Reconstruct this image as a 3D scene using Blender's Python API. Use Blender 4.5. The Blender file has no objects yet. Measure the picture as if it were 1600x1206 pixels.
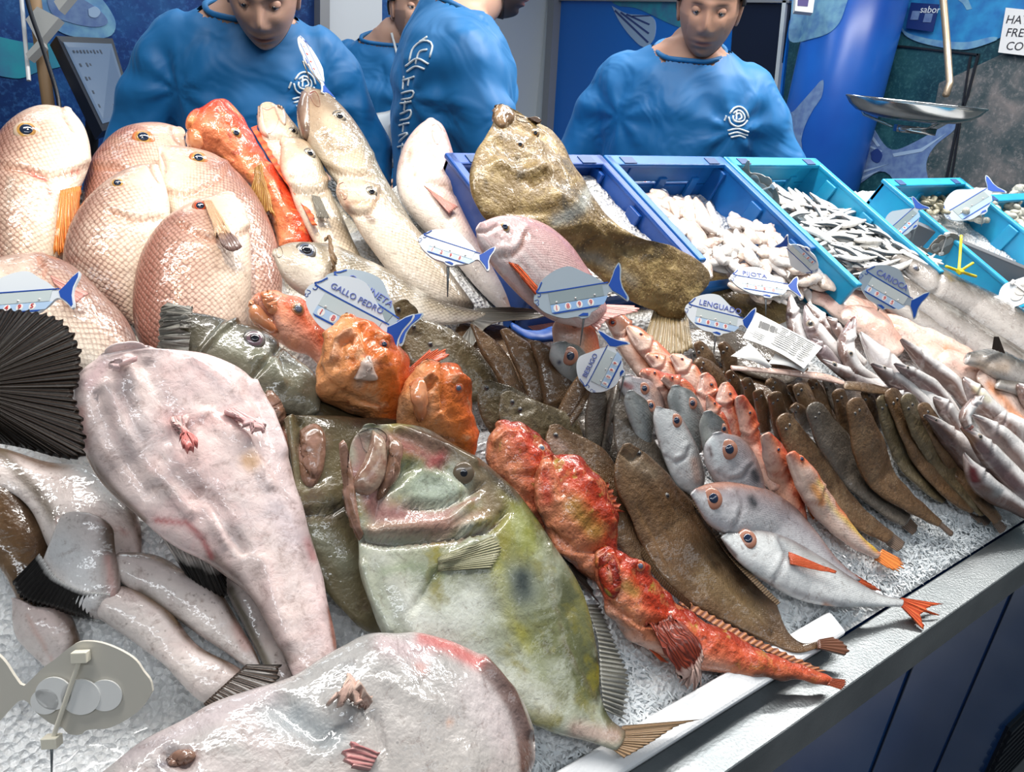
import bpy, math, random
import numpy as np
from mathutils import Vector, Matrix, noise
from mathutils.bvhtree import BVHTree
random.seed(7); rng = np.random.default_rng(7)
scene = bpy.context.scene
COL = scene.collection

# ------------------------------------------------------------------ camera
W, H, FPX = 1600, 1206, 1204.0
PITCH, ROLL, AZ = math.radians(23), math.radians(6.0), math.radians(51.2)
A = np.array
hd = A([math.cos(AZ), math.sin(AZ), 0.]); rt = A([math.sin(AZ), -math.cos(AZ), 0.]); upv = A([0, 0, 1.])
CF = hd*math.cos(PITCH) - upv*math.sin(PITCH)
CU0 = hd*math.sin(PITCH) + upv*math.cos(PITCH)
CR = rt*math.cos(ROLL) + CU0*math.sin(ROLL)
CU = -rt*math.sin(ROLL) + CU0*math.cos(ROLL)
CAM = A([0., 0., 1.5])
cd = bpy.data.cameras.new('camera'); cam = bpy.data.objects.new('camera', cd); COL.objects.link(cam)
cam.matrix_world = Matrix(((CR[0], CU[0], -CF[0], CAM[0]), (CR[1], CU[1], -CF[1], CAM[1]), (CR[2], CU[2], -CF[2], CAM[2]), (0, 0, 0, 1)))
cd.sensor_fit = 'HORIZONTAL'; cd.sensor_width = 36.0; cd.lens = 36.0*FPX/W; cd.clip_start = 0.02; cd.clip_end = 60
scene.camera = cam

# ------------------------------------------------------------------ light
scene.view_settings.view_transform = 'Standard'; scene.view_settings.look = 'None'
scene.view_settings.exposure = 0.0; scene.view_settings.gamma = 1.0
wd = bpy.data.worlds.new('world'); scene.world = wd; wd.use_nodes = True
wd.node_tree.nodes['Background'].inputs[0].default_value = (0.80, 0.90, 1.0, 1)
wd.node_tree.nodes['Background'].inputs[1].default_value = 0.15

def area(name, loc, target, size, power, col, sy=None):
    l = bpy.data.lights.new(name, 'AREA'); l.energy = power; l.color = col
    l.shape = 'RECTANGLE'; l.size = size; l.size_y = sy or size
    o = bpy.data.objects.new(name, l); COL.objects.link(o); o.location = loc
    d = Vector(target) - Vector(loc); o.rotation_euler = d.to_track_quat('-Z', 'Y').to_euler()
    return o
def spot(name, loc, target, power, col, ang, blend=.5, r=.04):
    l = bpy.data.lights.new(name, 'SPOT'); l.energy = power; l.color = col; l.spot_size = math.radians(ang)
    l.spot_blend = blend; l.shadow_soft_size = r
    o = bpy.data.objects.new(name, l); COL.objects.link(o); o.location = loc
    d = Vector(target) - Vector(loc); o.rotation_euler = d.to_track_quat('-Z', 'Y').to_euler()
    return o
# ceiling strip lights along the counter, and the warm spots that hang over its back row
area('ceiling_strip_lamp', (0.6, 0.9, 3.0), (0.6, 0.7, 0), 2.4, 54, (1.0, 0.97, 0.93), 0.18)
area('ceiling_strip_lamp', (2.6, 1.1, 3.0), (2.4, 0.8, 0), 2.0, 90, (1.0, 0.96, 0.91), 0.18)
area('ceiling_strip_lamp', (1.0, 2.9, 3.0), (1.2, 2.2, 1.0), 2.4, 16, (0.85, 0.94, 1.0), 0.25)
area('ceiling_strip_lamp', (3.4, 3.0, 3.0), (3.4, 2.4, 1.0), 2.0, 26, (0.85, 0.94, 1.0), 0.25)
area('ceiling_strip_lamp', (1.6, -1.4, 3.0), (1.2, 0.0, 0.6), 3.0, 10, (0.9, 0.95, 1.0), 0.4)
area('ceiling_strip_lamp', (-0.5, -0.9, 2.9), (0.2, 0.4, 0.9), 1.8, 13, (0.90, 0.95, 1.0), 0.2)
spot('pendant_spot_lamp', (0.05, 0.62, 2.35), (0.27, 1.17, 1.25), 34, (1.0, 0.80, 0.52), 46, .7)
spot('pendant_spot_lamp', (0.75, 0.75, 2.45), (0.78, 1.08, 1.2), 26, (1.0, 0.80, 0.55), 44, .8)
spot('pendant_spot_lamp', (1.9, 0.75, 2.5), (1.75, 0.85, 1.1), 36, (1.0, 0.92, 0.82), 60, .8)
# ------------------------------------------------------------------ projection helpers
BETA = math.radians(26)
P0 = A([0., .33, .885]); NI = A([0., -math.sin(BETA), math.cos(BETA)]); TI = A([0., math.cos(BETA), math.sin(BETA)])
def ray(px, py):
    px = np.asarray(px, float); py = np.asarray(py, float)
    d = CF + np.multiply.outer((px-W/2)/FPX, CR) - np.multiply.outer((py-H/2)/FPX, CU)
    return d
def P(px, py, lift=0.0):
    """points where the line of sight meets the sloping display surface raised by lift"""
    d = ray(px, py); o = P0 + np.multiply.outer(np.asarray(lift, float), NI)
    t = ((o-CAM) @ NI)/(d @ NI)
    return CAM + d*t[..., None] if np.ndim(t) else CAM + d*t
def proj(Q):
    v = np.asarray(Q) - CAM; z = v @ CF
    return W/2 + FPX*(v @ CR)/z, H/2 - FPX*(v @ CU)/z, z
def D(px, py, depth):
    return CAM + ray(px, py)*depth if np.ndim(depth) == 0 else CAM + ray(px, py)*np.asarray(depth)[..., None]
def Pl(px, py, p0, n):
    d = ray(px, py); p0 = A(p0, dtype=float); n = A(n, dtype=float)
    return CAM + d*(((p0-CAM) @ n)/(d @ n))[..., None] if np.ndim(px) else CAM + d*(((p0-CAM) @ n)/(d @ n))

# ------------------------------------------------------------------ mesh helpers
def mesh_obj(name, verts, faces, mats, parent=None, smooth=True, origin=None, uv=None, fmat=None, tint=None):
    verts = np.asarray(verts, float)
    if parent is not None: origin = A(parent['_o'])
    elif origin is None:
        origin = verts.mean(0).copy(); origin[2] = verts[:, 2].min()
    me = bpy.data.meshes.new(name)
    me.from_pydata((verts-origin).tolist(), [], [list(map(int, f)) for f in faces])
    if not isinstance(mats, (list, tuple)): mats = [mats]
    for m in mats: me.materials.append(m)
    if smooth: me.polygons.foreach_set('use_smooth', [True]*len(me.polygons))
    if fmat is not None: me.polygons.foreach_set('material_index', list(map(int, fmat)))
    if uv is not None:
        li = np.zeros(len(me.loops), int); me.loops.foreach_get('vertex_index', li)
        for k, nm in enumerate(('UVMap', 'Metres')):
            if k < len(uv):
                l = me.uv_layers.new(name=nm); l.data.foreach_set('uv', np.asarray(uv[k], float)[li].ravel())
    if tint is not None:
        c = me.color_attributes.new('tint', 'FLOAT_COLOR', 'POINT'); c.data.foreach_set('color', np.asarray(tint, float).ravel())
    me.update()
    o = bpy.data.objects.new(name, me); COL.objects.link(o)
    if parent is None: o.location = origin
    else: o.parent = parent
    o['_o'] = [float(x) for x in origin]
    return o
def tag(o, label, cat, group=None, kind=None):
    if label: o['label'] = label
    if cat: o['category'] = cat
    if group: o['group'] = group
    if kind: o['kind'] = kind
    return o
def root(name, loc, label=None, cat=None, group=None):
    o = bpy.data.objects.new(name, None); COL.objects.link(o); o.location = loc; o['_o'] = [float(x) for x in loc]
    o.empty_display_size = .02
    return tag(o, label, cat, group)
class MB:
    """collects shapes that become one mesh"""
    def __init__(s): s.v = []; s.f = []; s.m = []
    def add(s, v, f, m=0):
        n = sum(len(a) for a in s.v); s.v.append(np.asarray(v, float)); s.f += [[i+n for i in q] for q in f]; s.m += [m]*len(f); return s
    def box(s, c, size, R=None, m=0):
        c = A(c, dtype=float); h = A(size, dtype=float)/2
        v = A([[x, y, z] for x in (-1, 1) for y in (-1, 1) for z in (-1, 1)])*h
        if R is not None: v = v @ A(R, dtype=float)
        return s.add(v+c, [[0, 1, 3, 2], [4, 6, 7, 5], [0, 4, 5, 1], [2, 3, 7, 6], [0, 2, 6, 4], [1, 5, 7, 3]], m)
    def tube(s, pts, r, n=10, m=0, caps=True):
        pts = A(pts, dtype=float); k = len(pts); r = np.broadcast_to(np.asarray(r, float), (k,)) if np.ndim(r) < 2 else A(r)
        v = []; prev = None
        for i in range(k):
            t = pts[min(i+1, k-1)]-pts[max(i-1, 0)]; t = t/(np.linalg.norm(t)+1e-9)
            if prev is None:
                a = np.cross(t, [0, 0, 1.]);
                if np.linalg.norm(a) < .1: a = np.cross(t, [1., 0, 0])
            else: a = prev - t*(prev @ t)
            a = a/np.linalg.norm(a); prev = a; b = np.cross(t, a)
            for j in range(n):
                th = 2*math.pi*j/n; ra = r[i] if np.ndim(r) == 1 else r[i][0]; rb = r[i] if np.ndim(r) == 1 else r[i][1]
                v.append(pts[i]+a*ra*math.cos(th)+b*rb*math.sin(th))
        f = [[i*n+j, i*n+(j+1) % n, (i+1)*n+(j+1) % n, (i+1)*n+j] for i in range(k-1) for j in range(n)]
        if caps: f += [list(range(n))[::-1], list(range((k-1)*n, k*n))]
        return s.add(v, f, m)
    def prism(s, poly, o, ex, ey, ez, t, m=0):
        """flat outline (2D) at o in axes ex, ey, thickness t along ez"""
        o = A(o, dtype=float); n = len(poly); b = [o+A(ex)*p[0]+A(ey)*p[1] for p in poly]
        return s.add(b+[q+A(ez)*t for q in b], [list(range(n))[::-1], list(range(n, 2*n))]+[[i, (i+1) % n, n+(i+1) % n, n+i] for i in range(n)], m)
    def build(s, name, mats, parent=None, smooth=False, **k):
        return mesh_obj(name, np.vstack(s.v), s.f, mats, parent, smooth, fmat=s.m, **k)
def bevel(o, w=.002, seg=2):
    m = o.modifiers.new('bevel', 'BEVEL'); m.width = w; m.segments = seg; m.limit_method = 'ANGLE'; return o
def ellipsoid(c, r, R=None, nu=16, nv=10):
    v = []; f = []
    for i in range(nv+1):
        ph = math.pi*i/nv
        for j in range(nu):
            th = 2*math.pi*j/nu; v.append([math.sin(ph)*math.cos(th)*r[0], math.sin(ph)*math.sin(th)*r[1], math.cos(ph)*r[2]])
    for i in range(nv):
        for j in range(nu): f.append([i*nu+j, (i+1)*nu+j, (i+1)*nu+(j+1) % nu, i*nu+(j+1) % nu])
    v = A(v)
    if R is not None: v = v @ A(R, dtype=float)
    return v+A(c, dtype=float), f

def catmull(pts, n):
    """smooth resample of a polyline to n points, even by length"""
    p = A(pts, dtype=float)
    if len(p) == 2:
        t = np.linspace(0, 1, n)[:, None]; return p[0]*(1-t)+p[1]*t
    q = np.vstack([2*p[0]-p[1], p, 2*p[-1]-p[-2]]); out = []
    for i in range(1, len(q)-2):
        for t in np.linspace(0, 1, 12, endpoint=False):
            a, b, c, d = q[i-1], q[i], q[i+1], q[i+2]
            out.append(.5*((2*b)+(-a+c)*t+(2*a-5*b+4*c-d)*t*t+(-a+3*b-3*c+d)*t**3))
    out.append(p[-1]); out = A(out)
    s = np.r_[0, np.cumsum(np.linalg.norm(np.diff(out, axis=0)[:, :2], axis=1))]; u = np.linspace(0, s[-1], n)
    return np.stack([np.interp(u, s, out[:, k]) for k in range(out.shape[1])], 1)
def dist_poly(x, y, poly):
    """distance of points to a polyline (pixels)"""
    poly = A(poly, dtype=float)
    if len(poly) == 1: return np.hypot(x-poly[0, 0], y-poly[0, 1])
    best = np.full(x.shape, 1e9)
    for (ax, ay), (bx, by) in zip(poly[:-1, :2], poly[1:, :2]):
        dx, dy = bx-ax, by-ay; L = dx*dx+dy*dy+1e-9
        t = np.clip(((x-ax)*dx+(y-ay)*dy)/L, 0, 1); best = np.minimum(best, np.hypot(x-ax-t*dx, y-ay-t*dy))
    return best
BVHS = []
def register(verts, faces, lst=None):
    b = BVHTree.FromPolygons([tuple(v) for v in verts], [list(map(int, f)) for f in faces]); (BVHS if lst is None else lst).append(b); return b
def cast(bvh, px, py):
    d = ray(px, py); d = d/np.linalg.norm(d)
    h = bvh.ray_cast(Vector(CAM), Vector(d))
    if h[0] is None: return None
    n = A(h[1]);
    if n @ d > 0: n = -n
    return A(h[0]), n

# ------------------------------------------------------------------ materials
def nodes(name):
    m = bpy.data.materials.new(name); m.use_nodes = True; nt = m.node_tree; return m, nt, nt.nodes['Principled BSDF']
def N(nt, t, **k):
    n = nt.nodes.new(t)
    for a, v in k.items():
        if a == 'inp':
            for i, x in v.items(): n.inputs[i].default_value = x
        else: setattr(n, a, v)
    return n
def ramp(nt, fac, stops):
    n = nt.nodes.new('ShaderNodeValToRGB'); e = n.color_ramp.elements
    while len(e) < len(stops): e.new(.5)
    for q, (p, c) in zip(e, stops):
        q.position = p; q.color = (c[0], c[1], c[2], 1) if hasattr(c, '__len__') else (c, c, c, 1)
    nt.links.new(fac, n.inputs[0]); return n.outputs[0]
def mixc(nt, fac, a, b, mode='MIX'):
    n = nt.nodes.new('ShaderNodeMix'); n.data_type = 'RGBA'; n.blend_type = mode
    for s, v in ((0, fac), (6, a), (7, b)):
        if hasattr(v, 'is_output'): nt.links.new(v, n.inputs[s])
        elif s == 0: n.inputs[0].default_value = v
        else: n.inputs[s].default_value = (*v, 1)
    return n.outputs[2]
def math_(nt, op, a, b=0.0, clamp=False):
    n = nt.nodes.new('ShaderNodeMath'); n.operation = op; n.use_clamp = clamp
    for s, v in ((0, a), (1, b)):
        if hasattr(v, 'is_output'): nt.links.new(v, n.inputs[s])
        else: n.inputs[s].default_value = v
    return n.outputs[0]
def noise_(nt, vec, sc, det=3, rough=.5, dist=0):
    n = nt.nodes.new('ShaderNodeTexNoise'); n.inputs['Scale'].default_value = sc; n.inputs['Detail'].default_value = det
    n.inputs['Roughness'].default_value = rough; n.inputs['Distortion'].default_value = dist
    if vec is not None: nt.links.new(vec, n.inputs['Vector'])
    return n.outputs['Fac']
def objvec(nt, scale=(1, 1, 1)):
    tc = nt.nodes.new('ShaderNodeTexCoord'); oi = nt.nodes.new('ShaderNodeObjectInfo')
    mp = nt.nodes.new('ShaderNodeMapping'); mp.inputs['Scale'].default_value = scale
    nt.links.new(tc.outputs['Object'], mp.inputs['Vector'])
    va = nt.nodes.new('ShaderNodeVectorMath'); va.operation = 'MULTIPLY_ADD'
    cx = nt.nodes.new('ShaderNodeCombineXYZ')
    for i in range(3): nt.links.new(oi.outputs['Random'], cx.inputs[i])
    nt.links.new(cx.outputs[0], va.inputs[0]); va.inputs[1].default_value = (7.3, 3.1, 5.7); nt.links.new(mp.outputs[0], va.inputs[2])
    return va.outputs[0]
def simple(name, col, rough=.5, metal=0, coat=0, bump=None, var=None, spec=.5, em=None, alpha=None, trans=0):
    m, nt, b = nodes(name); b.inputs['Base Color'].default_value = (*col, 1); b.inputs['Roughness'].default_value = rough
    b.inputs['Metallic'].default_value = metal; b.inputs['Coat Weight'].default_value = coat; b.inputs['Coat Roughness'].default_value = .08
    b.inputs['Specular IOR Level'].default_value = spec; b.inputs['Transmission Weight'].default_value = trans
    v = objvec(nt)
    if var:
        f = noise_(nt, v, var[0], 4); nt.links.new(mixc(nt, ramp(nt, f, [(.35, 0.), (.65, 1.)]), col, var[1]), b.inputs['Base Color'])
    if bump:
        bp = N(nt, 'ShaderNodeBump', inp={'Strength': bump[1], 'Distance': .002}); nt.links.new(noise_(nt, v, bump[0], 3), bp.inputs['Height']); nt.links.new(bp.outputs[0], b.inputs['Normal'])
    if em: b.inputs['Emission Color'].default_value = (*em[0], 1); b.inputs['Emission Strength'].default_value = em[1]
    if alpha is not None: b.inputs['Alpha'].default_value = alpha
    return m
def fishmat(name, belly, flank, back, blot=None, blot2=None, scales=None, rough=.32, coat=.6, bump=(120, .25), lump=None, sss=.0, vpos=(.12, .5, .88), streak=None, metal=0.0, speck=None, headcol=None, grain=.3):
    """skin: colour runs from belly (v=0) to back (v=1); blotches, speckles and scales over it; wet coat"""
    m, nt, b = nodes(name)
    uv = N(nt, 'ShaderNodeUVMap', uv_map='UVMap'); sx = N(nt, 'ShaderNodeSeparateXYZ'); nt.links.new(uv.outputs[0], sx.inputs[0])
    v = objvec(nt)
    wob = math_(nt, 'MULTIPLY_ADD', noise_(nt, v, 18, 3), .25); nt.nodes[-1]
    wn = nt.nodes.new('ShaderNodeMath'); wn.operation = 'MULTIPLY_ADD'; nt.links.new(noise_(nt, v, 18, 3), wn.inputs[0]); wn.inputs[1].default_value = .3; wn.inputs[2].default_value = -.15
    vv = math_(nt, 'ADD', sx.outputs[1], wn.outputs[0])
    c = ramp(nt, vv, [(vpos[0], belly), (vpos[1], flank), (vpos[2], back)])
    if headcol:
        hf = ramp(nt, math_(nt, 'ADD', sx.outputs[0], wn.outputs[0]), [(headcol[0]-.04, 1.), (headcol[0]+.05, 0.)]); c = mixc(nt, math_(nt, 'MULTIPLY', hf, headcol[2]), c, headcol[1])
    if streak:   # lengthwise lines: (count across, colour, strength)
        w = math_(nt, 'SINE', math_(nt, 'MULTIPLY', vv, streak[0]*6.283)); c = mixc(nt, math_(nt, 'MULTIPLY', math_(nt, 'GREATER_THAN', w, .3), streak[2]), c, streak[1])
    if blot:     # (scale, colour, lo, hi, amount)
        c = mixc(nt, math_(nt, 'MULTIPLY', ramp(nt, noise_(nt, v, blot[0], 5, .6, .6), [(blot[2], 0.), (blot[3], 1.)]), blot[4]), c, blot[1])
    if blot2:
        c = mixc(nt, math_(nt, 'MULTIPLY', ramp(nt, noise_(nt, v, blot2[0], 4, .6, .3), [(blot2[2], 0.), (blot2[3], 1.)]), blot2[4]), c, blot2[1])
    if speck:
        vo = N(nt, 'ShaderNodeTexVoronoi', inp={'Scale': speck[0]}); nt.links.new(v, vo.inputs['Vector'])
        c = mixc(nt, math_(nt, 'MULTIPLY', ramp(nt, vo.outputs['Distance'], [(speck[2]*.6, 1.), (speck[2], 0.)]), speck[3]), c, speck[1])
    h = noise_(nt, v, bump[0], 3, .6)
    hgt = math_(nt, 'MULTIPLY', h, bump[1])
    if scales:   # (size m, colour, amount, bump)
        u2 = N(nt, 'ShaderNodeUVMap', uv_map='Metres'); mp = N(nt, 'ShaderNodeMapping'); mp.inputs['Scale'].default_value = (1/scales[0], 1/scales[0], 1); mp.inputs['Rotation'].default_value = (0, 0, .785)
        nt.links.new(u2.outputs[0], mp.inputs['Vector'])
        br = N(nt, 'ShaderNodeTexVoronoi', inp={'Scale': 1.0, 'Randomness': .25}); nt.links.new(mp.outputs[0], br.inputs['Vector'])
        sf = ramp(nt, br.outputs['Distance'], [(.3, 0.), (.62, 1.)])
        body = ramp(nt, sx.outputs[0], [(.22, 0.), (.3, 1.)]); sf = math_(nt, 'MULTIPLY', math_(nt, 'MULTIPLY', sf, body), ramp(nt, sx.outputs[1], [(.1, .25), (.7, 1.)]))
        c = mixc(nt, math_(nt, 'MULTIPLY', sf, scales[2]), c, scales[1])
        hgt = math_(nt, 'SUBTRACT', hgt, math_(nt, 'MULTIPLY', sf, scales[3]))
    if lump:
        hgt = math_(nt, 'ADD', hgt, math_(nt, 'MULTIPLY', noise_(nt, v, lump[0], 2), lump[1]))
    at = N(nt, 'ShaderNodeAttribute', attribute_name='tint')
    c = mixc(nt, at.outputs['Alpha'], c, at.outputs['Color'])
    g1 = noise_(nt, v, 75, 4, .7, .5); g2 = noise_(nt, v, 230, 3, .7)
    gg = math_(nt, 'ADD', ramp(nt, g1, [(.3, .30), (.62, .62)]), math_(nt, 'MULTIPLY', ramp(nt, g2, [(.3, 0.), (.7, 1.)]), grain))
    c = mixc(nt, 1.0, c, ramp(nt, gg, [(.30, (.50, .44, .42)), (.58, (.92, .92, .92)), (.95, (1.0, 1.0, 1.0))]), 'MULTIPLY')
    nt.links.new(c, b.inputs['Base Color']); hgt = math_(nt, 'ADD', hgt, math_(nt, 'MULTIPLY', g1, .35))
    bp = N(nt, 'ShaderNodeBump', inp={'Strength': .9, 'Distance': .0032}); b.inputs['Specular IOR Level'].default_value = .32; nt.links.new(hgt, bp.inputs['Height']); nt.links.new(bp.outputs[0], b.inputs['Normal'])
    b.inputs['Roughness'].default_value = rough+.12; b.inputs['Coat Weight'].default_value = min(.9, coat*.95); b.inputs['Coat Roughness'].default_value = .07
    bp2 = N(nt, 'ShaderNodeBump', inp={'Strength': .55, 'Distance': .004}); nt.links.new(noise_(nt, v, 60, 3, .5), bp2.inputs['Height']); nt.links.new(bp2.outputs[0], b.inputs['Coat Normal'])
    b.inputs['Metallic'].default_value = metal
    if sss: b.inputs['Subsurface Weight'].default_value = sss; b.inputs['Subsurface Radius'].default_value = (.02, .008, .005); b.inputs['Subsurface Scale'].default_value = .3
    return m
def finmat(name, c1, c2, tip=None, n=16, rough=.35, trans=0, coat=.3, spec=.3):
    """rayed membrane: u runs across the rays, v from root to tip"""
    m, nt, b = nodes(name)
    uv = N(nt, 'ShaderNodeUVMap', uv_map='UVMap'); sx = N(nt, 'ShaderNodeSeparateXYZ'); nt.links.new(uv.outputs[0], sx.inputs[0])
    w = math_(nt, 'SINE', math_(nt, 'MULTIPLY', sx.outputs[0], n*6.283)); w = math_(nt, 'MULTIPLY_ADD', w, .5); nt.nodes[-1].inputs[2].default_value = .5
    c = mixc(nt, w, c1, c2)
    v = objvec(nt)
    if tip: c = mixc(nt, ramp(nt, math_(nt, 'ADD', sx.outputs[1], math_(nt, 'MULTIPLY', noise_(nt, v, 60, 3), .3)), [(tip[0]+.1, 0.), (tip[0]+.25, 1.)]), c, tip[1])
    nt.links.new(c, b.inputs['Base Color']); b.inputs['Roughness'].default_value = rough+.1; b.inputs['Coat Weight'].default_value = coat; b.inputs['Coat Roughness'].default_value = .1; b.inputs['Specular IOR Level'].default_value = spec
    bp = N(nt, 'ShaderNodeBump', inp={'Strength': .6, 'Distance': .002}); nt.links.new(math_(nt, 'ADD', w, noise_(nt, v, 150, 2)), bp.inputs['Height']); nt.links.new(bp.outputs[0], b.inputs['Normal'])
    return m

# ------------------------------------------------------------------ fish builder
def sellip(th, e):
    c, s = np.cos(th), np.sin(th)
    return np.sign(c)*np.abs(c)**e, np.sign(s)*np.abs(s)**e
def body(name, mat, dor, ven, lift=(.03, .03), thick=.5, N_=64, M=36, pf=None, sculpt=(), paint=(), lump=None, tilt=0.0, cap=(.5, .35), ex=1.0, parent=None, flat=1.0, reg=True, surf=None, label=None, cat='fish', group=None):
    """dor / ven: the two edges of the body as seen (pixels), nose to tail; lift: height of the mid plane over the ice at nose .. tail;
    thick: half-thickness over half-height; pf(s): extra factor along the body. The shape is a full lofted solid lying over the slope."""
    S = surf or P
    Dp = catmull(dor, N_); Vp = catmull(ven, N_)
    s = np.linspace(0, 1, N_); L = np.interp(s, np.linspace(0, 1, len(lift)), lift)
    Dt, Vt = Dp.copy(), Vp.copy()
    mid = S((Dp[:, 0]+Vp[:, 0])/2, (Dp[:, 1]+Vp[:, 1])/2, L)
    depth = (mid-CAM) @ CF
    wpx = np.hypot(*(Dp-Vp).T); b = wpx*depth/FPX/2*thick
    if pf is not None: b = b*A([pf(x) for x in s])
    k = np.ones(5)/5; b = np.convolve(np.pad(b, 2, 'edge'), k, 'valid')
    th = np.linspace(0, 2*math.pi, M, endpoint=False); ct, st = sellip(th, ex)
    nrm = NI if surf is None else S.n
    for it in range(5):
        Dw = S(Dt[:, 0], Dt[:, 1], L+tilt); Vw = S(Vt[:, 0], Vt[:, 1], L-tilt)
        mid = (Dw+Vw)/2; a = (Dw-Vw)/2
        ax = np.gradient(mid, axis=0); ax /= np.linalg.norm(ax, axis=1)[:, None]+1e-9
        nn = np.cross(ax, a); nn /= np.linalg.norm(nn, axis=1)[:, None]+1e-9
        nn *= np.sign(nn @ nrm)[:, None]
        nn = nn*.35+nrm*.65; nn /= np.linalg.norm(nn, axis=1)[:, None]
        hz = np.where(st > 0, 1.0, flat)
        ring = mid[:, None]+a[:, None]*ct[None, :, None]+nn[:, None]*(b[:, None]*(st*hz)[None])[..., None]
        if it == 4: break
        X, Y, _ = proj(ring)
        e = Dp-Vp; el = np.hypot(*e.T)[:, None]+1e-6; e = e/el
        q = X*e[:, :1]+Y*e[:, 1:]
        dd = (Dp*e).sum(1)-q.max(1); dv = (Vp*e).sum(1)-q.min(1)
        gap = ((Dt-Vt)*e).sum(1)+dd-dv; mn = np.maximum(wpx*.25, 1.0); fix = np.where(gap < mn, (mn-gap)/2, 0)
        Dt += (dd+fix)[:, None]*e; Vt += (dv-fix)[:, None]*e
        kk = np.ones(5)/5
        for T in (Dt, Vt):
            for c in (0, 1): T[:, c] = .5*T[:, c]+.5*np.convolve(np.pad(T[:, c], 2, 'reflect', reflect_type='odd'), kk, 'valid')
    rings = []; us = []
    nc = 5
    def caprings(i, dirn, f):
        out = []
        ext = np.linalg.norm(a[i])*f
        for j in range(1, nc+1):
            ph = math.pi/2*j/nc; out.append((mid[i]+dirn*ext*math.sin(ph)+(ring[i]-mid[i])*max(math.cos(ph), .04)))
        return out
    d0 = mid[0]-mid[2]; d0 /= np.linalg.norm(d0)+1e-9; d1 = mid[-1]-mid[-3]; d1 /= np.linalg.norm(d1)+1e-9
    allr = caprings(0, d0, cap[0])[::-1]+[r for r in ring]+caprings(N_-1, d1, cap[1])
    us = [0]*nc+list(s)+[1]*nc
    Vt3 = A(allr); K = len(allr)
    verts = Vt3.reshape(-1, 3)
    faces = [[i*M+j, (i+1)*M+j, (i+1)*M+(j+1) % M, i*M+(j+1) % M] for i in range(K-1) for j in range(M)]
    faces += [list(range(M)), list(range((K-1)*M, K*M))[::-1]]
    Ltot = np.linalg.norm(np.diff(mid, axis=0), axis=1).sum()
    uvv = np.stack([np.repeat(us, M), np.tile((1+ct)/2, K)], 1)
    am = np.r_[[np.linalg.norm(a[0])]*nc, np.linalg.norm(a, axis=1), [np.linalg.norm(a[-1])]*nc]
    ul = np.r_[-np.linspace(.01, 0, nc), s*Ltot, Ltot+np.linspace(0, .01, nc)]
    uvm = np.stack([np.repeat(ul, M), (np.repeat(am, M)*np.tile(np.arcsin(np.clip(ct, -1, 1)), K))], 1)
    # normals approx (from ring centre)
    cen = Vt3.mean(1, keepdims=True); nr = (Vt3-cen); nr /= np.linalg.norm(nr, axis=2)[..., None]+1e-9; nr = nr.reshape(-1, 3)
    # better top normal for flattened bodies
    T2 = (nn[:, None]*(st/np.maximum(b[:, None], 1e-4))[..., None]+(a/np.maximum((a**2).sum(1), 1e-9)[:, None])[:, None]*ct[None, :, None]); T2 /= np.linalg.norm(T2, axis=2)[..., None]+1e-9
    nrf = nr.reshape(K, M, 3).copy(); nrf[nc:nc+N_] = T2; nr = nrf.reshape(-1, 3)
    X, Y, Z = proj(verts)
    top = np.clip((nr @ nrm)*3+.6, 0, 1)
    disp = np.zeros(len(verts)); tint = np.zeros((len(verts), 4))
    for q in sculpt:      # (polyline, width px, height m)
        d = dist_poly(X, Y, q[0]); disp += q[2]*np.exp(-(d/q[1])**2)*top
    if lump:
        for (sc, amt) in ([lump] if not isinstance(lump[0], (tuple, list)) else lump):
            sd = random.random()*50
            disp += amt*A([noise.noise(Vector((p[0]*sc+sd, p[1]*sc, p[2]*sc))) for p in verts])
    verts = verts+nr*disp[:, None]
    for q in paint:       # (polyline, width px, colour, strength[, hard])
        d = dist_poly(X, Y, q[0]); w = q[3]*np.clip(1.15*np.exp(-(d/q[1])**(q[4] if len(q) > 4 else 2)), 0, 1)
        na = tint[:, 3]+w*(1-tint[:, 3]); tint[:, :3] = np.where(na[:, None] > 1e-6, (tint[:, :3]*tint[:, 3:]*(1-w[:, None])+A(q[2])[None]*w[:, None])/np.maximum(na[:, None], 1e-6), 0); tint[:, 3] = na
    o = mesh_obj(name, verts, faces, mat, parent, uv=[uvv, uvm], tint=tint)
    if parent is None and label: tag(o, label, cat, group)
    bv = register(verts, faces, None if reg else [])
    return o, bv
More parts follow.
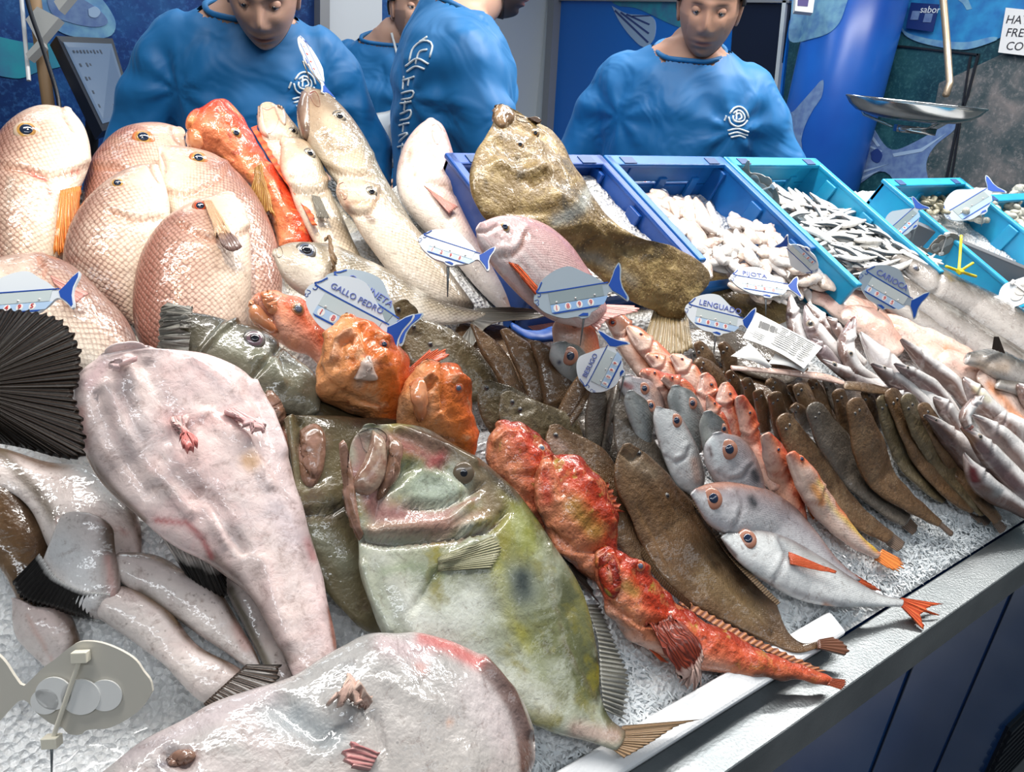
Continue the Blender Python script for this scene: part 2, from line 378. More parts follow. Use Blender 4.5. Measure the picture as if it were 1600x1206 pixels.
def eye(par, bv, px, py, r, iris, pupil, white=None, bulge=.5, pr=.62, asp=1.0, name='eye'):
    """r in pixels"""
    h = cast(bv, px, py)
    if h is None: return None
    p, n = h
    ns = [cast(bv, px+dx*r, py+dy*r) for dx, dy in ((.9, 0), (-.9, 0), (0, .9), (0, -.9))]
    n = sum([q[1] for q in ns if q is not None], n*2); n = n/np.linalg.norm(n)
    view = (CAM-p); z = (p-CAM) @ CF; view /= np.linalg.norm(view)
    n = n*.6+view*.4; n /= np.linalg.norm(n)
    R = r*z/FPX*1.08; ex = np.cross(n, CU); ex /= np.linalg.norm(ex); ey = np.cross(n, ex)
    def dome(rad, h0, bul, off, nm, m, pa):
        v = []; f = []; K, M_ = 6, 20
        for i in range(K+1):
            ph = math.pi/2*i/K
            for j in range(M_):
                t = 2*math.pi*j/M_; v.append(p+n*off+ex*rad*math.sin(ph)*math.cos(t)*asp+ey*rad*math.sin(ph)*math.sin(t)+n*(h0+bul*rad*(math.cos(ph))))
        for i in range(K):
            for j in range(M_): f.append([i*M_+j, i*M_+(j+1) % M_, (i+1)*M_+(j+1) % M_, (i+1)*M_+j])
        k = len(v); v += [p+n*off+(q-p-n*off)-n*rad*.9 for q in v[-M_:]]
        f += [[K*M_+j, K*M_+(j+1) % M_, k+(j+1) % M_, k+j] for j in range(M_)]
        return mesh_obj(nm, v, f, m, pa)
    if white is not None: dome(R*1.16, -R*.02, .3, 0, 'eye_rim', white, par)
    e = dome(R, 0, bulge*.8, 0, name, iris, par)
    pr = pr*.92; dome(R*pr, 0, bulge*.7, R*bulge*.8*math.sqrt(1-pr*pr)-R*.015, 'pupil', pupil, e)
    return e
def fin(par, name, mat, rootp, tipp, lift=.02, tl=None, M=36, K=12, bv=None, off=.002, rays=14, ridge=.0003, jag=.06, thick=.0010, wave=0.0, surf=None, fall=None):
    """rayed fin between a root line and a tip line (pixels)"""
    S = surf or P; r = catmull(rootp, M); t = catmull(tipp, M); tl = lift if tl is None else tl
    u = np.linspace(0, 1, M); v = np.linspace(0, 1, K); js = 1-jag*np.abs(np.sin(u*math.pi*rays))*(1 if jag else 0)
    V_ = v[None, :]*js[:, None]; X = r[:, :1]*(1-V_)+t[:, :1]*V_; Y = r[:, 1:2]*(1-V_)+t[:, 1:2]*V_
    Lf = lift+(tl-lift)*np.broadcast_to(v[None, :], X.shape)+wave*np.sin(u*9)[:, None]*v[None, :]
    Q = S(X.ravel(), Y.ravel(), Lf.ravel()).reshape(M, K, 3)
    if bv is not None:
        last = None
        for i in range(M):
            for j in range(K):
                h = cast(bv, X[i, j], Y[i, j])
                if h is not None: Q[i, j] = h[0]+h[1]*(off+.3*off*j); last = np.linalg.norm(Q[i, j]-CAM)
                elif last is not None:
                    d = ray(X[i, j], Y[i, j]); d /= np.linalg.norm(d); Q[i, j] = CAM+d*last
    nrm = NI if surf is None else S.n
    g = ridge*np.cos(u*math.pi*2*rays)[:, None, None]*nrm
    top = Q+nrm*thick/2+g; bot = Q-nrm*thick/2+g
    verts = np.vstack([top.reshape(-1, 3), bot.reshape(-1, 3)]); n = M*K
    f = []
    for i in range(M-1):
        for j in range(K-1):
            a = i*K+j; f += [[a, a+1, a+K+1, a+K], [n+a, n+a+K, n+a+K+1, n+a+1]]
    for j in range(K-1):
        f += [[j, n+j, n+j+1, j+1], [(M-1)*K+j, (M-1)*K+j+1, n+(M-1)*K+j+1, n+(M-1)*K+j]]
    for i in range(M-1):
        f += [[i*K, (i+1)*K, n+(i+1)*K, n+i*K], [i*K+K-1, n+i*K+K-1, n+(i+1)*K+K-1, (i+1)*K+K-1]]
    uv = np.stack([np.repeat(u, K), np.tile(v, M)], 1)
    return mesh_obj(name, verts, f, mat, par, uv=[np.vstack([uv, uv]), np.vstack([uv, uv])], tint=np.zeros((2*n, 4)))
def patch(par, name, mat, poly, bv=None, lift=.03, height=.004, rings=8, n=40, off=.0008, inset=False, surf=None, tint=None):
    """closed outline (pixels) laid over a body, domed by height (negative: hollow)"""
    S = surf or P; c = catmull(list(poly)+[poly[0]], n+1)[:-1]; cen = c.mean(0)
    pts = [cen]; hs = [1.0]
    for i in range(1, rings+1):
        q = i/rings
        for j in range(n): pts.append(cen+(c[j]-cen)*q); hs.append(math.sqrt(max(0, 1-q*q)) if height > 0 else 1-q**4)
    pts = A(pts); V_ = []; miss = []
    for (x, y), hh in zip(pts, hs):
        h = cast(bv, x, y) if bv is not None else None
        if h is None:
            V_.append(None); miss.append(len(V_)-1)
        else: V_.append(h[0]+h[1]*(off+height*hh))
    ok = [q for q in V_ if q is not None]
    if ok: dist = np.mean([(q-CAM) @ CF for q in ok])
    for i in miss:
        V_[i] = D(pts[i][0], pts[i][1], float(dist)) if ok else S(pts[i][0], pts[i][1], lift)+NI*(off+height*hs[i])
    k = len(V_); nrm = (CAM-A(V_[0])); nrm /= np.linalg.norm(nrm); nrm = (NI+nrm)/2
    V_ += [A(V_[-n+j])-nrm*.006 for j in range(n)]; V_.append(A(V_[0])-nrm*(.006+abs(height)))
    f = [[0, 1+j, 1+(j+1) % n] for j in range(n)]
    for i in range(rings-1):
        for j in range(n): f.append([1+i*n+j, 1+(i+1)*n+j, 1+(i+1)*n+(j+1) % n, 1+i*n+(j+1) % n])
    o0 = 1+(rings-1)*n; f += [[o0+j, k+j, k+(j+1) % n, o0+(j+1) % n] for j in range(n)]+[[k+n, k+(j+1) % n, k+j] for j in range(n)]
    rr = np.r_[0, np.repeat(np.arange(1, rings+1)/rings, n), np.ones(n), 1]; aa = np.r_[0, np.tile(np.arange(n)/n, rings), np.arange(n)/n, 0]
    uv = np.stack([aa, rr], 1)
    return mesh_obj(name, V_, f, mat, par, uv=[uv, uv], tint=np.zeros((len(V_), 4)))
def ribbon(pts, w0, w1=None):
    """edges of a strip from a spine: pts (x, y), width profile list"""
    p = catmull(pts, 24); t = np.gradient(p, axis=0); t /= np.linalg.norm(t, axis=1)[:, None]+1e-9; n = np.stack([t[:, 1], -t[:, 0]], 1)
    w = np.interp(np.linspace(0, 1, 24), np.linspace(0, 1, len(w0)), w0); x = w if w1 is None else np.interp(np.linspace(0, 1, 24), np.linspace(0, 1, len(w1)), w1)
    return p+n*w[:, None], p-n*x[:, None]
def fish(name, mat, spine, w, wv=None, dside=1, **k):
    """body from a spine and half-widths: +1 puts the back on the right of the nose-to-tail line (seen on the picture)"""
    a, b = ribbon(spine, w, wv)
    return body(name, mat, a, b, **k) if dside > 0 else body(name, mat, b, a, **k)
# ================================================================== the setting
def SL(x, v, w=0.0): return P0 + A([1., 0, 0])*x + TI*v + NI*w      # slope frame: along the counter, up the slope, off the ice
RSL = A([[1., 0, 0], TI, NI])                                        # rows: box axes in the slope frame
steel = simple('brushed_steel', (.26, .28, .29), .40, .8, bump=(260, .3), var=(9, (.17, .19, .20)))
white_plastic = simple('white_plastic', (.78, .80, .82), .35)
foam_m = simple('polystyrene', (.86, .88, .90), .65, bump=(300, .35))
dark_m = simple('dark_plastic', (.012, .014, .02), .35)
grey_m = simple('grey_metal', (.30, .31, .33), .45, .3)

# floor and ceiling-less room shell
floor_m = simple('floor_tiles', (.18, .19, .20), .35, bump=(30, .2), var=(3, (.12, .13, .14)))
mb = MB(); mb.box((1.5, 2.0, -.05), (12, 9, .1)); tag(mb.build('floor', floor_m), None, None, kind='structure')

def mural(name, c1, c2, c3, sc=2.2, gloss=.35, fine=60):
    m, nt, b = nodes(name); v = objvec(nt)
    f = noise_(nt, v, sc, 5, .6, .8); c = ramp(nt, f, [(.3, c1), (.52, c2), (.72, c3)])
    g = noise_(nt, v, fine, 3, .7); c = mixc(nt, math_(nt, 'MULTIPLY', ramp(nt, g, [(.5, 0.), (.75, 1.)]), .5), c, tuple(min(1, x*1.6+.03) for x in c3))
    nt.links.new(c, b.inputs['Base Color']); b.inputs['Roughness'].default_value = gloss; return m
mur_l = mural('printed_mural_navy', (.004, .02, .09), (.008, .045, .20), (.02, .12, .32), 2.4)
mur_r = mural('printed_mural_sea', (.004, .03, .05), (.012, .065, .09), (.03, .12, .14), 3.0)
mur_rock = mural('printed_mural_rock', (.02, .05, .06), (.08, .10, .11), (.22, .20, .20), 5.0)
blue_pan = simple('blue_laminate', (.005, .16, .62), .3)
navy_pan = simple('navy_laminate', (.008, .014, .035), .3)
pillar_m = simple('blue_column', (.012, .13, .55), .3, var=(1.5, (.01, .07, .38)))
white_fr = simple('white_frame', (.62, .66, .68), .4)
YB, YF, XE = 3.4, 5.2, 4.2
mb = MB(); mb.box((-.4, YB+.05, 1.35), (4.5, .1, 2.9)); wall_back = tag(mb.build('wall_back', mur_l), None, None, kind='structure')
mb = MB(); mb.box((2.9, YF+.05, 1.35), (3.2, .1, 2.9)); tag(mb.build('wall_passage', simple('passage_wall', (.55, .60, .64), .5)), None, None, kind='structure')
mb = MB(); mb.box((XE+.05, 1.9, 1.35), (.1, 6.6, 2.9)); wall_end = tag(mb.build('wall_end', mur_r), None, None, kind='structure')
mb = MB(); mb.box((1.88, 4.33, 1.35), (.06, 1.7, 2.9)); tag(mb.build('wall_passage_left', simple('passage_wall_grey', (.42, .47, .52), .45)), None, None, kind='structure')

def on_wall(name, poly, mat, wall='end', t=.012, off=0.0, parent=None, kind='structure', smooth_n=0):
    """outline (pixels) laid on a wall plane as a thin flat board"""
    if smooth_n: poly = catmull(list(poly)+[poly[0]], smooth_n+1)[:-1]
    poly = A(poly, dtype=float)
    p0, n = {'end': ((XE-off, 0, 0), (-1., 0, 0)), 'back': ((0, YB-off, 0), (0, -1., 0)), 'far': ((0, YF-off, 0), (0, -1., 0))}[wall]
    q = Pl(poly[:, 0], poly[:, 1], p0, n); k = len(q); n = A(n)
    v = np.vstack([q, q+n*t]); f = [list(range(k)), list(range(k, 2*k))[::-1]]+[[i, (i+1) % k, k+(i+1) % k, k+i] for i in range(k)]
    o = mesh_obj(name, v, f, mat, parent, False)
    if kind and parent is None: o['kind'] = kind
    return o
# end wall, from the frame post to the right
on_wall('wall_panel_blue', [(872, -80), (1246, -60), (1196, 420), (850, 420)], blue_pan, t=.02)
on_wall('wall_panel_navy', [(1152, 4), (1240, 8), (1192, 330), (1130, 330)], navy_pan, t=.03)
on_wall('trim_1', [(848, -60), (882, -60), (852, 420), (822, 420)], white_fr, t=.07)
on_wall('trim_2', [(874, -60), (884, -60), (854, 420), (846, 420)], grey_m, t=.09)
on_wall('trim_3', [(1237, -60), (1243, -60), (1193, 420), (1188, 420)], white_fr, t=.05)
on_wall('trim_4', [(880, -3), (1242, 2), (1241, 6), (880, 2)], grey_m, t=.05)
# the rounded blue column
base = Pl(1283, 240, (XE-.22, 0, 0), (-1., 0, 0))
mb = MB(); mb.tube([(base[0], base[1], 0), (base[0], base[1], 2.8)], .235, 32); tag(mb.build('pillar', pillar_m, smooth=True), None, None, kind='structure')
# printed pictures of fish on the wall covering (flat print)
pf_blue = simple('print_fish_blue', (.03, .28, .60), .35, var=(14, (.02, .16, .46)))
pf_lilac = simple('print_fish_lilac', (.10, .17, .38), .35, var=(30, (.16, .26, .46)))
pf_pale = simple('print_fish_pale', (.20, .42, .58), .35, var=(20, (.10, .24, .48)))
pf_teal = simple('print_fish_teal', (.03, .30, .40), .35, var=(12, (.05, .18, .34)))
pf_line = simple('print_line', (.32, .46, .66), .35)
on_wall('printed_rock_area', [(1468, 130), (1620, 60), (1620, 420), (1440, 420), (1436, 300)], mur_rock, t=.004)
tailp = [(1296, 152), (1330, 165), (1358, 190), (1382, 226), (1400, 234), (1430, 222), (1470, 200), (1502, 185), (1490, 205), (1462, 228), (1448, 256), (1450, 300), (1405, 300), (1394, 276), (1374, 268), (1340, 290), (1300, 312), (1270, 330), (1262, 290), (1275, 210)]
on_wall('printed_fish_tail', tailp, pf_lilac, t=.007, smooth_n=90)
for a in ([(1330, 165), (1352, 194), (1376, 228), (1372, 229), (1348, 196)], [(1300, 200), (1380, 236), (1378, 238), (1298, 204)], [(1285, 268), (1350, 266), (1390, 256), (1350, 270), (1286, 273)], [(1283, 282), (1340, 279), (1380, 264), (1342, 284), (1284, 287)], [(1396, 240), (1440, 232), (1480, 208), (1442, 237), (1398, 245)]):
    on_wall('printed_fin_line', a, pf_line, t=.009)
on_wall('printed_tail_spot', [(1362, 238), (1372, 232), (1380, 242), (1374, 254), (1364, 250)], simple('print_spot', (.02, .05, .22), .4), t=.0095, smooth_n=20)
on_wall('printed_big_fish', [(1420, -40), (1409, 25), (1408, 46), (1425, 60), (1460, 72), (1500, 77), (1540, 70), (1575, 52), (1600, 30), (1640, -40)], pf_blue, t=.007, smooth_n=60)
on_wall('printed_big_fish_belly', [(1410, 42), (1420, 52), (1460, 62), (1510, 66), (1550, 58), (1560, 62), (1520, 76), (1490, 77), (1440, 67), (1415, 55)], pf_pale, t=.009, smooth_n=50)
on_wall('printed_big_fish_fin', [(1500, -20), (1512, -5), (1520, 14), (1512, 16), (1506, 6), (1498, 0)], pf_pale, t=.009)
on_wall('printed_or_reflected_fish_fin', [(1325, -30), (1368, -30), (1376, 10), (1384, 50), (1388, 76), (1374, 66), (1348, 40), (1328, 26), (1334, 10)], pf_lilac, t=.007)
for a in ([(1322, 63), (1420, 72), (1530, 84), (1530, 87), (1420, 75), (1322, 66)], [(1528, 84), (1532, 84), (1515, 150), (1500, 190), (1478, 300), (1474, 300), (1496, 190), (1511, 150)], [(1516, 88), (1519, 88), (1486, 300), (1483, 300)]):
    on_wall('printed_panel_seam', a, dark_m, t=.011)
# prints on the blue panel and the column
on_wall('printed_fish_belly', [(930, -40), (962, 6), (1000, 14), (1062, 42), (1090, 40), (1100, -40)], pf_teal, t=.024, smooth_n=40)
on_wall('printed_or_reflected_fish_fin', [(960, 10), (984, 22), (1024, 28), (1026, 60), (1010, 74), (990, 58), (972, 34)], pf_line, t=.026, smooth_n=40)
for k in range(4):
    on_wall('printed_fin_line', [(966+k*9, 16+k*3), (1018+k*1, 66-k*14), (1016+k*1, 68-k*14), (964+k*9, 18+k*3)], simple('print_dark', (.03, .06, .22), .4) if k == 0 else bpy.data.materials['print_dark'], t=.028)
def on_depth(name, poly, mat, depth, t=.01, smooth_n=0, parent=None, off=0.0):
    if smooth_n: poly = catmull(list(poly)+[poly[0]], smooth_n+1)[:-1]
    poly = A(poly, dtype=float); q = D(poly[:, 0], poly[:, 1], depth); k = len(q); v = np.vstack([q, q+CF*t])
    return mesh_obj(name, v, [list(range(k)), list(range(k, 2*k))[::-1]]+[[i, (i+1) % k, k+(i+1) % k, k+i] for i in range(k)], mat, parent, False)
def on_column(name, poly, mat, n=60):
    """print wrapped on the round column"""
    c = catmull(list(poly)+[poly[0]], n+1)[:-1]; cen = c.mean(0); pts = [cen]
    R = 6
    for i in range(1, R+1):
        for j in range(n): pts.append(cen+(c[j]-cen)*i/R)
    out = []
    for x, y in pts:
        d = ray(x, y); ox, oy = CAM[0]-base[0], CAM[1]-base[1]; rr = .238
        a_ = d[0]**2+d[1]**2; b_ = 2*(ox*d[0]+oy*d[1]); c_ = ox*ox+oy*oy-rr*rr; q = b_*b_-4*a_*c_
        t = (-b_-math.sqrt(q))/(2*a_) if q > 0 else -b_/(2*a_)
        out.append(CAM+d*t)
    f = [[0, 1+j, 1+(j+1) % n] for j in range(n)]+[[1+i*n+j, 1+(i+1)*n+j, 1+(i+1)*n+(j+1) % n, 1+i*n+(j+1) % n] for i in range(R-1) for j in range(n)]
    o = mesh_obj(name, out, f, mat); o['kind'] = 'structure'; return o
on_column('printed_fish_body', [(1240, -30), (1322, -30), (1318, 20), (1300, 48), (1270, 60), (1234, 64), (1236, 20)], pf_pale)
on_column('printed_fish_tail', [(1212, 160), (1222, 168), (1236, 176), (1252, 160), (1270, 140), (1286, 124), (1284, 150), (1270, 172), (1258, 196), (1252, 220), (1254, 242), (1240, 236), (1226, 208), (1208, 206)], pf_lilac)

# back wall on the left: print of a fish head and shoal
pb = dict(wall='back')
on_wall('printed_fish_head', [(60, -60), (120, -40), (160, 0), (178, 28), (180, 44), (172, 56), (150, 60), (110, 56), (85, 44), (60, 20)], pf_pale, t=.006, smooth_n=60, **pb)
on_wall('printed_fish_cheek', [(70, -20), (110, -10), (150, 12), (168, 34), (150, 42), (112, 36), (80, 20)], pf_lilac, t=.009, smooth_n=50, **pb)
on_wall('printed_fish_eye', [(137, 14), (148, 10), (156, 18), (150, 27), (139, 25)], pf_line, t=.012, smooth_n=24, **pb)
on_wall('printed_or_reflected_fish_side', [(-60, 40), (-10, 55), (40, 66), (90, 70), (118, 84), (106, 100), (60, 112), (20, 122), (-60, 96)], pf_teal, t=.006, smooth_n=60, **pb)
on_wall('wall_panel_pale', [(505, -60), (592, -60), (592, 420), (505, 420)], simple('pale_door', (.62, .66, .70), .3), wall='back', t=.03, off=-.02)
on_wall('trim_5', [(491, -60), (506, -60), (506, 420), (491, 420)], grey_m, wall='back', t=.06)
on_wall('door_1', [(588, -60), (615, -60), (615, 300), (588, 300)], simple('pink_strip', (.72, .34, .36), .5), wall='far', t=.03)
on_wall('door_2', [(615, -60), (690, -60), (690, 300), (615, 300)], simple('white_door', (.72, .76, .78), .4), wall='far', t=.03)
on_wall('trim_6', [(684, -60), (696, -60), (690, 300), (678, 300)], grey_m, wall='far', t=.06)
on_wall('window_1', [(770, 18), (846, 22), (826, 300), (750, 300)], mur_r, wall='end', t=.012, off=.0)  # dark glass, coloured like the mural to paint in its reflection
on_wall('trim_7', [(770, 2), (850, 6), (850, 22), (768, 17)], simple('pale_green_frame', (.45, .66, .60), .4), wall='end', t=.05)
on_wall('printed_or_reflected_fish_side', [(796, 136), (812, 140), (828, 152), (840, 176), (842, 215), (800, 215)], pf_lilac, wall='end', t=.02, smooth_n=40)  # fish reflected in the glass, painted as a flat shape
on_wall('printed_or_reflected_fish_fin', [(806, 40), (818, 34), (828, 60), (826, 68), (816, 60)], pf_pale, wall='end', t=.02)  # fin of the mural's reflection, also painted on the glass
# catch box on the frame post
tag(on_wall('door_catch', [(838, 77), (848, 76), (846, 94), (836, 94)], white_plastic, t=.1, off=0, kind=None), 'small white catch box on the edge of the white frame post', 'catch')

# ---------------------------------------------------------------- counter
panel_m, nt, b = nodes('glossy_front_panel'); v = objvec(nt)
c = ramp(nt, noise_(nt, v, 1.6, 3, .5, .4), [(.3, (.002, .03, .14)), (.5, (.003, .05, .22)), (.75, (.004, .085, .28))])
wv = N(nt, 'ShaderNodeTexCoord'); sx = N(nt, 'ShaderNodeSeparateXYZ'); nt.links.new(wv.outputs['Object'], sx.inputs[0])
c = mixc(nt, ramp(nt, math_(nt, 'ADD', math_(nt, 'ADD', sx.outputs[0], 1.0), math_(nt, 'MULTIPLY', noise_(nt, v, 3, 3), .4)), [(.18, 1.), (.36, 0.)]), c, (.006, .035, .03))
nt.links.new(c, b.inputs['Base Color']); b.inputs['Roughness'].default_value = .16; b.inputs['Coat Weight'].default_value = .5
LZ = .885
mb = MB()
mb.box((1.6, .277+.30, .43), (5.1, .56, .86)); mb.box((1.6, .83, .45), (5.1, .52, .9))
cb = root('display_counter', (1.6, .6, 0), 'long fish counter with a glossy dark blue front and brushed steel rim', 'counter')
mb.build('cabinet', panel_m, cb)
mb = MB(); mb.box((1.6, .300, LZ-.005), (5.1, .052, .014)); mb.box((1.6, .2795, LZ-.032), (5.1, .006, .064)); mb.box((1.6, .327, LZ-.02), (5.1, .004, .03)); bevel(mb.build('rim', steel, cb), .002)
mb = MB()
p = SL(1.6, .42, -.06); mb.box(p, (5.1, .90, .02), RSL); mb.build('tray', steel, cb)
mb = MB(); mb.box((1.6, 1.105, .62), (5.1, .03, 1.24)); mb.build('back_panel', steel, cb)
seam_m = simple('panel_seam', (.001, .012, .04), .4)
for x0 in (1.0, 1.33, 2.05): mb = MB(); mb.box((x0, .2965-.0005, .42), (.004, .003, .82)); mb.build('panel_seam', seam_m, cb)
# vent grille low on the front
g = MB(); q0 = Pl(1560, 1195, (0, .296, 0), (0, -1., 0))
vent = root('floor_vent', q0, 'black louvred vent low on the blue counter front', 'vent')
for k in range(14): g.box(q0+A([.12, -.006, .16-.026*k]), (.42, .012, .011))
g.box(q0+A([.12, -.002, -.02]), (.44, .006, .40)); g.build('louvres', dark_m, vent)

# ---------------------------------------------------------------- crates
def crate(x0, x1, v0, v1, h, m, label, w0=-.05, gap=True, F=None, name='plastic_crate'):
    S_ = F or SL; R_ = RSL if F is None else F.R
    r = root(name, S_((x0+x1)/2, (v0+v1)/2, w0), label, 'crate', 'plastic fish crates along the back of the counter')
    t = .012; xm, vm = (x0+x1)/2, (v0+v1)/2; wm = (w0+h)/2
    mb = MB(); B = lambda x, v, w, sx, sv, sw: mb.box(S_(x, v, w), (sx, sv, sw), R_)
    B(xm, vm, w0+.006, x1-x0, v1-v0, .012)
    B(x0+t/2, vm, wm, t, v1-v0, h-w0); B(x1-t/2, vm, wm, t, v1-v0, h-w0)
    B(xm, v0+t/2, w0/2+.03, x1-x0, t, .06-w0)
    # rear wall with a lowered grip in its middle
    B(xm, v1-t/2, wm-.025, x1-x0, t, h-w0-.05)
    for s in (-1, 1): B(xm+s*(x1-x0)*.40, v1-t/2, h-.025, (x1-x0)*.2, t, .05)
    B(xm, v1-t/2, h-.020, (x1-x0)*.62, t*1.6, .04)
    bevel(mb.build('wall', m, r), .003)
    mb = MB(); e = .011
    for xx in (x0+e/2, x1-e/2): mb.box(S_(xx, vm, h), (e*1.5, v1-v0+.006, .009), R_)
    mb.box(S_(xm, v1-e, h), (x1-x0+.004, e*2.6, .009), R_); mb.box(S_(xm, v0+e/2, .062), (x1-x0, e*1.6, .009), R_)
    bevel(mb.build('rim', m, r), .003)
    for s in (-1, 1):
        for k in (-1, 0, 1): mb = MB(); mb.box(S_(xm+s*((x1-x0)/2-.017), vm+k*.11, wm), (.008, .03, (h-w0)*.92), R_); bevel(mb.build('rib', m, r), .002)
    for s in (-1, 0, 1): mb = MB(); mb.box(S_(xm+s*.09, v1-.016, wm-.012), (.02, .008, (h-w0)*.8), R_); bevel(mb.build('rib', m, r), .002)
    for s in (-1, 1):
        mb = MB(); mb.box(S_(xm+s*(x1-x0)*.36, v1-.014, h+.004), (.03, .018, .004), R_)
        mb.build('peg_socket', simple('socket_dark', (.01, .06, .2), .5) if 'socket_dark' not in bpy.data.materials else bpy.data.materials['socket_dark'], r)
    return r
cr_dk = simple('crate_dark_blue', (.008, .085, .40), .38, var=(14, (.006, .06, .30)))
cr_md = simple('crate_mid_blue', (.010, .16, .50), .38, var=(14, (.008, .11, .40)))
cr_lt = simple('crate_light_blue', (.012, .36, .62), .38, var=(14, (.012, .28, .54)))
crate(.635, .945, .54, .81, .13, cr_dk, 'dark navy plastic crate of ice behind the big brown turbot')
crate(.955, 1.265, .54, .81, .13, cr_md, 'mid blue plastic crate heaped with pale squid')
crate(1.275, 1.585, .44, .81, .13, cr_lt, 'turquoise plastic crate full of sardines')
# crate of clams on the next stand, behind a grey side plate
crate(1.78, 2.16, .36, .74, .125, cr_lt, 'turquoise crate of clams and whelks beyond the grey plate', w0=0)
crate(2.18, 2.56, .30, .68, .115, cr_lt, 'turquoise crate of whelks at the far right end', w0=0)
a_, b_ = SL(1.70, .64, .05), SL(2.02, .40, .05)
mb = MB(); ex = b_-a_; L_ = np.linalg.norm(ex); ex /= L_; ey = np.cross(NI, ex); mb.box((a_+b_)/2, (L_, .02, .13), A([ex, ey, NI]))
sp = tag(bevel(mb.build('side_plate', simple('side_plate_grey', (.16, .17, .19), .4, .4))), 'grey metal side plate standing beside the hakes, with a round bolt', 'plate')
mb = MB(); q = a_+ex*.05+NI*.035-ey*.012; mb.tube([q, q-ey*.008], .011, 16); mb.build('bolt', grey_m, sp)

# ---------------------------------------------------------------- foam box at the front left
fb = root('foam_box', SL(.3, .2, -.04), 'white polystyrene fish box under the monkfish at the counter edge', 'box')
mb = MB(); B = lambda x, v, w, sx, sv, sw: mb.box(SL(x, v, w), (sx, sv, sw), RSL)
B(.355, .012, -.01, .89, .030, .085); 
B(-.075, .34, .005, .035, .60, .10); bevel(mb.build('wall', foam_m, fb), .004)
mb = MB(); B(.355, .30, -.05, .89, .60, .012); mb.build('base', foam_m, fb)

# ---------------------------------------------------------------- monitor, post, bracket (left background)
def frame_at(c, n, up=(0, 0, 1)):
    n = A(n, dtype=float); n /= np.linalg.norm(n); x = np.cross(A(up, dtype=float), n); x /= np.linalg.norm(x); y = np.cross(n, x); return x, y, n
mc = D(155, 128, 2.35)
mon = root('order_monitor', mc-A([0, 0, .25]), 'black touch monitor with rows of grey writing, tilted beside the young man', 'monitor')
c4 = [D(88, 56, 2.30), D(176, 60, 2.5), D(215, 188, 2.45), D(160, 205, 2.25)]
def slab(name, c4, t, mat, par, inset=0):
    c4 = A(c4); cen = c4.mean(0); c = cen+(c4-cen)*(1-inset); n = np.cross(c[1]-c[0], c[3]-c[0]); n /= np.linalg.norm(n)
    if n @ (CAM-cen) < 0: n = -n
    v = np.vstack([c, c-n*t]); return mesh_obj(name, v, [[0, 1, 2, 3], [7, 6, 5, 4], [0, 4, 5, 1], [1, 5, 6, 2], [2, 6, 7, 3], [3, 7, 4, 0]], mat, par, False), n, c
o_, n_, c_ = slab('casing', c4, .04, dark_m, mon)
scr, _, cs = slab('screen', c4+n_*.0015, .002, simple('screen_glass', (.07, .10, .15), .2, em=((.10, .16, .26), .35)), mon, .14)
mb = MB()
for r_ in range(5):
    for k in range(9):
        u, w = .12+.072*k+.01*(r_ % 2), .12+.17*r_; tl, tr, br_, bl = cs
        q = (tl*(1-u)+tr*u)*(1-w)+(bl*(1-u)+br_*u)*w; ex_ = (tr-tl)/np.linalg.norm(tr-tl); ey_ = (bl-tl)/np.linalg.norm(bl-tl)
        if random.random() < .85: mb.box(q+n_*.001, (.006, random.uniform(.008, .016), .001), A([ex_, ey_, n_]))
mb.build('screen_text', simple('screen_text', (.02, .03, .05), .5), scr)
mb = MB(); mb.tube([mc-n_*.03, mc-n_*.10-A([0, 0, .2]), (mc-n_*.10-A([0, 0, .5]))], .02, 12); mb.box(mc-n_*.10-A([0, 0, .5]), (.2, .2, .02)); mb.build('stand', dark_m, mon)
mb = MB(); t_ = D(62, 60, 2.3); mb.tube([t_-A([0, 0, .9]), t_+A([0, 0, .3])], .018, 12)
tag(mb.build('wooden_post', simple('wood_post', (.30, .19, .10), .6), smooth=True), 'thin brown wooden post standing left of the monitor', 'post')
br = root('wall_bracket', D(70, 30, 2.2), 'pale grey hinged bracket arm on a white rail above the wooden post', 'bracket')
mb = MB()
for a in ([(40, 30), (58, 10), (92, 28), (60, 66)], [(84, 2), (106, -20), (112, -8), (92, 16)], [(40, 84), (62, 60), (66, 70), (44, 92)]):
    q = D(A(a)[:, 0], A(a)[:, 1], 2.25); mb.add(np.vstack([q, q+CF*.03]), [[0, 1, 2, 3], [7, 6, 5, 4], [0, 4, 5, 1], [1, 5, 6, 2], [2, 6, 7, 3], [3, 7, 4, 0]])
mb.build('arm', simple('bracket_grey', (.45, .46, .45), .5), br)
mb = MB(); mb.tube([D(31, -30, 2.3), D(45, 126, 2.28)], .006, 8); mb.build('rail', white_plastic, br)
mb = MB(); pts = catmull([(38, -20), (48, 20), (62, 60), (75, 100), (90, 150), (96, 200)], 20); mb.tube(D(pts[:, 0], pts[:, 1], 2.15), .006, 8)
tag(mb.build('cable', dark_m, smooth=True), 'black cable hanging down past the grey bracket', 'cable')

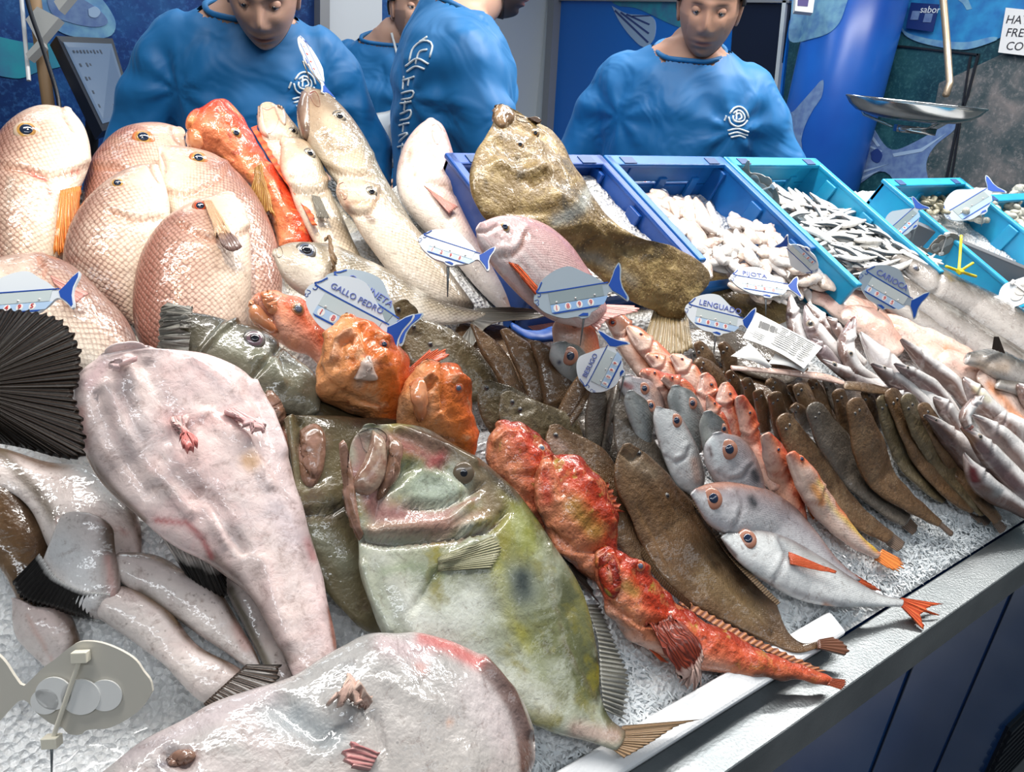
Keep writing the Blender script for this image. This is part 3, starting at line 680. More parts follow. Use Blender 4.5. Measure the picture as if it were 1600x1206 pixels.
# ---------------------------------------------------------------- scale pan hanging at the right, label box, notice
pan = root('scale_pan', D(1430, 165, 2.35), 'shallow steel scale pan hanging on a bent rod over the end of the counter', 'scale')
pc = D(1431, 160, 2.35); rx, ry = .205, .15
exx = rt; eyy = hd; v = []; f = []
n_ = 48; prof = [(1.0, 0), (.985, -.004), (.93, -.018), (.82, -.034), (.62, -.046), (.3, -.052), (0.02, -.053)]
for s_, dz in prof:
    for j in range(n_): th = 2*math.pi*j/n_; v.append(pc+exx*rx*s_*math.cos(th)+eyy*ry*s_*math.sin(th)+upv*dz)
for i in range(len(prof)-1):
    for j in range(n_): f.append([i*n_+j, i*n_+(j+1) % n_, (i+1)*n_+(j+1) % n_, (i+1)*n_+j])
o = mesh_obj('pan', v, f, simple('polished_steel', (.50, .50, .50), .16, .95), pan); md = o.modifiers.new('s', 'SOLIDIFY'); md.thickness = .0025
mb = MB(); ringp = [pc+exx*rx*math.cos(t)+eyy*ry*math.sin(t) for t in np.linspace(0, 2*math.pi, 49)]; mb.tube(ringp, .0035, 8, caps=False); mb.build('rim', bpy.data.materials['polished_steel'], pan, True)
mb = MB()
for s_ in (-1, 1): mb.tube([pc+exx*rx*.72*s_+eyy*ry*.65, pc+exx*rx*.6*s_-upv*.05+eyy*.06, pc+exx*.05*s_-upv*.075], .004, 8)
mb.box(pc-upv*.078+exx*.02, (.11, .05, .02), A([exx, eyy, upv])); mb.build('cradle', bpy.data.materials['polished_steel'], pan, True)
mb = MB(); mb.tube([D(1478, 148, 2.45), D(1484, 130, 2.47), D(1479, 60, 2.5), D(1474, 0, 2.5), D(1472, -120, 2.5)], .011, 12); mb.build('rod', simple('rod_bronze', (.34, .27, .2), .35, .7), pan, True)
def to_mesh(o, name):
    dg = bpy.context.evaluated_depsgraph_get(); dg.update(); me = bpy.data.meshes.new_from_object(o.evaluated_get(dg)); n = bpy.data.objects.new(name, me); COL.objects.link(n)
    n.parent = o.parent; n.matrix_local = o.matrix_local.copy(); n['_o'] = o['_o']; bpy.data.objects.remove(o); return n
def text_obj(s, par, mat, pos, ex, ey, ez, size, align='LEFT', ext=.0004, name='lettering'):
    c = bpy.data.curves.new(name, 'FONT'); c.body = s; c.size = size; c.extrude = ext; c.align_x = align; c.align_y = 'CENTER'; c.resolution_u = 3
    c.materials.append(mat); o = bpy.data.objects.new(name, c); COL.objects.link(o)
    o.parent = par; po = A(par['_o']) if par is not None else np.zeros(3); q = A(pos)-po; ex, ey, ez = A(ex), A(ey), A(ez)
    o.matrix_local = Matrix(((ex[0], ey[0], ez[0], q[0]), (ex[1], ey[1], ez[1], q[1]), (ex[2], ey[2], ez[2], q[2]), (0, 0, 0, 1))); o['_o'] = list(map(float, pos)); return o
ink_k = simple('black_ink', (.02, .02, .03), .5); ink_w = simple('white_ink', (.75, .85, .9), .5)
nb = on_wall('notice_sheet', [(1572, 12), (1650, 20), (1645, 92), (1560, 82)], white_plastic, wall='end', t=.003, off=.03, kind=None); tag(nb, 'white paper notice with black capitals at the right edge of the sea print', 'notice')
wy, wz, wx = A([0, -1., 0]), upv, A([-1., 0, 0])
for s, y in (('HAY PULPO', 31), ('FRESCO', 51), ('COCIDO', 72)): to_mesh(text_obj(s, nb, ink_k, Pl(1572, y, (XE-.034, 0, 0), (-1., 0, 0)), wy, wz, wx, .050), 'lettering')
db = on_wall('card_terminal_poster', [(1424, 4), (1468, 7), (1458, 50), (1416, 44)], simple('poster_navy', (.008, .03, .16), .4), wall='end', t=.004, off=.03, kind=None); tag(db, 'small dark blue poster with a pale word stuck on the printed fish', 'poster')
to_mesh(text_obj('sabores', db, ink_w, Pl(1438, 15, (XE-.036, 0, 0), (-1., 0, 0)), wy, wz, wx, .045), 'lettering')
for c_ in ((1430, 24), (1450, 28)):
    q = Pl(c_[0], c_[1], (XE-.036, 0, 0), (-1., 0, 0)); m_ = MB(); m_.box(q, (.002, .04, .04)); m_.build('poster_square', pf_lilac, db)
sw = on_depth('wall_socket', [(1244, -12), (1274, -10), (1270, 20), (1242, 17)], white_plastic, 3.75, .03); tag(sw, 'white switch plate with dark squares at the top of the blue column', 'switch')
on_depth('switch_face', [(1247, -4), (1264, -2), (1262, 10), (1246, 9)], simple('switch_purple', (.08, .06, .22), .5), 3.748, .003, parent=sw)
# ================================================================== skins
gold = simple('iris_gold', (.50, .30, .08), .2, coat=1, var=(160, (.28, .13, .04))); orange_i = simple('iris_orange', (.50, .15, .04), .2, coat=1, var=(160, (.26, .07, .03))); silver_i = simple('iris_silver', (.42, .38, .30), .2, coat=1, var=(160, (.20, .16, .12)))
red_i = simple('iris_red', (.5, .08, .03), .2, coat=1); brown_i = simple('iris_brown', (.16, .10, .05), .2, coat=1)
black_p = simple('pupil_black', (.006, .007, .012), .05, coat=1); blue_p = simple('pupil_blue_black', (.01, .02, .05), .05, coat=1); cloud_p = simple('pupil_clouded', (.10, .12, .18), .08, coat=1)
rim_pale = simple('eye_rim_pale', (.46, .36, .28), .3, coat=.6); rim_pink = simple('eye_rim_pink', (.38, .17, .11), .3, coat=.6); rim_or = simple('eye_rim_orange', (.50, .16, .06), .3, coat=.6); rim_dk = simple('eye_rim_dark', (.10, .09, .08), .3, coat=.6)
BREAM = fishmat('bream_skin', (.84, .74, .62), (.66, .49, .40), (.24, .125, .10), scales=(.0048, (.20, .09, .065), .8, .22), blot=(14, (.78, .70, .62), .5, .75, .5), headcol=(.26, (.62, .50, .42), .35), vpos=(.15, .5, .86))  # back darker than its pigment, so edge shading is painted into the skin
BREAM2 = fishmat('bream_skin_pink', (.82, .68, .56), (.64, .42, .34), (.30, .12, .09), scales=(.0048, (.20, .09, .065), .8, .22), blot=(14, (.80, .66, .58), .5, .75, .5), headcol=(.26, (.66, .48, .38), .35), vpos=(.15, .5, .86))
PINKB = fishmat('pink_bream_skin', (.80, .70, .68), (.68, .46, .44), (.50, .24, .25), scales=(.0042, (.46, .25, .24), .3, .08), streak=(7, (.60, .34, .33), .3), headcol=(.24, (.68, .50, .50), .4))
SCORP = fishmat('scorpionfish_red', (.80, .26, .12), (.70, .07, .015), (.50, .025, .008), blot=(44, (.82, .36, .12), .56, .64, .5), blot2=(70, (.30, .015, .008), .56, .66, .7), bump=(90, 1.1), lump=(34, 1.6), rough=.28)
SCORPO = fishmat('scorpionfish_orange', (.84, .36, .14), (.78, .19, .03), (.66, .10, .015), blot=(34, (.76, .44, .24), .54, .64, .6), blot2=(50, (.34, .07, .02), .56, .66, .6), bump=(90, 1.2), lump=(30, 1.8), rough=.28)
SCORPM = fishmat('scorpionfish_mottled', (.62, .22, .11), (.50, .045, .012), (.24, .014, .006), blot=(60, (.66, .26, .10), .55, .62, .4), blot2=(36, (.42, .34, .06), .60, .68, .8), bump=(100, 1.3), lump=(40, 1.6), rough=.2, speck=(150, (.14, .008, .006), .3, .4))
BASS = fishmat('bass_skin', (.80, .74, .64), (.48, .43, .34), (.085, .075, .05), scales=(.0048, (.16, .13, .09), .8, .18), vpos=(.15, .5, .82), headcol=(.24, (.30, .20, .115), .62))
BASSW = fishmat('bass_skin_pale', (.86, .78, .68), (.70, .60, .48), (.16, .135, .09), scales=(.0048, (.26, .20, .13), .6, .14), vpos=(.25, .6, .9), headcol=(.20, (.44, .29, .18), .6))
SNAP = fishmat('dentex_skin', (.85, .78, .74), (.80, .66, .62), (.58, .36, .35), scales=(.0042, (.55, .38, .36), .3, .08), vpos=(.3, .6, .9), headcol=(.26, (.50, .31, .27), .6))
STRIPE = fishmat('striped_bream_skin', (.80, .74, .66), (.56, .48, .36), (.16, .13, .09), scales=(.0048, (.16, .13, .09), .8, .18), headcol=(.2, (.34, .28, .22), .6))
TURB = fishmat('turbot_skin', (.24, .16, .06), (.20, .13, .045), (.17, .11, .04), blot=(26, (.40, .29, .12), .5, .62, .8), blot2=(16, (.065, .045, .02), .52, .62, .85), bump=(140, 1.0), lump=(22, 1.2), rough=.34, coat=.3, speck=(170, (.58, .44, .2), .25, .6))
SOLE = fishmat('sole_skin', (.17, .095, .045), (.14, .078, .036), (.10, .052, .024), blot=(24, (.24, .155, .085), .5, .66, .7), blot2=(60, (.10, .065, .04), .56, .68, .6), scales=(.0026, (.12, .08, .05), .3, .1), bump=(160, .8), rough=.24)
SOLEG = fishmat('sole_skin_grey', (.15, .125, .10), (.115, .095, .075), (.08, .062, .045), blot=(24, (.22, .18, .14), .5, .66, .7), scales=(.0026, (.09, .08, .065), .3, .1), bump=(160, .8), rough=.2)
SOLEO = fishmat('flatfish_olive', (.16, .12, .065), (.13, .098, .05), (.09, .065, .032), blot=(20, (.22, .18, .11), .5, .66, .7), blot2=(45, (.09, .07, .04), .58, .66, .6), bump=(150, .9), lump=(40, .8), rough=.2)
DORY = fishmat('john_dory_skin', (.40, .42, .32), (.14, .15, .065), (.035, .036, .018), blot=(10, (.46, .49, .40), .50, .60, .8), blot2=(16, (.22, .19, .02), .53, .62, .8), bump=(70, .5), lump=(26, .5), rough=.22, coat=.8, vpos=(.15, .6, .95))
DORYD = fishmat('john_dory_skin_dark', (.17, .14, .075), (.105, .08, .036), (.05, .035, .018), blot=(12, (.22, .205, .13), .52, .65, .7), blot2=(26, (.10, .06, .035), .54, .66, .7), bump=(70, .7), lump=(26, .9), rough=.2, coat=.8)
DORYG = fishmat('john_dory_skin_grey', (.13, .115, .08), (.09, .078, .048), (.04, .033, .02), blot=(14, (.20, .185, .13), .5, .66, .7), bump=(70, .6), lump=(22, .7), rough=.18, coat=.9)
MONK = fishmat('monkfish_belly', (.84, .68, .64), (.86, .70, .66), (.84, .66, .64), blot=(9, (.78, .46, .45), .5, .68, .6), blot2=(13, (.68, .60, .61), .53, .68, .45), speck=(60, (.35, .28, .28), .07, .4), bump=(40, .5), lump=(20, 2.2), grain=.2, rough=.26, coat=.9, sss=.0)
MONKG = fishmat('monkfish_grey_belly', (.46, .43, .40), (.46, .43, .41), (.36, .35, .34), blot=(10, (.56, .46, .45), .5, .7, .7), blot2=(13, (.30, .33, .36), .56, .7, .6), speck=(90, (.16, .16, .16), .12, .5), bump=(60, .9), lump=(18, 1.3), rough=.24, coat=.9)
MONKT = fishmat('monkfish_tail_skin', (.78, .70, .66), (.74, .64, .61), (.12, .075, .05), blot=(14, (.66, .50, .47), .5, .7, .6), speck=(120, (.22, .17, .15), .14, .5), bump=(60, .7), lump=(20, .9), rough=.24, coat=.9, vpos=(.2, .66, .86))
MONKB = fishmat('monkfish_brown_skin', (.12, .07, .035), (.11, .06, .03), (.06, .035, .02), blot=(20, (.20, .12, .06), .5, .66, .7), bump=(60, .8), rough=.12, coat=1)
BESU = fishmat('red_sea_bream_skin', (.62, .62, .64), (.34, .31, .33), (.22, .11, .085), scales=(.0034, (.30, .26, .27), .22, .06), blot=(30, (.52, .51, .53), .5, .7, .4), vpos=(.2, .55, .95), rough=.2)
BESUW = fishmat('red_sea_bream_skin_white', (.80, .82, .82), (.60, .62, .62), (.14, .11, .11), scales=(.0034, (.36, .36, .38), .22, .06), blot=(24, (.40, .42, .44), .56, .7, .6), vpos=(.2, .62, .95), rough=.2)
BESUG = fishmat('red_sea_bream_skin_grey', (.40, .43, .43), (.22, .24, .24), (.07, .065, .055), scales=(.0034, (.22, .22, .22), .22, .06), blot=(24, (.50, .50, .48), .54, .7, .6), rough=.2)
MULL = fishmat('red_mullet_skin', (.80, .50, .40), (.70, .20, .09), (.56, .065, .03), scales=(.0045, (.62, .16, .08), .3, .1), blot=(22, (.80, .48, .38), .54, .66, .6), blot2=(50, (.34, .02, .01), .52, .64, .7), rough=.24)
MULLP = fishmat('red_mullet_pale', (.80, .58, .48), (.78, .34, .18), (.66, .12, .04), blot=(22, (.78, .60, .50), .5, .64, .7), rough=.24, scales=(.0045, (.62, .28, .18), .3, .1))
WHIT = fishmat('whiting_skin', (.92, .90, .88), (.88, .85, .84), (.20, .12, .10), blot=(16, (.92, .90, .89), .5, .7, .5), blot2=(30, (.58, .50, .50), .62, .72, .5), vpos=(.25, .62, .86), rough=.2, coat=.9, grain=.55)
HAKE = fishmat('hake_skin', (.44, .41, .39), (.15, .125, .105), (.045, .032, .02), blot=(18, (.50, .48, .45), .52, .7, .5), speck=(200, (.55, .42, .26), .14, .4), vpos=(.2, .46, .72), rough=.16, coat=1)
PINKM = fishmat('pink_fillet_skin', (.82, .62, .54), (.80, .54, .45), (.74, .38, .28), blot=(14, (.84, .70, .62), .5, .68, .7), bump=(60, .8), lump=(26, 1.4), rough=.22, coat=1)
GURN = fishmat('gurnard_skin', (.80, .40, .28), (.72, .14, .05), (.60, .08, .03), blot=(34, (.80, .36, .20), .5, .62, .6), bump=(90, .9), lump=(34, 1.0))
FIN_G = finmat('fin_grey', (.26, .25, .22), (.13, .12, .10), n=18); FIN_B = finmat('fin_brown', (.34, .22, .12), (.20, .12, .06), n=16)
FIN_R = finmat('fin_red', (.72, .16, .05), (.52, .06, .02), n=14); FIN_O = finmat('fin_orange', (.85, .30, .06), (.70, .16, .03), n=16)
FIN_P = finmat('fin_pink', (.72, .38, .34), (.62, .25, .22), n=14); FIN_K = finmat('fin_black', (.016, .008, .004), (.002, .0015, .001), n=60, rough=.3, coat=.05, spec=.12)
FIN_W = finmat('fin_pale', (.72, .62, .56), (.58, .48, .43), n=14); FIN_WK = finmat('fin_pale_black_edge', (.72, .66, .62), (.60, .54, .50), tip=(.62, (.012, .009, .008)), n=20)
FIN_T = finmat('fin_turbot', (.30, .22, .11), (.22, .16, .08), n=18); FIN_M = finmat('fin_mottled', (.55, .12, .05), (.16, .03, .015), n=13)
FIN_KD = finmat('fin_dark_brown', (.09, .06, .045), (.02, .014, .01), n=22)
mouth_m = simple('mouth_dark_red', (.16, .03, .025), .2, coat=.8); mouth_p = simple('mouth_pink', (.55, .25, .21), .22, coat=.9, var=(60, (.40, .15, .13))); mouth_b = simple('mouth_brown', (.10, .06, .04), .25, coat=.8)
gill_m = simple('gill_red', (.10, .006, .01), .2, coat=.8, var=(80, (.25, .02, .02))); jaw_m = simple('jaw_membrane', (.34, .19, .14), .25, coat=.6, var=(90, (.18, .09, .05)), bump=(60, 1.5))
jaw_o = simple('jaw_orange', (.72, .32, .16), .2, coat=1, var=(60, (.62, .20, .08)), bump=(80, .6))
lips_w = simple('lip_pale', (.72, .60, .52), .25, coat=.8, var=(60, (.58, .42, .35)))
pale_skin = simple('pale_fold', (.74, .56, .54), .25, coat=1, var=(50, (.66, .40, .40)))
WH, BK, PK, RD = (.85, .83, .80), (.012, .01, .01), (.66, .36, .34), (.50, .03, .03)

G_BR = 'large breams propped on the back rows'
# ------------------------------------------------------------------ back left: breams, heads up the slope
def bream(mat, d, v, e, er, lift, label, gill, mouth=None, extra=(), pec=None, paintx=(), name='sea_bream', iris=gold, grp=G_BR, thick=.42, rim=rim_pale, finm=FIN_P, pupil=blue_p, pf=None, sc=()):
    b, bv = body(name, mat, d, v, lift=lift, thick=thick, pf=pf or (lambda s: .75+.45*math.sin(min(1, s*1.6)*math.pi*.6)), N_=72, M=44,
                 sculpt=[(gill, 5, -.0035), ([(x+(-6 if 0 else 0), y-7) for x, y in gill], 7, .003)]+([(mouth, 2.2, -.003)] if mouth else [])+list(sc),
                 paint=[(gill, 3.5, (.42, .17, .10), .6)]+([(mouth, 2, (.30, .15, .12), .7)] if mouth else [])+list(paintx), label=label, group=grp)
    if e: eye(b, bv, e[0], e[1], er, iris, pupil, rim)
    if pec: fin(b, 'pectoral_fin', finm, pec[0], pec[1], bv=bv, off=.0025, rays=12, M=24, K=14, ridge=.0006)
    return b, bv
b, bv = bream(BREAM, [(98, 168), (60, 167), (24, 184), (-6, 215), (-30, 270), (-35, 340), (-20, 410), (0, 450)], [(112, 172), (133, 200), (143, 240), (135, 272), (122, 300), (112, 340), (98, 400), (60, 450)], (42, 205), 15, (.10, .04),
      'biggest pale bream at the far left, head propped up, gold eye', [(12, 262), (40, 266), (75, 277), (105, 272), (138, 258)], [(96, 166), (101, 185), (113, 203)], paintx=[([(45, 268), (70, 280)], 4, (.45, .05, .03), .9), ([(110, 270), (125, 268)], 4, (.50, .08, .05), .8), ([(75, 297), (78, 300)], 5, (.5, .08, .05), .8), ([(15, 280), (8, 340), (14, 400)], 4, (.28, .24, .2), .6)])
fin(b, 'pelvic_fin', FIN_O, [(124, 290), (92, 300)], [(118, 400), (74, 402)], bv=bv, off=.003, rays=7)
bream(BREAM2, [(276, 198), (255, 193), (222, 194), (185, 205), (158, 228), (138, 258), (128, 300), (130, 360), (150, 410)], [(288, 214), (292, 240), (285, 290), (272, 340), (250, 380), (220, 420)], (224, 216), 13, (.075, .03),
      'pale bream peering from behind two others, orange-rimmed eye', [(150, 262), (180, 262), (215, 268), (250, 270)], [(266, 200), (272, 216), (284, 226)], rim=rim_or, paintx=[([(166, 215), (190, 220), (175, 240)], 6, (.30, .16, .10), .4)])
bream(BREAM, [(236, 257), (205, 261), (165, 285), (125, 325), (103, 370), (99, 420), (125, 458), (165, 486), (205, 505)], [(248, 261), (259, 290), (266, 330), (262, 375), (248, 430), (230, 480), (214, 508)], (184, 287), 9, (.115, .05),
      'bream with a black-centred gold eye between the biggest bream and the frontmost one', [(172, 330), (190, 337), (210, 346), (235, 342), (250, 340)], [(232, 258), (240, 272), (250, 286)], paintx=[([(208, 330), (230, 328)], 2, (.5, .42, .36), .6)])
bream(BREAM2, [(258, 228), (292, 230), (342, 246), (386, 286), (416, 332), (436, 390), (442, 450), (432, 500)], [(247, 236), (249, 290), (262, 330), (290, 380), (320, 430), (350, 480), (380, 510)], (310, 248), 11, (.10, .045),
      'bream with pinkish scales beside the red scorpionfish, head turned left', [(262, 300), (290, 306), (318, 296), (345, 280), (352, 262)], [(252, 240), (258, 252), (260, 268)], rim=rim_or)
b, bv = bream(BREAM2, [(332, 307), (300, 317), (256, 345), (226, 385), (211, 430), (207, 480), (214, 525), (236, 560)], [(368, 307), (384, 330), (391, 380), (393, 440), (388, 500), (372, 545)], (313, 323), 10, (.125, .06),
      'frontmost bream of the back left, with a dark-tipped fin across its cheek', [(282, 350), (300, 362), (330, 376), (362, 372), (386, 360)], None, iris=red_i, rim=rim_pink)
fin(b, 'pectoral_fin', finmat('fin_tan', (.58, .38, .24), (.46, .28, .17), tip=(.72, (.14, .08, .07)), n=8), [(318, 318), (330, 318)], [(338, 396), (352, 405), (366, 398)], bv=bv, off=.004, rays=4, M=20, jag=0)
bream(BREAM, [(-30, 410), (20, 398), (70, 398), (120, 418), (165, 462), (200, 500), (222, 550), (232, 600)], [(-40, 470), (0, 520), (50, 560), (100, 580), (150, 600), (200, 630)], None, 0, (.115, .07),
      'bream lying under the left price tag, its body ending at the pale monkfish', [(60, 400), (72, 420), (60, 450), (40, 480)], None, thick=.5, pec=([(78, 434), (84, 446)], [(130, 472), (112, 486)]),
      sc=[([(0, 425), (40, 425), (66, 408)], 6, -.004)], paintx=[([(85, 440), (125, 475)], 7, (.55, .27, .18), .6), ([(200, 520), (214, 535)], 6, (.20, .17, .16), .5)])
# red scorpionfish at the back
b, bv = body('scorpionfish', SCORP, [(312, 172), (345, 157), (368, 167), (388, 195), (408, 235), (438, 275), (466, 315), (487, 355), (492, 385)], [(294, 205), (292, 225), (300, 240), (335, 243), (372, 268), (400, 303), (420, 335), (430, 365), (434, 390)],
    lift=(.10, .05), thick=.7, ex=.9, lump=(45, .004), sculpt=[([(300, 200), (315, 212), (318, 232)], 5, -.005), ([(398, 245), (425, 290), (450, 340)], 8, .006), ([(340, 165), (362, 190)], 8, .004), ([(370, 250), (352, 240), (340, 225)], 5, -.004)],
    label='bright red scorpionfish standing behind the breams, in front of the young man', cat='fish')
eye(b, bv, 368, 208, 8, gold, blue_p, rim_or)
patch(b, 'lower_jaw', jaw_o, [(294, 208), (300, 200), (312, 206), (316, 226), (304, 236), (294, 226)], bv, height=.006)
fin(b, 'dorsal_fin', FIN_R, [(392, 200), (430, 262), (470, 318), (488, 352)], [(402, 196), (440, 258), (482, 316), (496, 352)], lift=.085, tl=.085, rays=12, jag=.35)
fin(b, 'pectoral_fin', finmat('fin_gold_brown', (.50, .30, .08), (.30, .12, .03), n=10), [(398, 265), (408, 258)], [(402, 325), (440, 345)], bv=bv, off=.003, rays=8)
# ------------------------------------------------------------------ basses
G_BA = 'basses with their heads up at the back'
def bass(mat, d, v, e, er, lift, label, mouthp=None, gill=None, name='sea_bass', iris=silver_i, thick=.62, rim=rim_dk, mm=mouth_p, px=(), sc=(), pf=None, grp=G_BA):
    b, bv = body(name, mat, d, v, lift=lift, thick=thick, N_=72, M=40, sculpt=([(gill, 4.5, -.004), ([(x-2, y-8) for x, y in gill], 7, .003)] if gill else [])+list(sc), paint=([(gill, 3, (.34, .22, .15), .7)] if gill else [])+list(px), label=label, group=grp, pf=pf)
    if mouthp:
        m_ = patch(b, 'mouth', mm, mouthp, bv, height=-.006, rings=6, n=30)
    if e: eye(b, bv, e[0], e[1], er, iris, black_p, rim)
    return b, bv
b, bv = bass(BASSW, [(432, 168), (442, 172), (455, 190), (472, 212), (490, 245), (505, 290), (520, 340), (530, 380)], [(406, 168), (404, 195), (406, 220), (420, 245), (438, 275), (455, 315), (468, 350), (480, 385)], (458, 205), 6, (.09, .04),
     'small bass with a wide open pink mouth beside the red scorpionfish', [(409, 168), (418, 172), (430, 168), (436, 184), (428, 204), (416, 206)], [(420, 218), (440, 216), (455, 226)])
patch(b, 'upper_jaw', lips_w, [(428, 166), (437, 164), (446, 178), (446, 196), (438, 190), (431, 176)], bv, height=.004); patch(b, 'lower_jaw', lips_w, [(403, 166), (409, 166), (413, 190), (420, 214), (408, 208), (403, 188)], bv, height=.004)
b, bv = bass(BASSW, [(448, 214), (465, 216), (490, 230), (508, 265), (520, 305), (540, 350), (560, 395), (580, 430)], [(438, 228), (436, 262), (450, 292), (462, 325), (480, 360), (505, 400), (530, 435)], (484, 240), 8, (.10, .05),
     'pale bass lying between the open-mouthed small bass and the big tagged bass', None, [(462, 300), (485, 302), (505, 300), (518, 285)], px=[([(465, 222), (500, 250), (515, 290)], 8, (.24, .20, .14), .6), ([(450, 290), (490, 292), (515, 282)], 3, (.20, .12, .07), .7), ([(478, 306), (500, 308)], 9, (.30, .27, .22), .8), ([(455, 275), (485, 272), (510, 280)], 3, (.50, .34, .22), .5)])
fin(b, 'pectoral_fin', FIN_G, [(486, 308), (498, 310)], [(496, 350), (512, 352)], bv=bv, off=.003, rays=6)
b, bv = bass(BASS, [(492, 143), (508, 147), (534, 170), (556, 195), (577, 228), (597, 270), (620, 310), (642, 345), (666, 385), (700, 440)], [(474, 143), (465, 165), (468, 195), (480, 225), (502, 252), (530, 290), (565, 335), (600, 380), (635, 430), (655, 455)], (530, 182), 9, (.12, .05),
     'biggest bass, dark back and gaping mouth with a price tag stuck in it', [(484, 146), (492, 143), (498, 152), (500, 166), (493, 165), (486, 154)], [(500, 258), (528, 270), (556, 274), (578, 272), (581, 250)], mm=mouth_m, px=[([(486, 148), (494, 160)], 7, (.10, .03, .025), .85), ([(486, 165), (500, 215), (525, 245)], 16, (.26, .17, .10), .6), ([(505, 150), (535, 178), (560, 205)], 12, (.15, .11, .075), .75), ([(515, 200), (560, 250)], 14, (.40, .29, .18), .5), ([(578, 232), (620, 315), (664, 388), (700, 445)], 13, (.17, .155, .12), .75), ([(505, 205), (540, 232), (560, 222)], 3, (.14, .09, .05), .8), ([(492, 240), (520, 262), (560, 258)], 6, (.55, .42, .28), .4)], sc=[([(490, 195), (515, 235), (545, 240), (562, 222)], 4, -.003)], thick=.7)
patch(b, 'lower_jaw', simple('jaw_grey_brown', (.26, .18, .14), .25, coat=.8, var=(50, (.16, .11, .09))), [(474, 142), (482, 146), (484, 175), (484, 205), (478, 220), (470, 200), (467, 170)], bv, height=.008)
b, bv = bass(BASSW, [(545, 281), (570, 286), (594, 296), (618, 328), (650, 358), (690, 410), (722, 455), (740, 480)], [(527, 285), (524, 300), (534, 322), (548, 336), (562, 362), (592, 402), (625, 445), (660, 478)], (580, 300), 8, (.125, .055),
     'bass with a brown cheek lying in front of the biggest bass', [(530, 288), (538, 286), (543, 304), (538, 312), (531, 300)], [(540, 330), (560, 336), (580, 332), (590, 315), (594, 300)], mm=mouth_m, px=[([(575, 288), (600, 300), (630, 335)], 7, (.22, .18, .12), .6), ([(545, 318), (590, 312)], 4, (.30, .16, .08), .7), ([(536, 300), (545, 325)], 4, (.36, .13, .08), .6), ([(548, 305), (570, 300)], 7, (.80, .70, .55), .5), ([(560, 322), (580, 320)], 6, (.50, .32, .18), .6), ([(574, 338), (582, 344)], 6, (.14, .08, .06), .85), ([(620, 350), (700, 450)], 4, (.42, .38, .3), .4)])
# pale dentex, belly to the front
b, bv = bass(SNAP, [(680, 190), (692, 198), (704, 230), (714, 270), (720, 315), (735, 355), (760, 400), (795, 450), (840, 492)], [(664, 190), (650, 200), (630, 228), (619, 268), (624, 305), (645, 335), (680, 370), (712, 405), (745, 445), (790, 490)], (703, 258), 6, (.10, .045),
     'white-bellied pinkish dentex with its snout up beside the brown turbot', [(675, 196), (684, 194), (690, 208), (684, 226), (676, 214)], [(640, 240), (645, 270), (668, 285), (695, 288), (712, 300)], name='dentex', iris=red_i, rim=rim_pink, mm=mouth_p, px=[([(640, 232), (655, 205)], 3, (.50, .33, .18), .5), ([(660, 295), (685, 305), (700, 320)], 7, (.62, .36, .25), .6), ([(800, 470), (870, 500)], 12, (.74, .36, .22), .7)], grp=None, sc=[([(672, 192), (668, 230), (690, 270)], 3, -.003)])
fin(b, 'pectoral_fin', FIN_P, [(662, 292), (670, 300)], [(712, 330), (700, 340)], bv=bv, rays=7)
fin(b, 'tail_fin', FIN_P, [(835, 488), (795, 490)], [(905, 515), (862, 535)], lift=.035, rays=9, jag=.15)
# striped bream across the middle, eye big and dark, forked tail over the flatfish
b, bv = bass(STRIPE, [(430, 388), (455, 378), (500, 379), (520, 382), (562, 400), (612, 424), (655, 452), (700, 474), (760, 488)], [(428, 402), (440, 432), (462, 455), (490, 468), (545, 480), (598, 492), (650, 505), (700, 508), (758, 500)], (478, 392), 13, (.135, .085, .075),
     'striped bream with a huge dark eye lying across the pile, forked tail over the flatfish', [(430, 388), (438, 386), (442, 398), (434, 402)], [(520, 380), (524, 400), (518, 420), (505, 436)], name='striped_bream', iris=cloud_p, rim=rim_dk, mm=mouth_b, thick=.5,
     px=[([(550, 398), (546, 470)], 8, (.16, .13, .08), .6), ([(585, 412), (582, 484)], 9, (.78, .74, .66), .6), ([(618, 428), (614, 490)], 9, (.18, .14, .09), .6), ([(655, 455), (650, 500)], 9, (.82, .78, .7), .6), ([(520, 385), (522, 430)], 9, (.70, .62, .52), .5)], grp=None)
fin(b, 'pectoral_fin', FIN_B, [(516, 432), (524, 428)], [(506, 372), (510, 370)], bv=bv, off=.003, rays=4, jag=0)
fin(b, 'tail_fin', FIN_G, [(742, 482), (735, 510)], [(800, 480), (870, 486), (840, 498), (770, 506), (740, 540), (735, 562), (705, 548)][::1], lift=.075, tl=.09, rays=14, jag=.05)
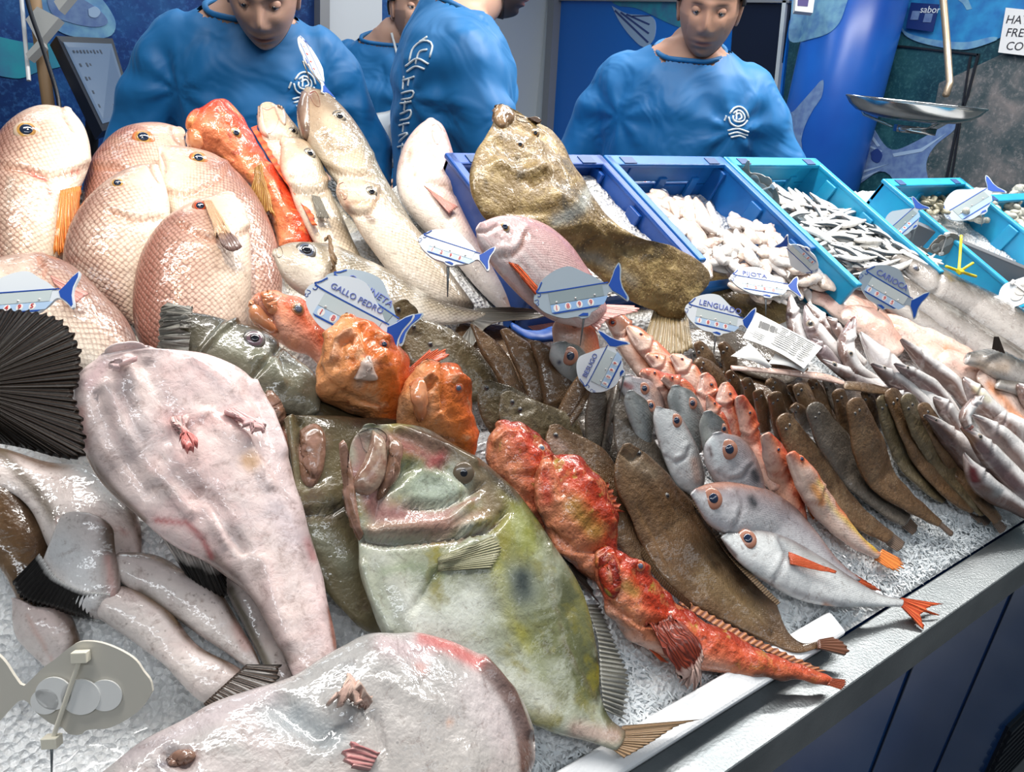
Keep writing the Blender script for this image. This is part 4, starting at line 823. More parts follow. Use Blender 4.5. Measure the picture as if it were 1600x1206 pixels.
# ------------------------------------------------------------------ turbot
b, bv = body('turbot', TURB, [(800, 170), (822, 182), (868, 213), (905, 268), (935, 320), (985, 368), (1055, 388), (1100, 414), (1112, 440), (1085, 470), (1068, 492)], [(776, 172), (764, 205), (742, 240), (735, 290), (752, 335), (800, 362), (880, 388), (935, 430), (985, 470), (1025, 486)],
    lift=(.25, .22, .185, .14, .09), thick=.16, N_=96, M=56, ex=.8, lump=[(16, .005), (40, .0025)], sculpt=[([(790, 182), (800, 195), (850, 215)], 5, -.005), ([(780, 225), (830, 280), (860, 300)], 7, -.006), ([(835, 225), (850, 290), (900, 330)], 8, .007), ([(776, 255), (810, 270), (850, 268)], 8, .008), ([(870, 250), (900, 320), (960, 390), (1040, 460)], 5, .004), ([(800, 330), (860, 330)], 7, -.004)],
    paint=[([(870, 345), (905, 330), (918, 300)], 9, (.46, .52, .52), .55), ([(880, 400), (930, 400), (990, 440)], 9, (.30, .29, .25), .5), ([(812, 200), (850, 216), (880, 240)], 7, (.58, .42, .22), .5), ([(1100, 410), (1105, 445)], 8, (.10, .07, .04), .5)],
    label='very big golden brown turbot draped from the navy crate down over the ice', cat='fish')
fin(b, 'tail_fin', FIN_T, [(1072, 482), (1022, 482)], [(1082, 545), (1060, 556), (1030, 552), (1004, 536)], lift=.085, tl=.08, rays=10, jag=.05, ridge=.001)
patch(b, 'mouth', mouth_b, [(806, 180), (820, 184), (838, 182), (846, 190), (826, 192), (808, 188)], bv, height=-.004)
patch(b, 'jaw', simple('turbot_jaw', (.34, .22, .12), .2, coat=.9, bump=(80, .8), var=(60, (.2, .12, .07))), [(772, 168), (782, 164), (796, 172), (804, 184), (796, 196), (782, 200), (770, 186)], bv, height=.008)
eye(b, bv, 836, 208, 6, gold, black_p, rim_dk); eye(b, bv, 812, 226, 6, gold, black_p, rim_dk)
# second flatfish tail end to the right of the turbot
b, bv = body('turbot', TURB, [(1098, 408), (1150, 428), (1200, 455), (1235, 482)], [(1086, 440), (1120, 465), (1160, 490), (1200, 505)], lift=(.05, .05), thick=.2, lump=(30, .003), label='second brown turbot mostly hidden behind the sole price tag', cat='fish')
# ------------------------------------------------------------------ pink bream under the grey tag
b, bv = bream(PINKB, [(752, 347), (780, 337), (818, 338), (856, 352), (890, 380), (912, 410), (935, 445), (948, 478)], [(744, 362), (748, 385), (765, 410), (790, 440), (825, 475), (862, 500), (900, 510)], (788, 355), 8, (.265, .15),
      'rose-pink bream with a round gold eye lying over the turbot edge behind the grey tag', [(782, 398), (800, 398), (815, 385), (820, 365)], [(748, 362), (762, 362), (778, 352)], name='pink_bream', grp=None, pec=([(792, 410), (806, 414)], [(832, 462), (850, 470)]), finm=FIN_R)
fin(b, 'tail_fin', FIN_P, [(948, 476), (915, 500)], [(992, 478), (1000, 486), (950, 500), (935, 520)], lift=.14, rays=10, jag=.1)
# ------------------------------------------------------------------ orange gurnards, red heads
b, bv = body('gurnard', GURN, [(408, 458), (430, 452), (450, 462), (478, 470), (496, 490), (510, 520), (530, 560), (545, 600)], [(392, 476), (392, 496), (408, 518), (430, 530), (455, 545), (480, 556), (500, 575), (510, 600)], lift=(.14, .08), thick=.6, lump=(50, .003),
    sculpt=[([(398, 478), (420, 500), (432, 520)], 5, -.006), ([(412, 462), (424, 486)], 4, .006)], label='small orange gurnard with open jaws left of the GALLO PEDRO tag', cat='fish')
eye(b, bv, 465, 483, 9, brown_i, cloud_p, rim_or); patch(b, 'mouth', mouth_p, [(404, 466), (412, 476), (424, 488), (428, 500), (416, 496), (404, 484)], bv, height=-.006)
patch(b, 'upper_jaw', jaw_o, [(408, 458), (420, 455), (428, 470), (430, 488), (424, 490), (412, 474)], bv, height=.006); patch(b, 'lower_jaw', jaw_o, [(389, 470), (396, 470), (406, 490), (424, 506), (436, 516), (424, 520), (402, 506), (392, 492)], bv, height=.006)
b, bv = body('scorpionfish', SCORPO, [(560, 496), (592, 508), (612, 535), (640, 572), (650, 606), (640, 640), (620, 660)], [(528, 498), (508, 525), (496, 560), (494, 590), (500, 614), (530, 630), (570, 650)], lift=(.17, .10), thick=.75, N_=80, M=56, lump=[(30, .006), (70, .003)],
    sculpt=[([(520, 560), (526, 530), (545, 515), (560, 530), (564, 570), (550, 590)], 5, .007), ([(528, 575), (536, 535), (552, 530), (554, 570)], 4, -.006), ([(500, 575), (512, 600), (550, 620), (590, 632)], 5, -.006), ([(570, 505), (576, 560)], 5, -.006), ([(586, 520), (600, 532)], 7, .008), ([(596, 560), (620, 600), (628, 640)], 5, .006), ([(515, 510), (508, 560), (505, 600)], 4, .005)],
    paint=[([(520, 560), (528, 530), (550, 520)], 6, (.68, .34, .20), .6), ([(560, 600), (580, 570)], 8, (.74, .56, .42), .6)], label='fat orange scorpionfish head facing out below the GALLO PEDRO tag', cat='fish', cap=(.55, .4))
eye(b, bv, 600, 538, 7, red_i, blue_p, rim_or); patch(b, 'cheek_flap', lips_w, [(552, 590), (574, 555), (586, 580), (590, 592), (570, 594)], bv, height=.007)
fin(b, 'pectoral_fin', FIN_R, [(632, 582), (640, 590)], [(672, 546), (698, 545), (702, 556), (668, 568)], lift=.13, tl=.14, rays=6, jag=.1)
b, bv = body('scorpionfish', SCORPO, [(670, 570), (700, 568), (722, 582), (736, 612), (744, 650), (746, 690), (742, 715)], [(655, 572), (636, 592), (624, 622), (620, 648), (632, 670), (668, 692), (705, 708)], lift=(.16, .09), thick=.7, N_=80, M=56, lump=[(34, .006), (80, .003)],
    sculpt=[([(650, 640), (655, 600), (672, 585), (684, 600), (688, 650)], 5, .006), ([(664, 660), (664, 610), (676, 600)], 4, -.006), ([(690, 570), (694, 600), (690, 640)], 4, -.007), ([(640, 650), (670, 680), (710, 690)], 5, -.005), ([(712, 590), (722, 600)], 7, .006)],
    paint=[([(630, 625), (625, 650)], 9, (.26, .16, .10), .6), ([(655, 600), (670, 640)], 8, (.50, .28, .16), .6)], label='mottled orange scorpionfish head to the right of the fat orange one', cat='fish', cap=(.5, .35))
eye(b, bv, 716, 606, 7, red_i, cloud_p, rim_or); patch(b, 'cheek_flap', jaw_o, [(640, 600), (660, 590), (668, 620), (662, 655), (650, 650)], bv, height=.005)
# ------------------------------------------------------------------ john dories
b, bv = body('john_dory', DORYG, [(266, 486), (300, 492), (352, 500), (402, 514), (446, 544), (478, 572), (496, 606), (500, 640)], [(258, 500), (256, 525), (262, 545), (300, 562), (345, 590), (390, 620), (430, 640), (470, 650)], lift=(.15, .11), thick=.35, N_=80, lump=(26, .005),
    sculpt=[([(266, 488), (272, 545)], 4, .006), ([(280, 492), (290, 548)], 4, -.004), ([(310, 555), (345, 515), (375, 498)], 4, .005), ([(395, 590), (440, 540)], 4, -.005), ([(440, 600), (425, 560), (400, 560)], 8, .006)],
    paint=[([(262, 490), (262, 540)], 7, (.20, .15, .12), .7), ([(350, 530), (410, 560), (460, 590)], 16, (.30, .31, .22), .5)], label='slate grey john dory under the front bream, jaw pressed against it', cat='fish', group='john dories in the foam box')
eye(b, bv, 397, 530, 14, simple('iris_violet', (.16, .10, .12), .2, coat=1), black_p, rim_dk, pr=.5); fin(b, 'gill_edge', FIN_G, [(262, 490), (260, 545)], [(272, 486), (272, 548)], bv=bv, off=.004, rays=4, jag=0)
b, bv = body('john_dory', DORYD, [(418, 612), (460, 614), (510, 622), (560, 632), (620, 650), (660, 690)], [(412, 622), (414, 650), (428, 690), (448, 740), (460, 800), (500, 860)], lift=(.12, .05), thick=.3, lump=(30, .006), sculpt=[([(414, 615), (436, 660)], 4, .006), ([(440, 620), (450, 665)], 4, -.006)], paint=[([(438, 670), (445, 700)], 5, (.42, .10, .09), .8), ([(430, 625), (470, 630)], 8, (.30, .19, .09), .6)],
    label='john dory at the back of the three, only its brown jaw showing', cat='fish', group='john dories in the foam box')
patch(b, 'upper_jaw', jaw_m, [(410, 614), (424, 610), (440, 628), (444, 655), (432, 668), (420, 650)], bv, height=.006)
b, bv = body('john_dory', DORYD, [(460, 650), (500, 650), (560, 652), (610, 656), (660, 680), (700, 760), (740, 860), (750, 940)], [(448, 656), (448, 690), (452, 740), (458, 800), (474, 850), (500, 905), (540, 955), (592, 996)], lift=(.13, .04), thick=.28, N_=84, M=48, lump=(26, .005),
    sculpt=[([(452, 655), (462, 740), (470, 800)], 5, .005), ([(470, 662), (480, 745), (500, 750)], 5, -.005), ([(460, 805), (520, 800), (580, 760)], 4, -.006), ([(480, 870), (530, 940), (580, 985)], 4, .005), ([(555, 700), (545, 760)], 6, -.005)],
    paint=[([(470, 700), (500, 690)], 14, (.24, .15, .09), .7), ([(520, 790), (545, 800)], 14, (.05, .045, .035), .7), ([(490, 830), (540, 880)], 16, (.30, .31, .22), .5), ([(560, 660), (600, 700)], 10, (.05, .03, .02), .7)],
    label='dark brown john dory squeezed between the pale monkfish and the biggest john dory', cat='fish', group='john dories in the foam box')
patch(b, 'upper_jaw', jaw_m, [(468, 672), (492, 662), (508, 680), (506, 730), (490, 760), (472, 752), (466, 715)], bv, height=.007)
fin(b, 'pelvic_fin', FIN_G, [(470, 850), (490, 880)], [(500, 925), (516, 960)], bv=bv, rays=5)
b, bv = body('john_dory', DORY, [(588, 664), (625, 662), (662, 667), (704, 690), (758, 725), (804, 766), (852, 830), (892, 892), (920, 955), (936, 1020), (938, 1080), (952, 1120), (975, 1140)], [(566, 668), (548, 690), (546, 740), (552, 800), (560, 850), (562, 890), (576, 935), (598, 988), (650, 1040), (740, 1090), (830, 1130), (900, 1152), (960, 1172)],
    lift=(.155, .10, .06, .045), thick=.22, N_=120, M=72, lump=(20, .004), pf=lambda s: 1.0 if s < .8 else 1.0+.8*(s-.8)/.2,
    sculpt=[([(566, 842), (600, 846), (660, 842), (720, 836), (770, 826), (790, 800)], 5, -.010), ([(575, 825), (640, 822), (700, 815), (735, 785)], 6, .006), ([(640, 790), (690, 790), (735, 772), (752, 760)], 5, -.008), ([(690, 725), (740, 760)], 6, -.006), ([(620, 670), (700, 700), (740, 725)], 6, .006), ([(682, 885), (665, 925), (640, 960)], 4, -.004), ([(682, 885), (740, 850)], 8, .004), ([(566, 836), (620, 842), (700, 838), (770, 822)], 2.5, -.004), ([(860, 850), (866, 930), (880, 1010), (930, 1090)], 3, .003), ([(568, 880), (582, 930), (610, 985)], 5, .005), ([(640, 730), (600, 760), (585, 820)], 10, -.008), ([(612, 700), (640, 740), (640, 790)], 4, .004), ([(660, 740), (690, 745), (720, 760)], 5, .003), ([(600, 835), (700, 830), (760, 812)], 3, .004), ([(700, 890), (760, 930), (800, 1000)], 5, -.003), ([(620, 900), (650, 1000)], 8, .003)],
    paint=[([(815, 912), (817, 916)], 26, (.10, .13, .14), .85), ([(808, 915)], 12, (.04, .05, .06), .8), ([(858, 850), (864, 930), (880, 1010), (930, 1090)], 2.5, (.12, .10, .05), .7), ([(600, 690), (680, 690)], 16, (.36, .17, .15), .8), ([(560, 740), (600, 800), (690, 815)], 20, (.42, .21, .20), .85), ([(580, 826), (690, 822), (760, 800)], 10, (.36, .20, .14), .7), ([(750, 760), (775, 800)], 12, (.26, .20, .08), .7), ([(590, 870), (650, 960)], 18, (.62, .62, .55), .6), ([(800, 800), (830, 850)], 22, (.36, .38, .08), .6), ([(770, 870), (800, 970), (830, 1010)], 12, (.40, .38, .06), .6), ([(660, 760), (700, 770)], 26, (.44, .52, .42), .7), ([(650, 985), (760, 1040)], 30, (.60, .64, .58), .5), ([(660, 667), (760, 730), (810, 780)], 8, (.05, .05, .035), .7), ([(700, 700), (745, 735), (775, 790)], 16, (.20, .13, .085), .65), ([(640, 680), (700, 705)], 12, (.16, .11, .07), .6), ([(690, 712), (672, 725)], 8, (.34, .05, .06), .7), ([(850, 840), (905, 930), (925, 1010)], 14, (.14, .15, .075), .6), ([(800, 860), (830, 980), (850, 1060)], 10, (.20, .22, .10), .5), ([(640, 960), (700, 1000), (740, 940)], 34, (.66, .68, .62), .6), ([(590, 880), (600, 950), (640, 1010)], 10, (.34, .36, .28), .5), ([(760, 1050), (850, 1100)], 24, (.62, .62, .54), .5), ([(875, 1090)], 14, (.18, .18, .09), .7), ([(900, 1140), (960, 1150)], 14, (.55, .34, .30), .6), ([(600, 892), (640, 885), (690, 900)], 8, (.22, .28, .16), .6), ([(660, 925), (682, 890), (690, 880)], 4, (.12, .14, .08), .7), ([(815, 916)], 40, (.36, .38, .22), .6), ([(814, 905), (817, 925)], 24, (.10, .12, .11), .9), ([(815, 900), (816, 916)], 10, (.035, .045, .045), .85), ([(566, 846), (640, 850), (720, 842), (785, 812)], 3.5, (.10, .045, .035), .8), ([(600, 800), (680, 806), (740, 780)], 7, (.30, .13, .12), .7), ([(560, 690), (575, 740), (580, 790)], 12, (.28, .12, .11), .75), ([(572, 680), (590, 690)], 12, (.10, .05, .04), .8), ([(640, 672), (700, 695), (760, 735), (800, 775)], 6, (.035, .03, .02), .75), ([(720, 705), (760, 750), (790, 800)], 12, (.16, .12, .06), .5), ([(630, 700), (690, 722)], 8, (.36, .10, .10), .6)],
    label='biggest john dory, olive and white with a round dark spot on its side', cat='fish', group='john dories in the foam box')
eye(b, bv, 724, 739, 14, simple('iris_olive', (.15, .10, .03), .2, coat=1, var=(160, (.30, .22, .08))), black_p, simple('eye_rim_violet', (.13, .095, .06), .3, coat=.8), pr=.55, bulge=.35)
patch(b, 'mouth', mouth_b, [(560, 676), (584, 668), (604, 680), (596, 700), (572, 706)], bv, height=-.006)
patch(b, 'upper_jaw', simple('jaw_translucent', (.42, .31, .23), .22, coat=.7, var=(90, (.25, .13, .09)), bump=(60, 1.5)), [(582, 672), (602, 690), (604, 730), (590, 762), (572, 774), (552, 766), (550, 752), (568, 720), (578, 690)], bv, height=.007)
patch(b, 'jaw_bone', jaw_m, [(606, 680), (626, 690), (624, 730), (606, 770), (588, 780), (598, 740), (606, 710)], bv, height=.008)
patch(b, 'lower_jaw', jaw_m, [(530, 692), (540, 690), (552, 740), (560, 800), (566, 838), (558, 842), (546, 800), (536, 750)], bv, height=.006)
fin(b, 'dorsal_fin', finmat('fin_olive_rays', (.30, .30, .27), (.10, .10, .08), n=24), [(916, 945), (934, 1000), (938, 1060), (944, 1110)], [(938, 945), (966, 1010), (986, 1060), (978, 1125)], lift=.05, tl=.03, rays=22, jag=.2, M=66, ridge=.0008)
fin(b, 'dorsal_spines', FIN_KD, [(852, 828), (880, 868), (905, 910)], [(868, 830), (905, 880), (938, 944)], lift=.05, tl=.04, rays=6, jag=.2)
fin(b, 'tail_fin', FIN_B, [(972, 1134), (958, 1172)], [(1096, 1124), (1062, 1134), (1020, 1160), (975, 1185)], lift=.045, tl=.045, rays=12, jag=.08, ridge=.0006)
fin(b, 'pectoral_fin', finmat('fin_silvery', (.36, .35, .22), (.24, .23, .13), n=12), [(684, 872), (684, 892)], [(770, 838), (782, 860), (768, 888)], bv=bv, off=.0006, rays=10, jag=.05)
# ------------------------------------------------------------------ monkfish pile at the left front
G_MK = 'monkfish lying belly up in the foam box'
b, bv = body('monkfish', MONKT, [(-30, 690), (30, 705), (90, 725), (140, 735), (190, 770), (225, 820), (222, 870)], [(-40, 760), (10, 770), (50, 800), (80, 850), (100, 880), (150, 880), (205, 890)], lift=(.07, .05), thick=.4, lump=(20, .006),
    paint=[([(0, 705), (60, 770), (85, 810)], 9, (.10, .07, .035), .8), ([(90, 815), (150, 812), (200, 830)], 4, (.50, .22, .20), .6), ([(120, 720), (180, 780)], 22, (.36, .41, .44), .6)], label='greyish monkfish under the pale one, belly towards the camera', cat='fish', group=G_MK)
b, bv = body('monkfish', MONKB, [(-30, 730), (20, 745), (60, 790), (86, 835), (80, 880), (60, 930)], [(-60, 800), (-20, 860), (10, 900), (30, 950), (40, 990)], lift=(.06, .03), thick=.5, lump=(20, .004), label='brown glossy monkfish back at the left edge of the picture', cat='fish', group=G_MK)
# big pale one
b, bv = body('monkfish', MONK, [(232, 543), (300, 550), (352, 566), (396, 596), (420, 642), (447, 712), (470, 790), (492, 850), (512, 930), (527, 1000), (524, 1045)], [(160, 553), (124, 582), (115, 622), (122, 670), (138, 714), (172, 768), (216, 816), (262, 850), (330, 882), (378, 915), (412, 962), (444, 1015), (466, 1074)],
    lift=(.19, .13, .10, .07), thick=.34, N_=120, M=80, lump=[(11, .007), (32, .0025)],
    sculpt=[([(165, 600), (200, 680), (260, 760), (300, 800)], 6, .005), ([(150, 620), (170, 680), (230, 770)], 5, -.005), ([(230, 570), (260, 640), (290, 690)], 9, -.005), ([(300, 560), (350, 600), (390, 640)], 7, .004), ([(320, 650), (380, 690), (420, 760)], 7, .005), ([(280, 740), (340, 800), (380, 860)], 7, -.005), ([(200, 560), (215, 630), (240, 700)], 6, .005), ([(260, 700), (320, 780), (350, 850)], 5, .004), ([(395, 600), (420, 650), (440, 710)], 5, .006), ([(410, 880), (450, 1000)], 14, .004)],
    paint=[([(128, 640), (136, 700)], 7, (.42, .18, .15), .6), ([(140, 716), (180, 772), (220, 815)], 6, (.16, .09, .05), .85), ([(385, 722), (392, 728)], 11, (.72, .42, .20), .8), ([(330, 870), (365, 900), (410, 960), (448, 1030)], 11, (.14, .09, .07), .75), ([(480, 845), (490, 870)], 8, (.50, .14, .14), .6), ([(265, 650), (300, 660), (380, 660)], 14, (.68, .40, .38), .6), ([(240, 812), (290, 815), (315, 840), (330, 870)], 5, (.42, .10, .10), .8), ([(516, 950), (524, 1010)], 4, (.40, .12, .06), .8), ([(430, 800), (460, 840)], 20, (.62, .54, .58), .5), ([(160, 572), (140, 600)], 12, (.74, .46, .48), .5)],
    label='big pale pink monkfish turned belly up, its skin in long folds', cat='fish', group=G_MK)
fin(b, 'pelvic_fin', finmat('fin_hand', (.80, .60, .56), (.68, .36, .34), tip=(.65, (.58, .16, .14)), n=4), [(264, 656), (292, 652)], [(280, 705), (294, 718), (306, 708)], bv=bv, off=.004, rays=4, jag=.12, thick=.006, M=24)
fin(b, 'pelvic_fin', finmat('fin_hand_flat', (.76, .52, .50), (.66, .36, .36), n=4), [(348, 646), (366, 642)], [(384, 684), (398, 688), (402, 678)], bv=bv, off=.003, rays=4, jag=.12, thick=.005, M=24)
fin(b, 'pectoral_fin', FIN_WK, [(236, 812), (300, 822), (322, 850)], [(300, 912), (322, 930), (352, 934), (354, 905)], lift=.10, tl=.065, rays=12, jag=.05, thick=.005, ridge=.0006)
fin(b, 'skin_fold', pale_skin, [(178, 568), (200, 566)], [(186, 576), (204, 576)], bv=bv, off=.004, rays=1, jag=0, thick=.006)
# black fan fin at the left edge
r_ = body('monkfish', MONKB, [(-120, 560), (-60, 560), (-30, 590), (-12, 620)], [(-120, 640), (-70, 650), (-30, 650), (-12, 640)], lift=(.2, .2), thick=.6, label='dark monkfish reaching in from the left with a wide black fan fin', cat='fish', group=G_MK)[0]
fin(r_, 'pectoral_fin', FIN_K, [(-30, 560), (-22, 600), (-26, 660)], [(-10, 483), (50, 486), (98, 500), (126, 540), (128, 590), (118, 618), (132, 660), (134, 712), (100, 716), (40, 700), (0, 692)], lift=.21, tl=.19, M=120, K=16, rays=34, jag=.05, ridge=.0004, thick=.003, wave=.004)
# white flap with black fringe
b, bv = body('monkfish', MONKT, [(180, 835), (184, 870), (184, 915), (176, 960)], [(96, 812), (82, 838), (70, 860), (60, 890)], lift=(.085, .06), thick=.3, lump=(24, .006), N_=56,
    paint=[([(168, 870), (174, 930), (176, 960)], 6, (.62, .30, .26), .7), ([(90, 860), (120, 880), (130, 930)], 34, (.86, .86, .86), .85)], label='white monkfish shoulder flap with a black fringed fin, at the left', cat='fish', group=G_MK)
fin(b, 'pectoral_fin', finmat('fin_black_fringe', (.80, .78, .75), (.70, .68, .66), tip=(.12, (.010, .008, .007)), n=22), [(62, 868), (90, 905), (130, 925), (172, 930)], [(20, 912), (36, 938), (84, 952), (130, 966), (168, 966)], lift=.07, tl=.055, rays=22, jag=.10, thick=.006, ridge=.0007, M=66)
for D_, V_, lf, th_, px, lb in (
    ([(190, 862), (250, 868), (300, 896), (340, 930), (368, 965), (392, 1000), (406, 1036)], [(190, 910), (230, 935), (262, 960), (300, 985), (340, 1010), (385, 1044), (400, 1050)], (.065, .05), .6, [([(220, 925), (262, 962), (300, 990)], 8, (.12, .08, .045), .8), ([(370, 980), (385, 1010)], 10, (.62, .34, .30), .5)], 'monkfish tail with a mottled brown seam, middle of the three tails'),
    ([(180, 915), (225, 925), (262, 960), (300, 995), (345, 1025), (385, 1055)], [(158, 962), (205, 1000), (245, 1030), (280, 1065), (310, 1092), (350, 1110)], (.06, .045), .6, [([(200, 915), (250, 950), (275, 975)], 4, (.20, .12, .06), .7), ([(160, 970), (210, 1015)], 8, (.04, .02, .015), .8)], 'white monkfish tail nearest the turned price tag'),
    ([(380, 900), (410, 918), (432, 960), (445, 1005), (458, 1055)], [(350, 912), (366, 950), (385, 985), (405, 1020), (425, 1060), (445, 1078)], (.05, .04), .6, [([(362, 920), (390, 980), (420, 1040)], 6, (.12, .10, .05), .8)], 'thin grey monkfish tail squeezed beside the big pale monkfish tail'),
    ([(60, 950), (95, 955), (120, 985), (128, 1010), (110, 1035)], [(12, 935), (14, 965), (22, 995), (38, 1015), (60, 1036)], (.05, .03), .5, [([(40, 960), (80, 1030)], 2.5, (.66, .40, .34), .5)], 'pinkish monkfish tail end behind the turned price tag at the left')):
    b, bv = body('monkfish', MONKT, D_, V_, lift=lf, thick=th_, N_=56, lump=(24, .005), paint=px, label=lb, cat='fish', group=G_MK)
    if 'nearest' in lb: fin(b, 'tail_fin', FIN_KD, [(384, 1040), (318, 1100)], [(440, 1040), (425, 1078), (340, 1118)], lift=.065, tl=.07, rays=14, jag=.1, thick=.004, ridge=.0007)
# bottom grey monkfish
b, bv = body('monkfish', MONKG, [(835, 1150), (826, 1108), (792, 1062), (742, 1020), (680, 997), (620, 992), (560, 1001), (500, 1031), (430, 1060), (340, 1092), (250, 1140), (150, 1206), (60, 1270)], [(832, 1200), (800, 1270), (740, 1330), (660, 1370), (560, 1390), (460, 1400), (360, 1400), (260, 1400), (160, 1400)],
    lift=(.07, .11, .12, .12), thick=.24, N_=130, M=84, lump=[(12, .007), (36, .0025)], cap=(.12, .3),
    sculpt=[([(545, 1085), (590, 1120), (600, 1180)], 6, -.005), ([(520, 1095), (560, 1120)], 8, .006), ([(600, 1062), (660, 1100), (700, 1110)], 5, .004), ([(830, 1140), (800, 1080), (755, 1035)], 7, .006), ([(440, 1100), (500, 1150)], 20, -.006), ([(265, 1180), (290, 1190)], 12, -.008)],
    paint=[([(824, 1210), (822, 1150), (808, 1104), (780, 1066), (756, 1044)], 13, (.11, .05, .035), .97, 4), ([(660, 1000), (700, 1008), (745, 1035)], 11, (.55, .10, .09), .8), ([(655, 1040), (662, 1044)], 8, (.58, .24, .20), .6), ([(600, 1010), (660, 1020)], 16, (.60, .44, .46), .6), ([(280, 1186), (300, 1180)], 12, (.20, .08, .06), .85), ([(250, 1195), (260, 1190)], 8, (.06, .05, .08), .7), ([(703, 1128)], 6, (.62, .40, .30), .8), ([(430, 1110), (520, 1150)], 26, (.30, .34, .36), .7), ([(740, 1080), (780, 1140)], 30, (.68, .60, .60), .6), ([(200, 1180), (300, 1130), (420, 1080)], 16, (.52, .44, .46), .5)],
    label='huge grey monkfish across the bottom of the picture, brown rim round its head', cat='fish', group=G_MK)
fin(b, 'pelvic_fin', finmat('fin_hand_tan', (.62, .46, .38), (.52, .34, .28), n=4), [(566, 1112), (582, 1098)], [(520, 1096), (528, 1086), (545, 1080), (560, 1078)], bv=bv, off=.004, rays=4, jag=.15, thick=.005, M=24)
fin(b, 'pelvic_fin', finmat('fin_hand_red', (.60, .32, .30), (.46, .18, .18), n=4), [(588, 1182), (575, 1206)], [(538, 1176), (526, 1190), (530, 1204), (540, 1214)], bv=bv, off=.004, rays=3, jag=.15, thick=.006, M=24)
patch(b, 'gill_flap', simple('flap_brown', (.24, .13, .09), .25, coat=.9, bump=(60, 1)), [(258, 1186), (276, 1172), (300, 1172), (306, 1184), (290, 1196), (266, 1198)], bv, height=.005)

# ------------------------------------------------------------------ red scorpionfish trio
G_SC = 'red mottled scorpionfish beside the biggest john dory'
b, bv = body('scorpionfish', SCORPM, [(800, 660), (822, 664), (848, 690), (868, 716), (880, 745), (880, 790), (870, 830)], [(770, 668), (760, 694), (764, 735), (786, 775), (812, 805), (840, 825)], lift=(.11, .06), thick=.7, lump=[(40, .005), (90, .0025)], N_=72, M=48, cap=(.6, .35),
    sculpt=[([(775, 690), (790, 672), (808, 676), (820, 700)], 4, .005), ([(770, 745), (800, 760), (840, 790)], 4, -.006), ([(775, 755), (800, 775), (830, 800)], 4, .005), ([(800, 740), (840, 742)], 5, -.004)], label='mottled red scorpionfish head, uppermost of the three', cat='fish', group=G_SC)
eye(b, bv, 846, 700, 6, simple('iris_grey', (.30, .26, .24), .2, coat=1), cloud_p, rim_or)
b, bv = body('scorpionfish', SCORPM, [(866, 712), (898, 714), (930, 742), (955, 778), (968, 820), (968, 862), (960, 900)], [(846, 720), (834, 742), (833, 775), (848, 822), (872, 858), (902, 890), (930, 910)], lift=(.11, .05), thick=.7, lump=[(40, .006), (90, .0025)], N_=80, M=52, cap=(.5, .35),
    sculpt=[([(850, 722), (842, 760), (850, 800)], 4, .006), ([(868, 718), (878, 745), (880, 770)], 5, -.006), ([(860, 830), (900, 860), (950, 858)], 4, -.006), ([(860, 845), (905, 875)], 5, .005), ([(905, 735), (940, 780), (955, 820)], 5, .006)], paint=[([(852, 740), (856, 780)], 8, (.58, .06, .03), .8), ([(895, 790), (930, 830)], 14, (.44, .30, .05), .6), ([(865, 870), (900, 895)], 10, (.56, .08, .04), .6)], label='scorpionfish with a yellow-flecked cheek, middle of the three', cat='fish', group=G_SC)
fin(b, 'dorsal_spines', FIN_M, [(900, 720), (940, 758), (962, 800)], [(908, 712), (952, 752), (976, 800)], lift=.075, tl=.08, rays=9, jag=.5)
b, bv = body('scorpionfish', SCORPM, [(950, 856), (985, 868), (1022, 900), (1052, 938), (1110, 974), (1180, 1010), (1250, 1040), (1300, 1060)], [(928, 872), (932, 905), (944, 945), (968, 984), (1010, 1014), (1080, 1044), (1160, 1060), (1240, 1062), (1296, 1070)], lift=(.075, .035, .03, .035), thick=.65, lump=[(40, .005), (90, .002)], N_=110, M=52,
    sculpt=[([(934, 880), (952, 866), (964, 890), (966, 930)], 4, .006), ([(970, 880), (968, 930)], 4, -.006), ([(950, 945), (1000, 975), (1050, 975)], 5, -.006), ([(990, 880), (1010, 890)], 7, .007), ([(960, 955), (1000, 985)], 5, .004)],
    paint=[([(940, 880), (946, 930)], 10, (.62, .06, .03), .8), ([(950, 960), (985, 1000), (1030, 1020)], 9, (.80, .52, .42), .7), ([(1090, 1000), (1200, 1040), (1290, 1064)], 16, (.66, .12, .05), .7), ([(1060, 1030), (1130, 1045)], 12, (.78, .42, .32), .5), ([(1180, 1055), (1240, 1060)], 5, (.06, .03, .02), .7), ([(978, 915), (995, 925)], 8, (.50, .34, .08), .6)], label='whole red scorpionfish lying lengthwise, its tail on the steel rim', cat='fish', group=G_SC)
eye(b, bv, 1000, 884, 7, red_i, cloud_p, rim_or); patch(b, 'upper_jaw', SCORPM, [(936, 872), (950, 862), (964, 880), (968, 915), (960, 935), (946, 925), (936, 900)], bv, height=.006)
fin(b, 'pectoral_fin', finmat('fin_spotted', (.30, .045, .02), (.12, .02, .012), tip=(.85, (.62, .42, .36)), n=12), [(1004, 975), (1045, 962)], [(1066, 1042), (1090, 1046), (1094, 1022)], bv=bv, off=.005, rays=9, jag=.08)
fin(b, 'pelvic_fin', FIN_R, [(990, 990), (1000, 996)], [(1034, 1034), (1044, 1036)], lift=.03, rays=5, jag=.1)
fin(b, 'dorsal_fin', finmat('fin_lace', (.50, .20, .08), (.16, .05, .03), n=26), [(1060, 942), (1120, 978), (1190, 1014), (1280, 1050)], [(1068, 934), (1132, 970), (1202, 1006), (1292, 1048)], lift=.036, rays=18, jag=.25, M=90, thick=.0006)
fin(b, 'tail_fin', FIN_M, [(1300, 1060), (1292, 1070)], [(1322, 1062), (1322, 1070), (1316, 1078)], lift=.045, tl=.045, rays=5, jag=.1)

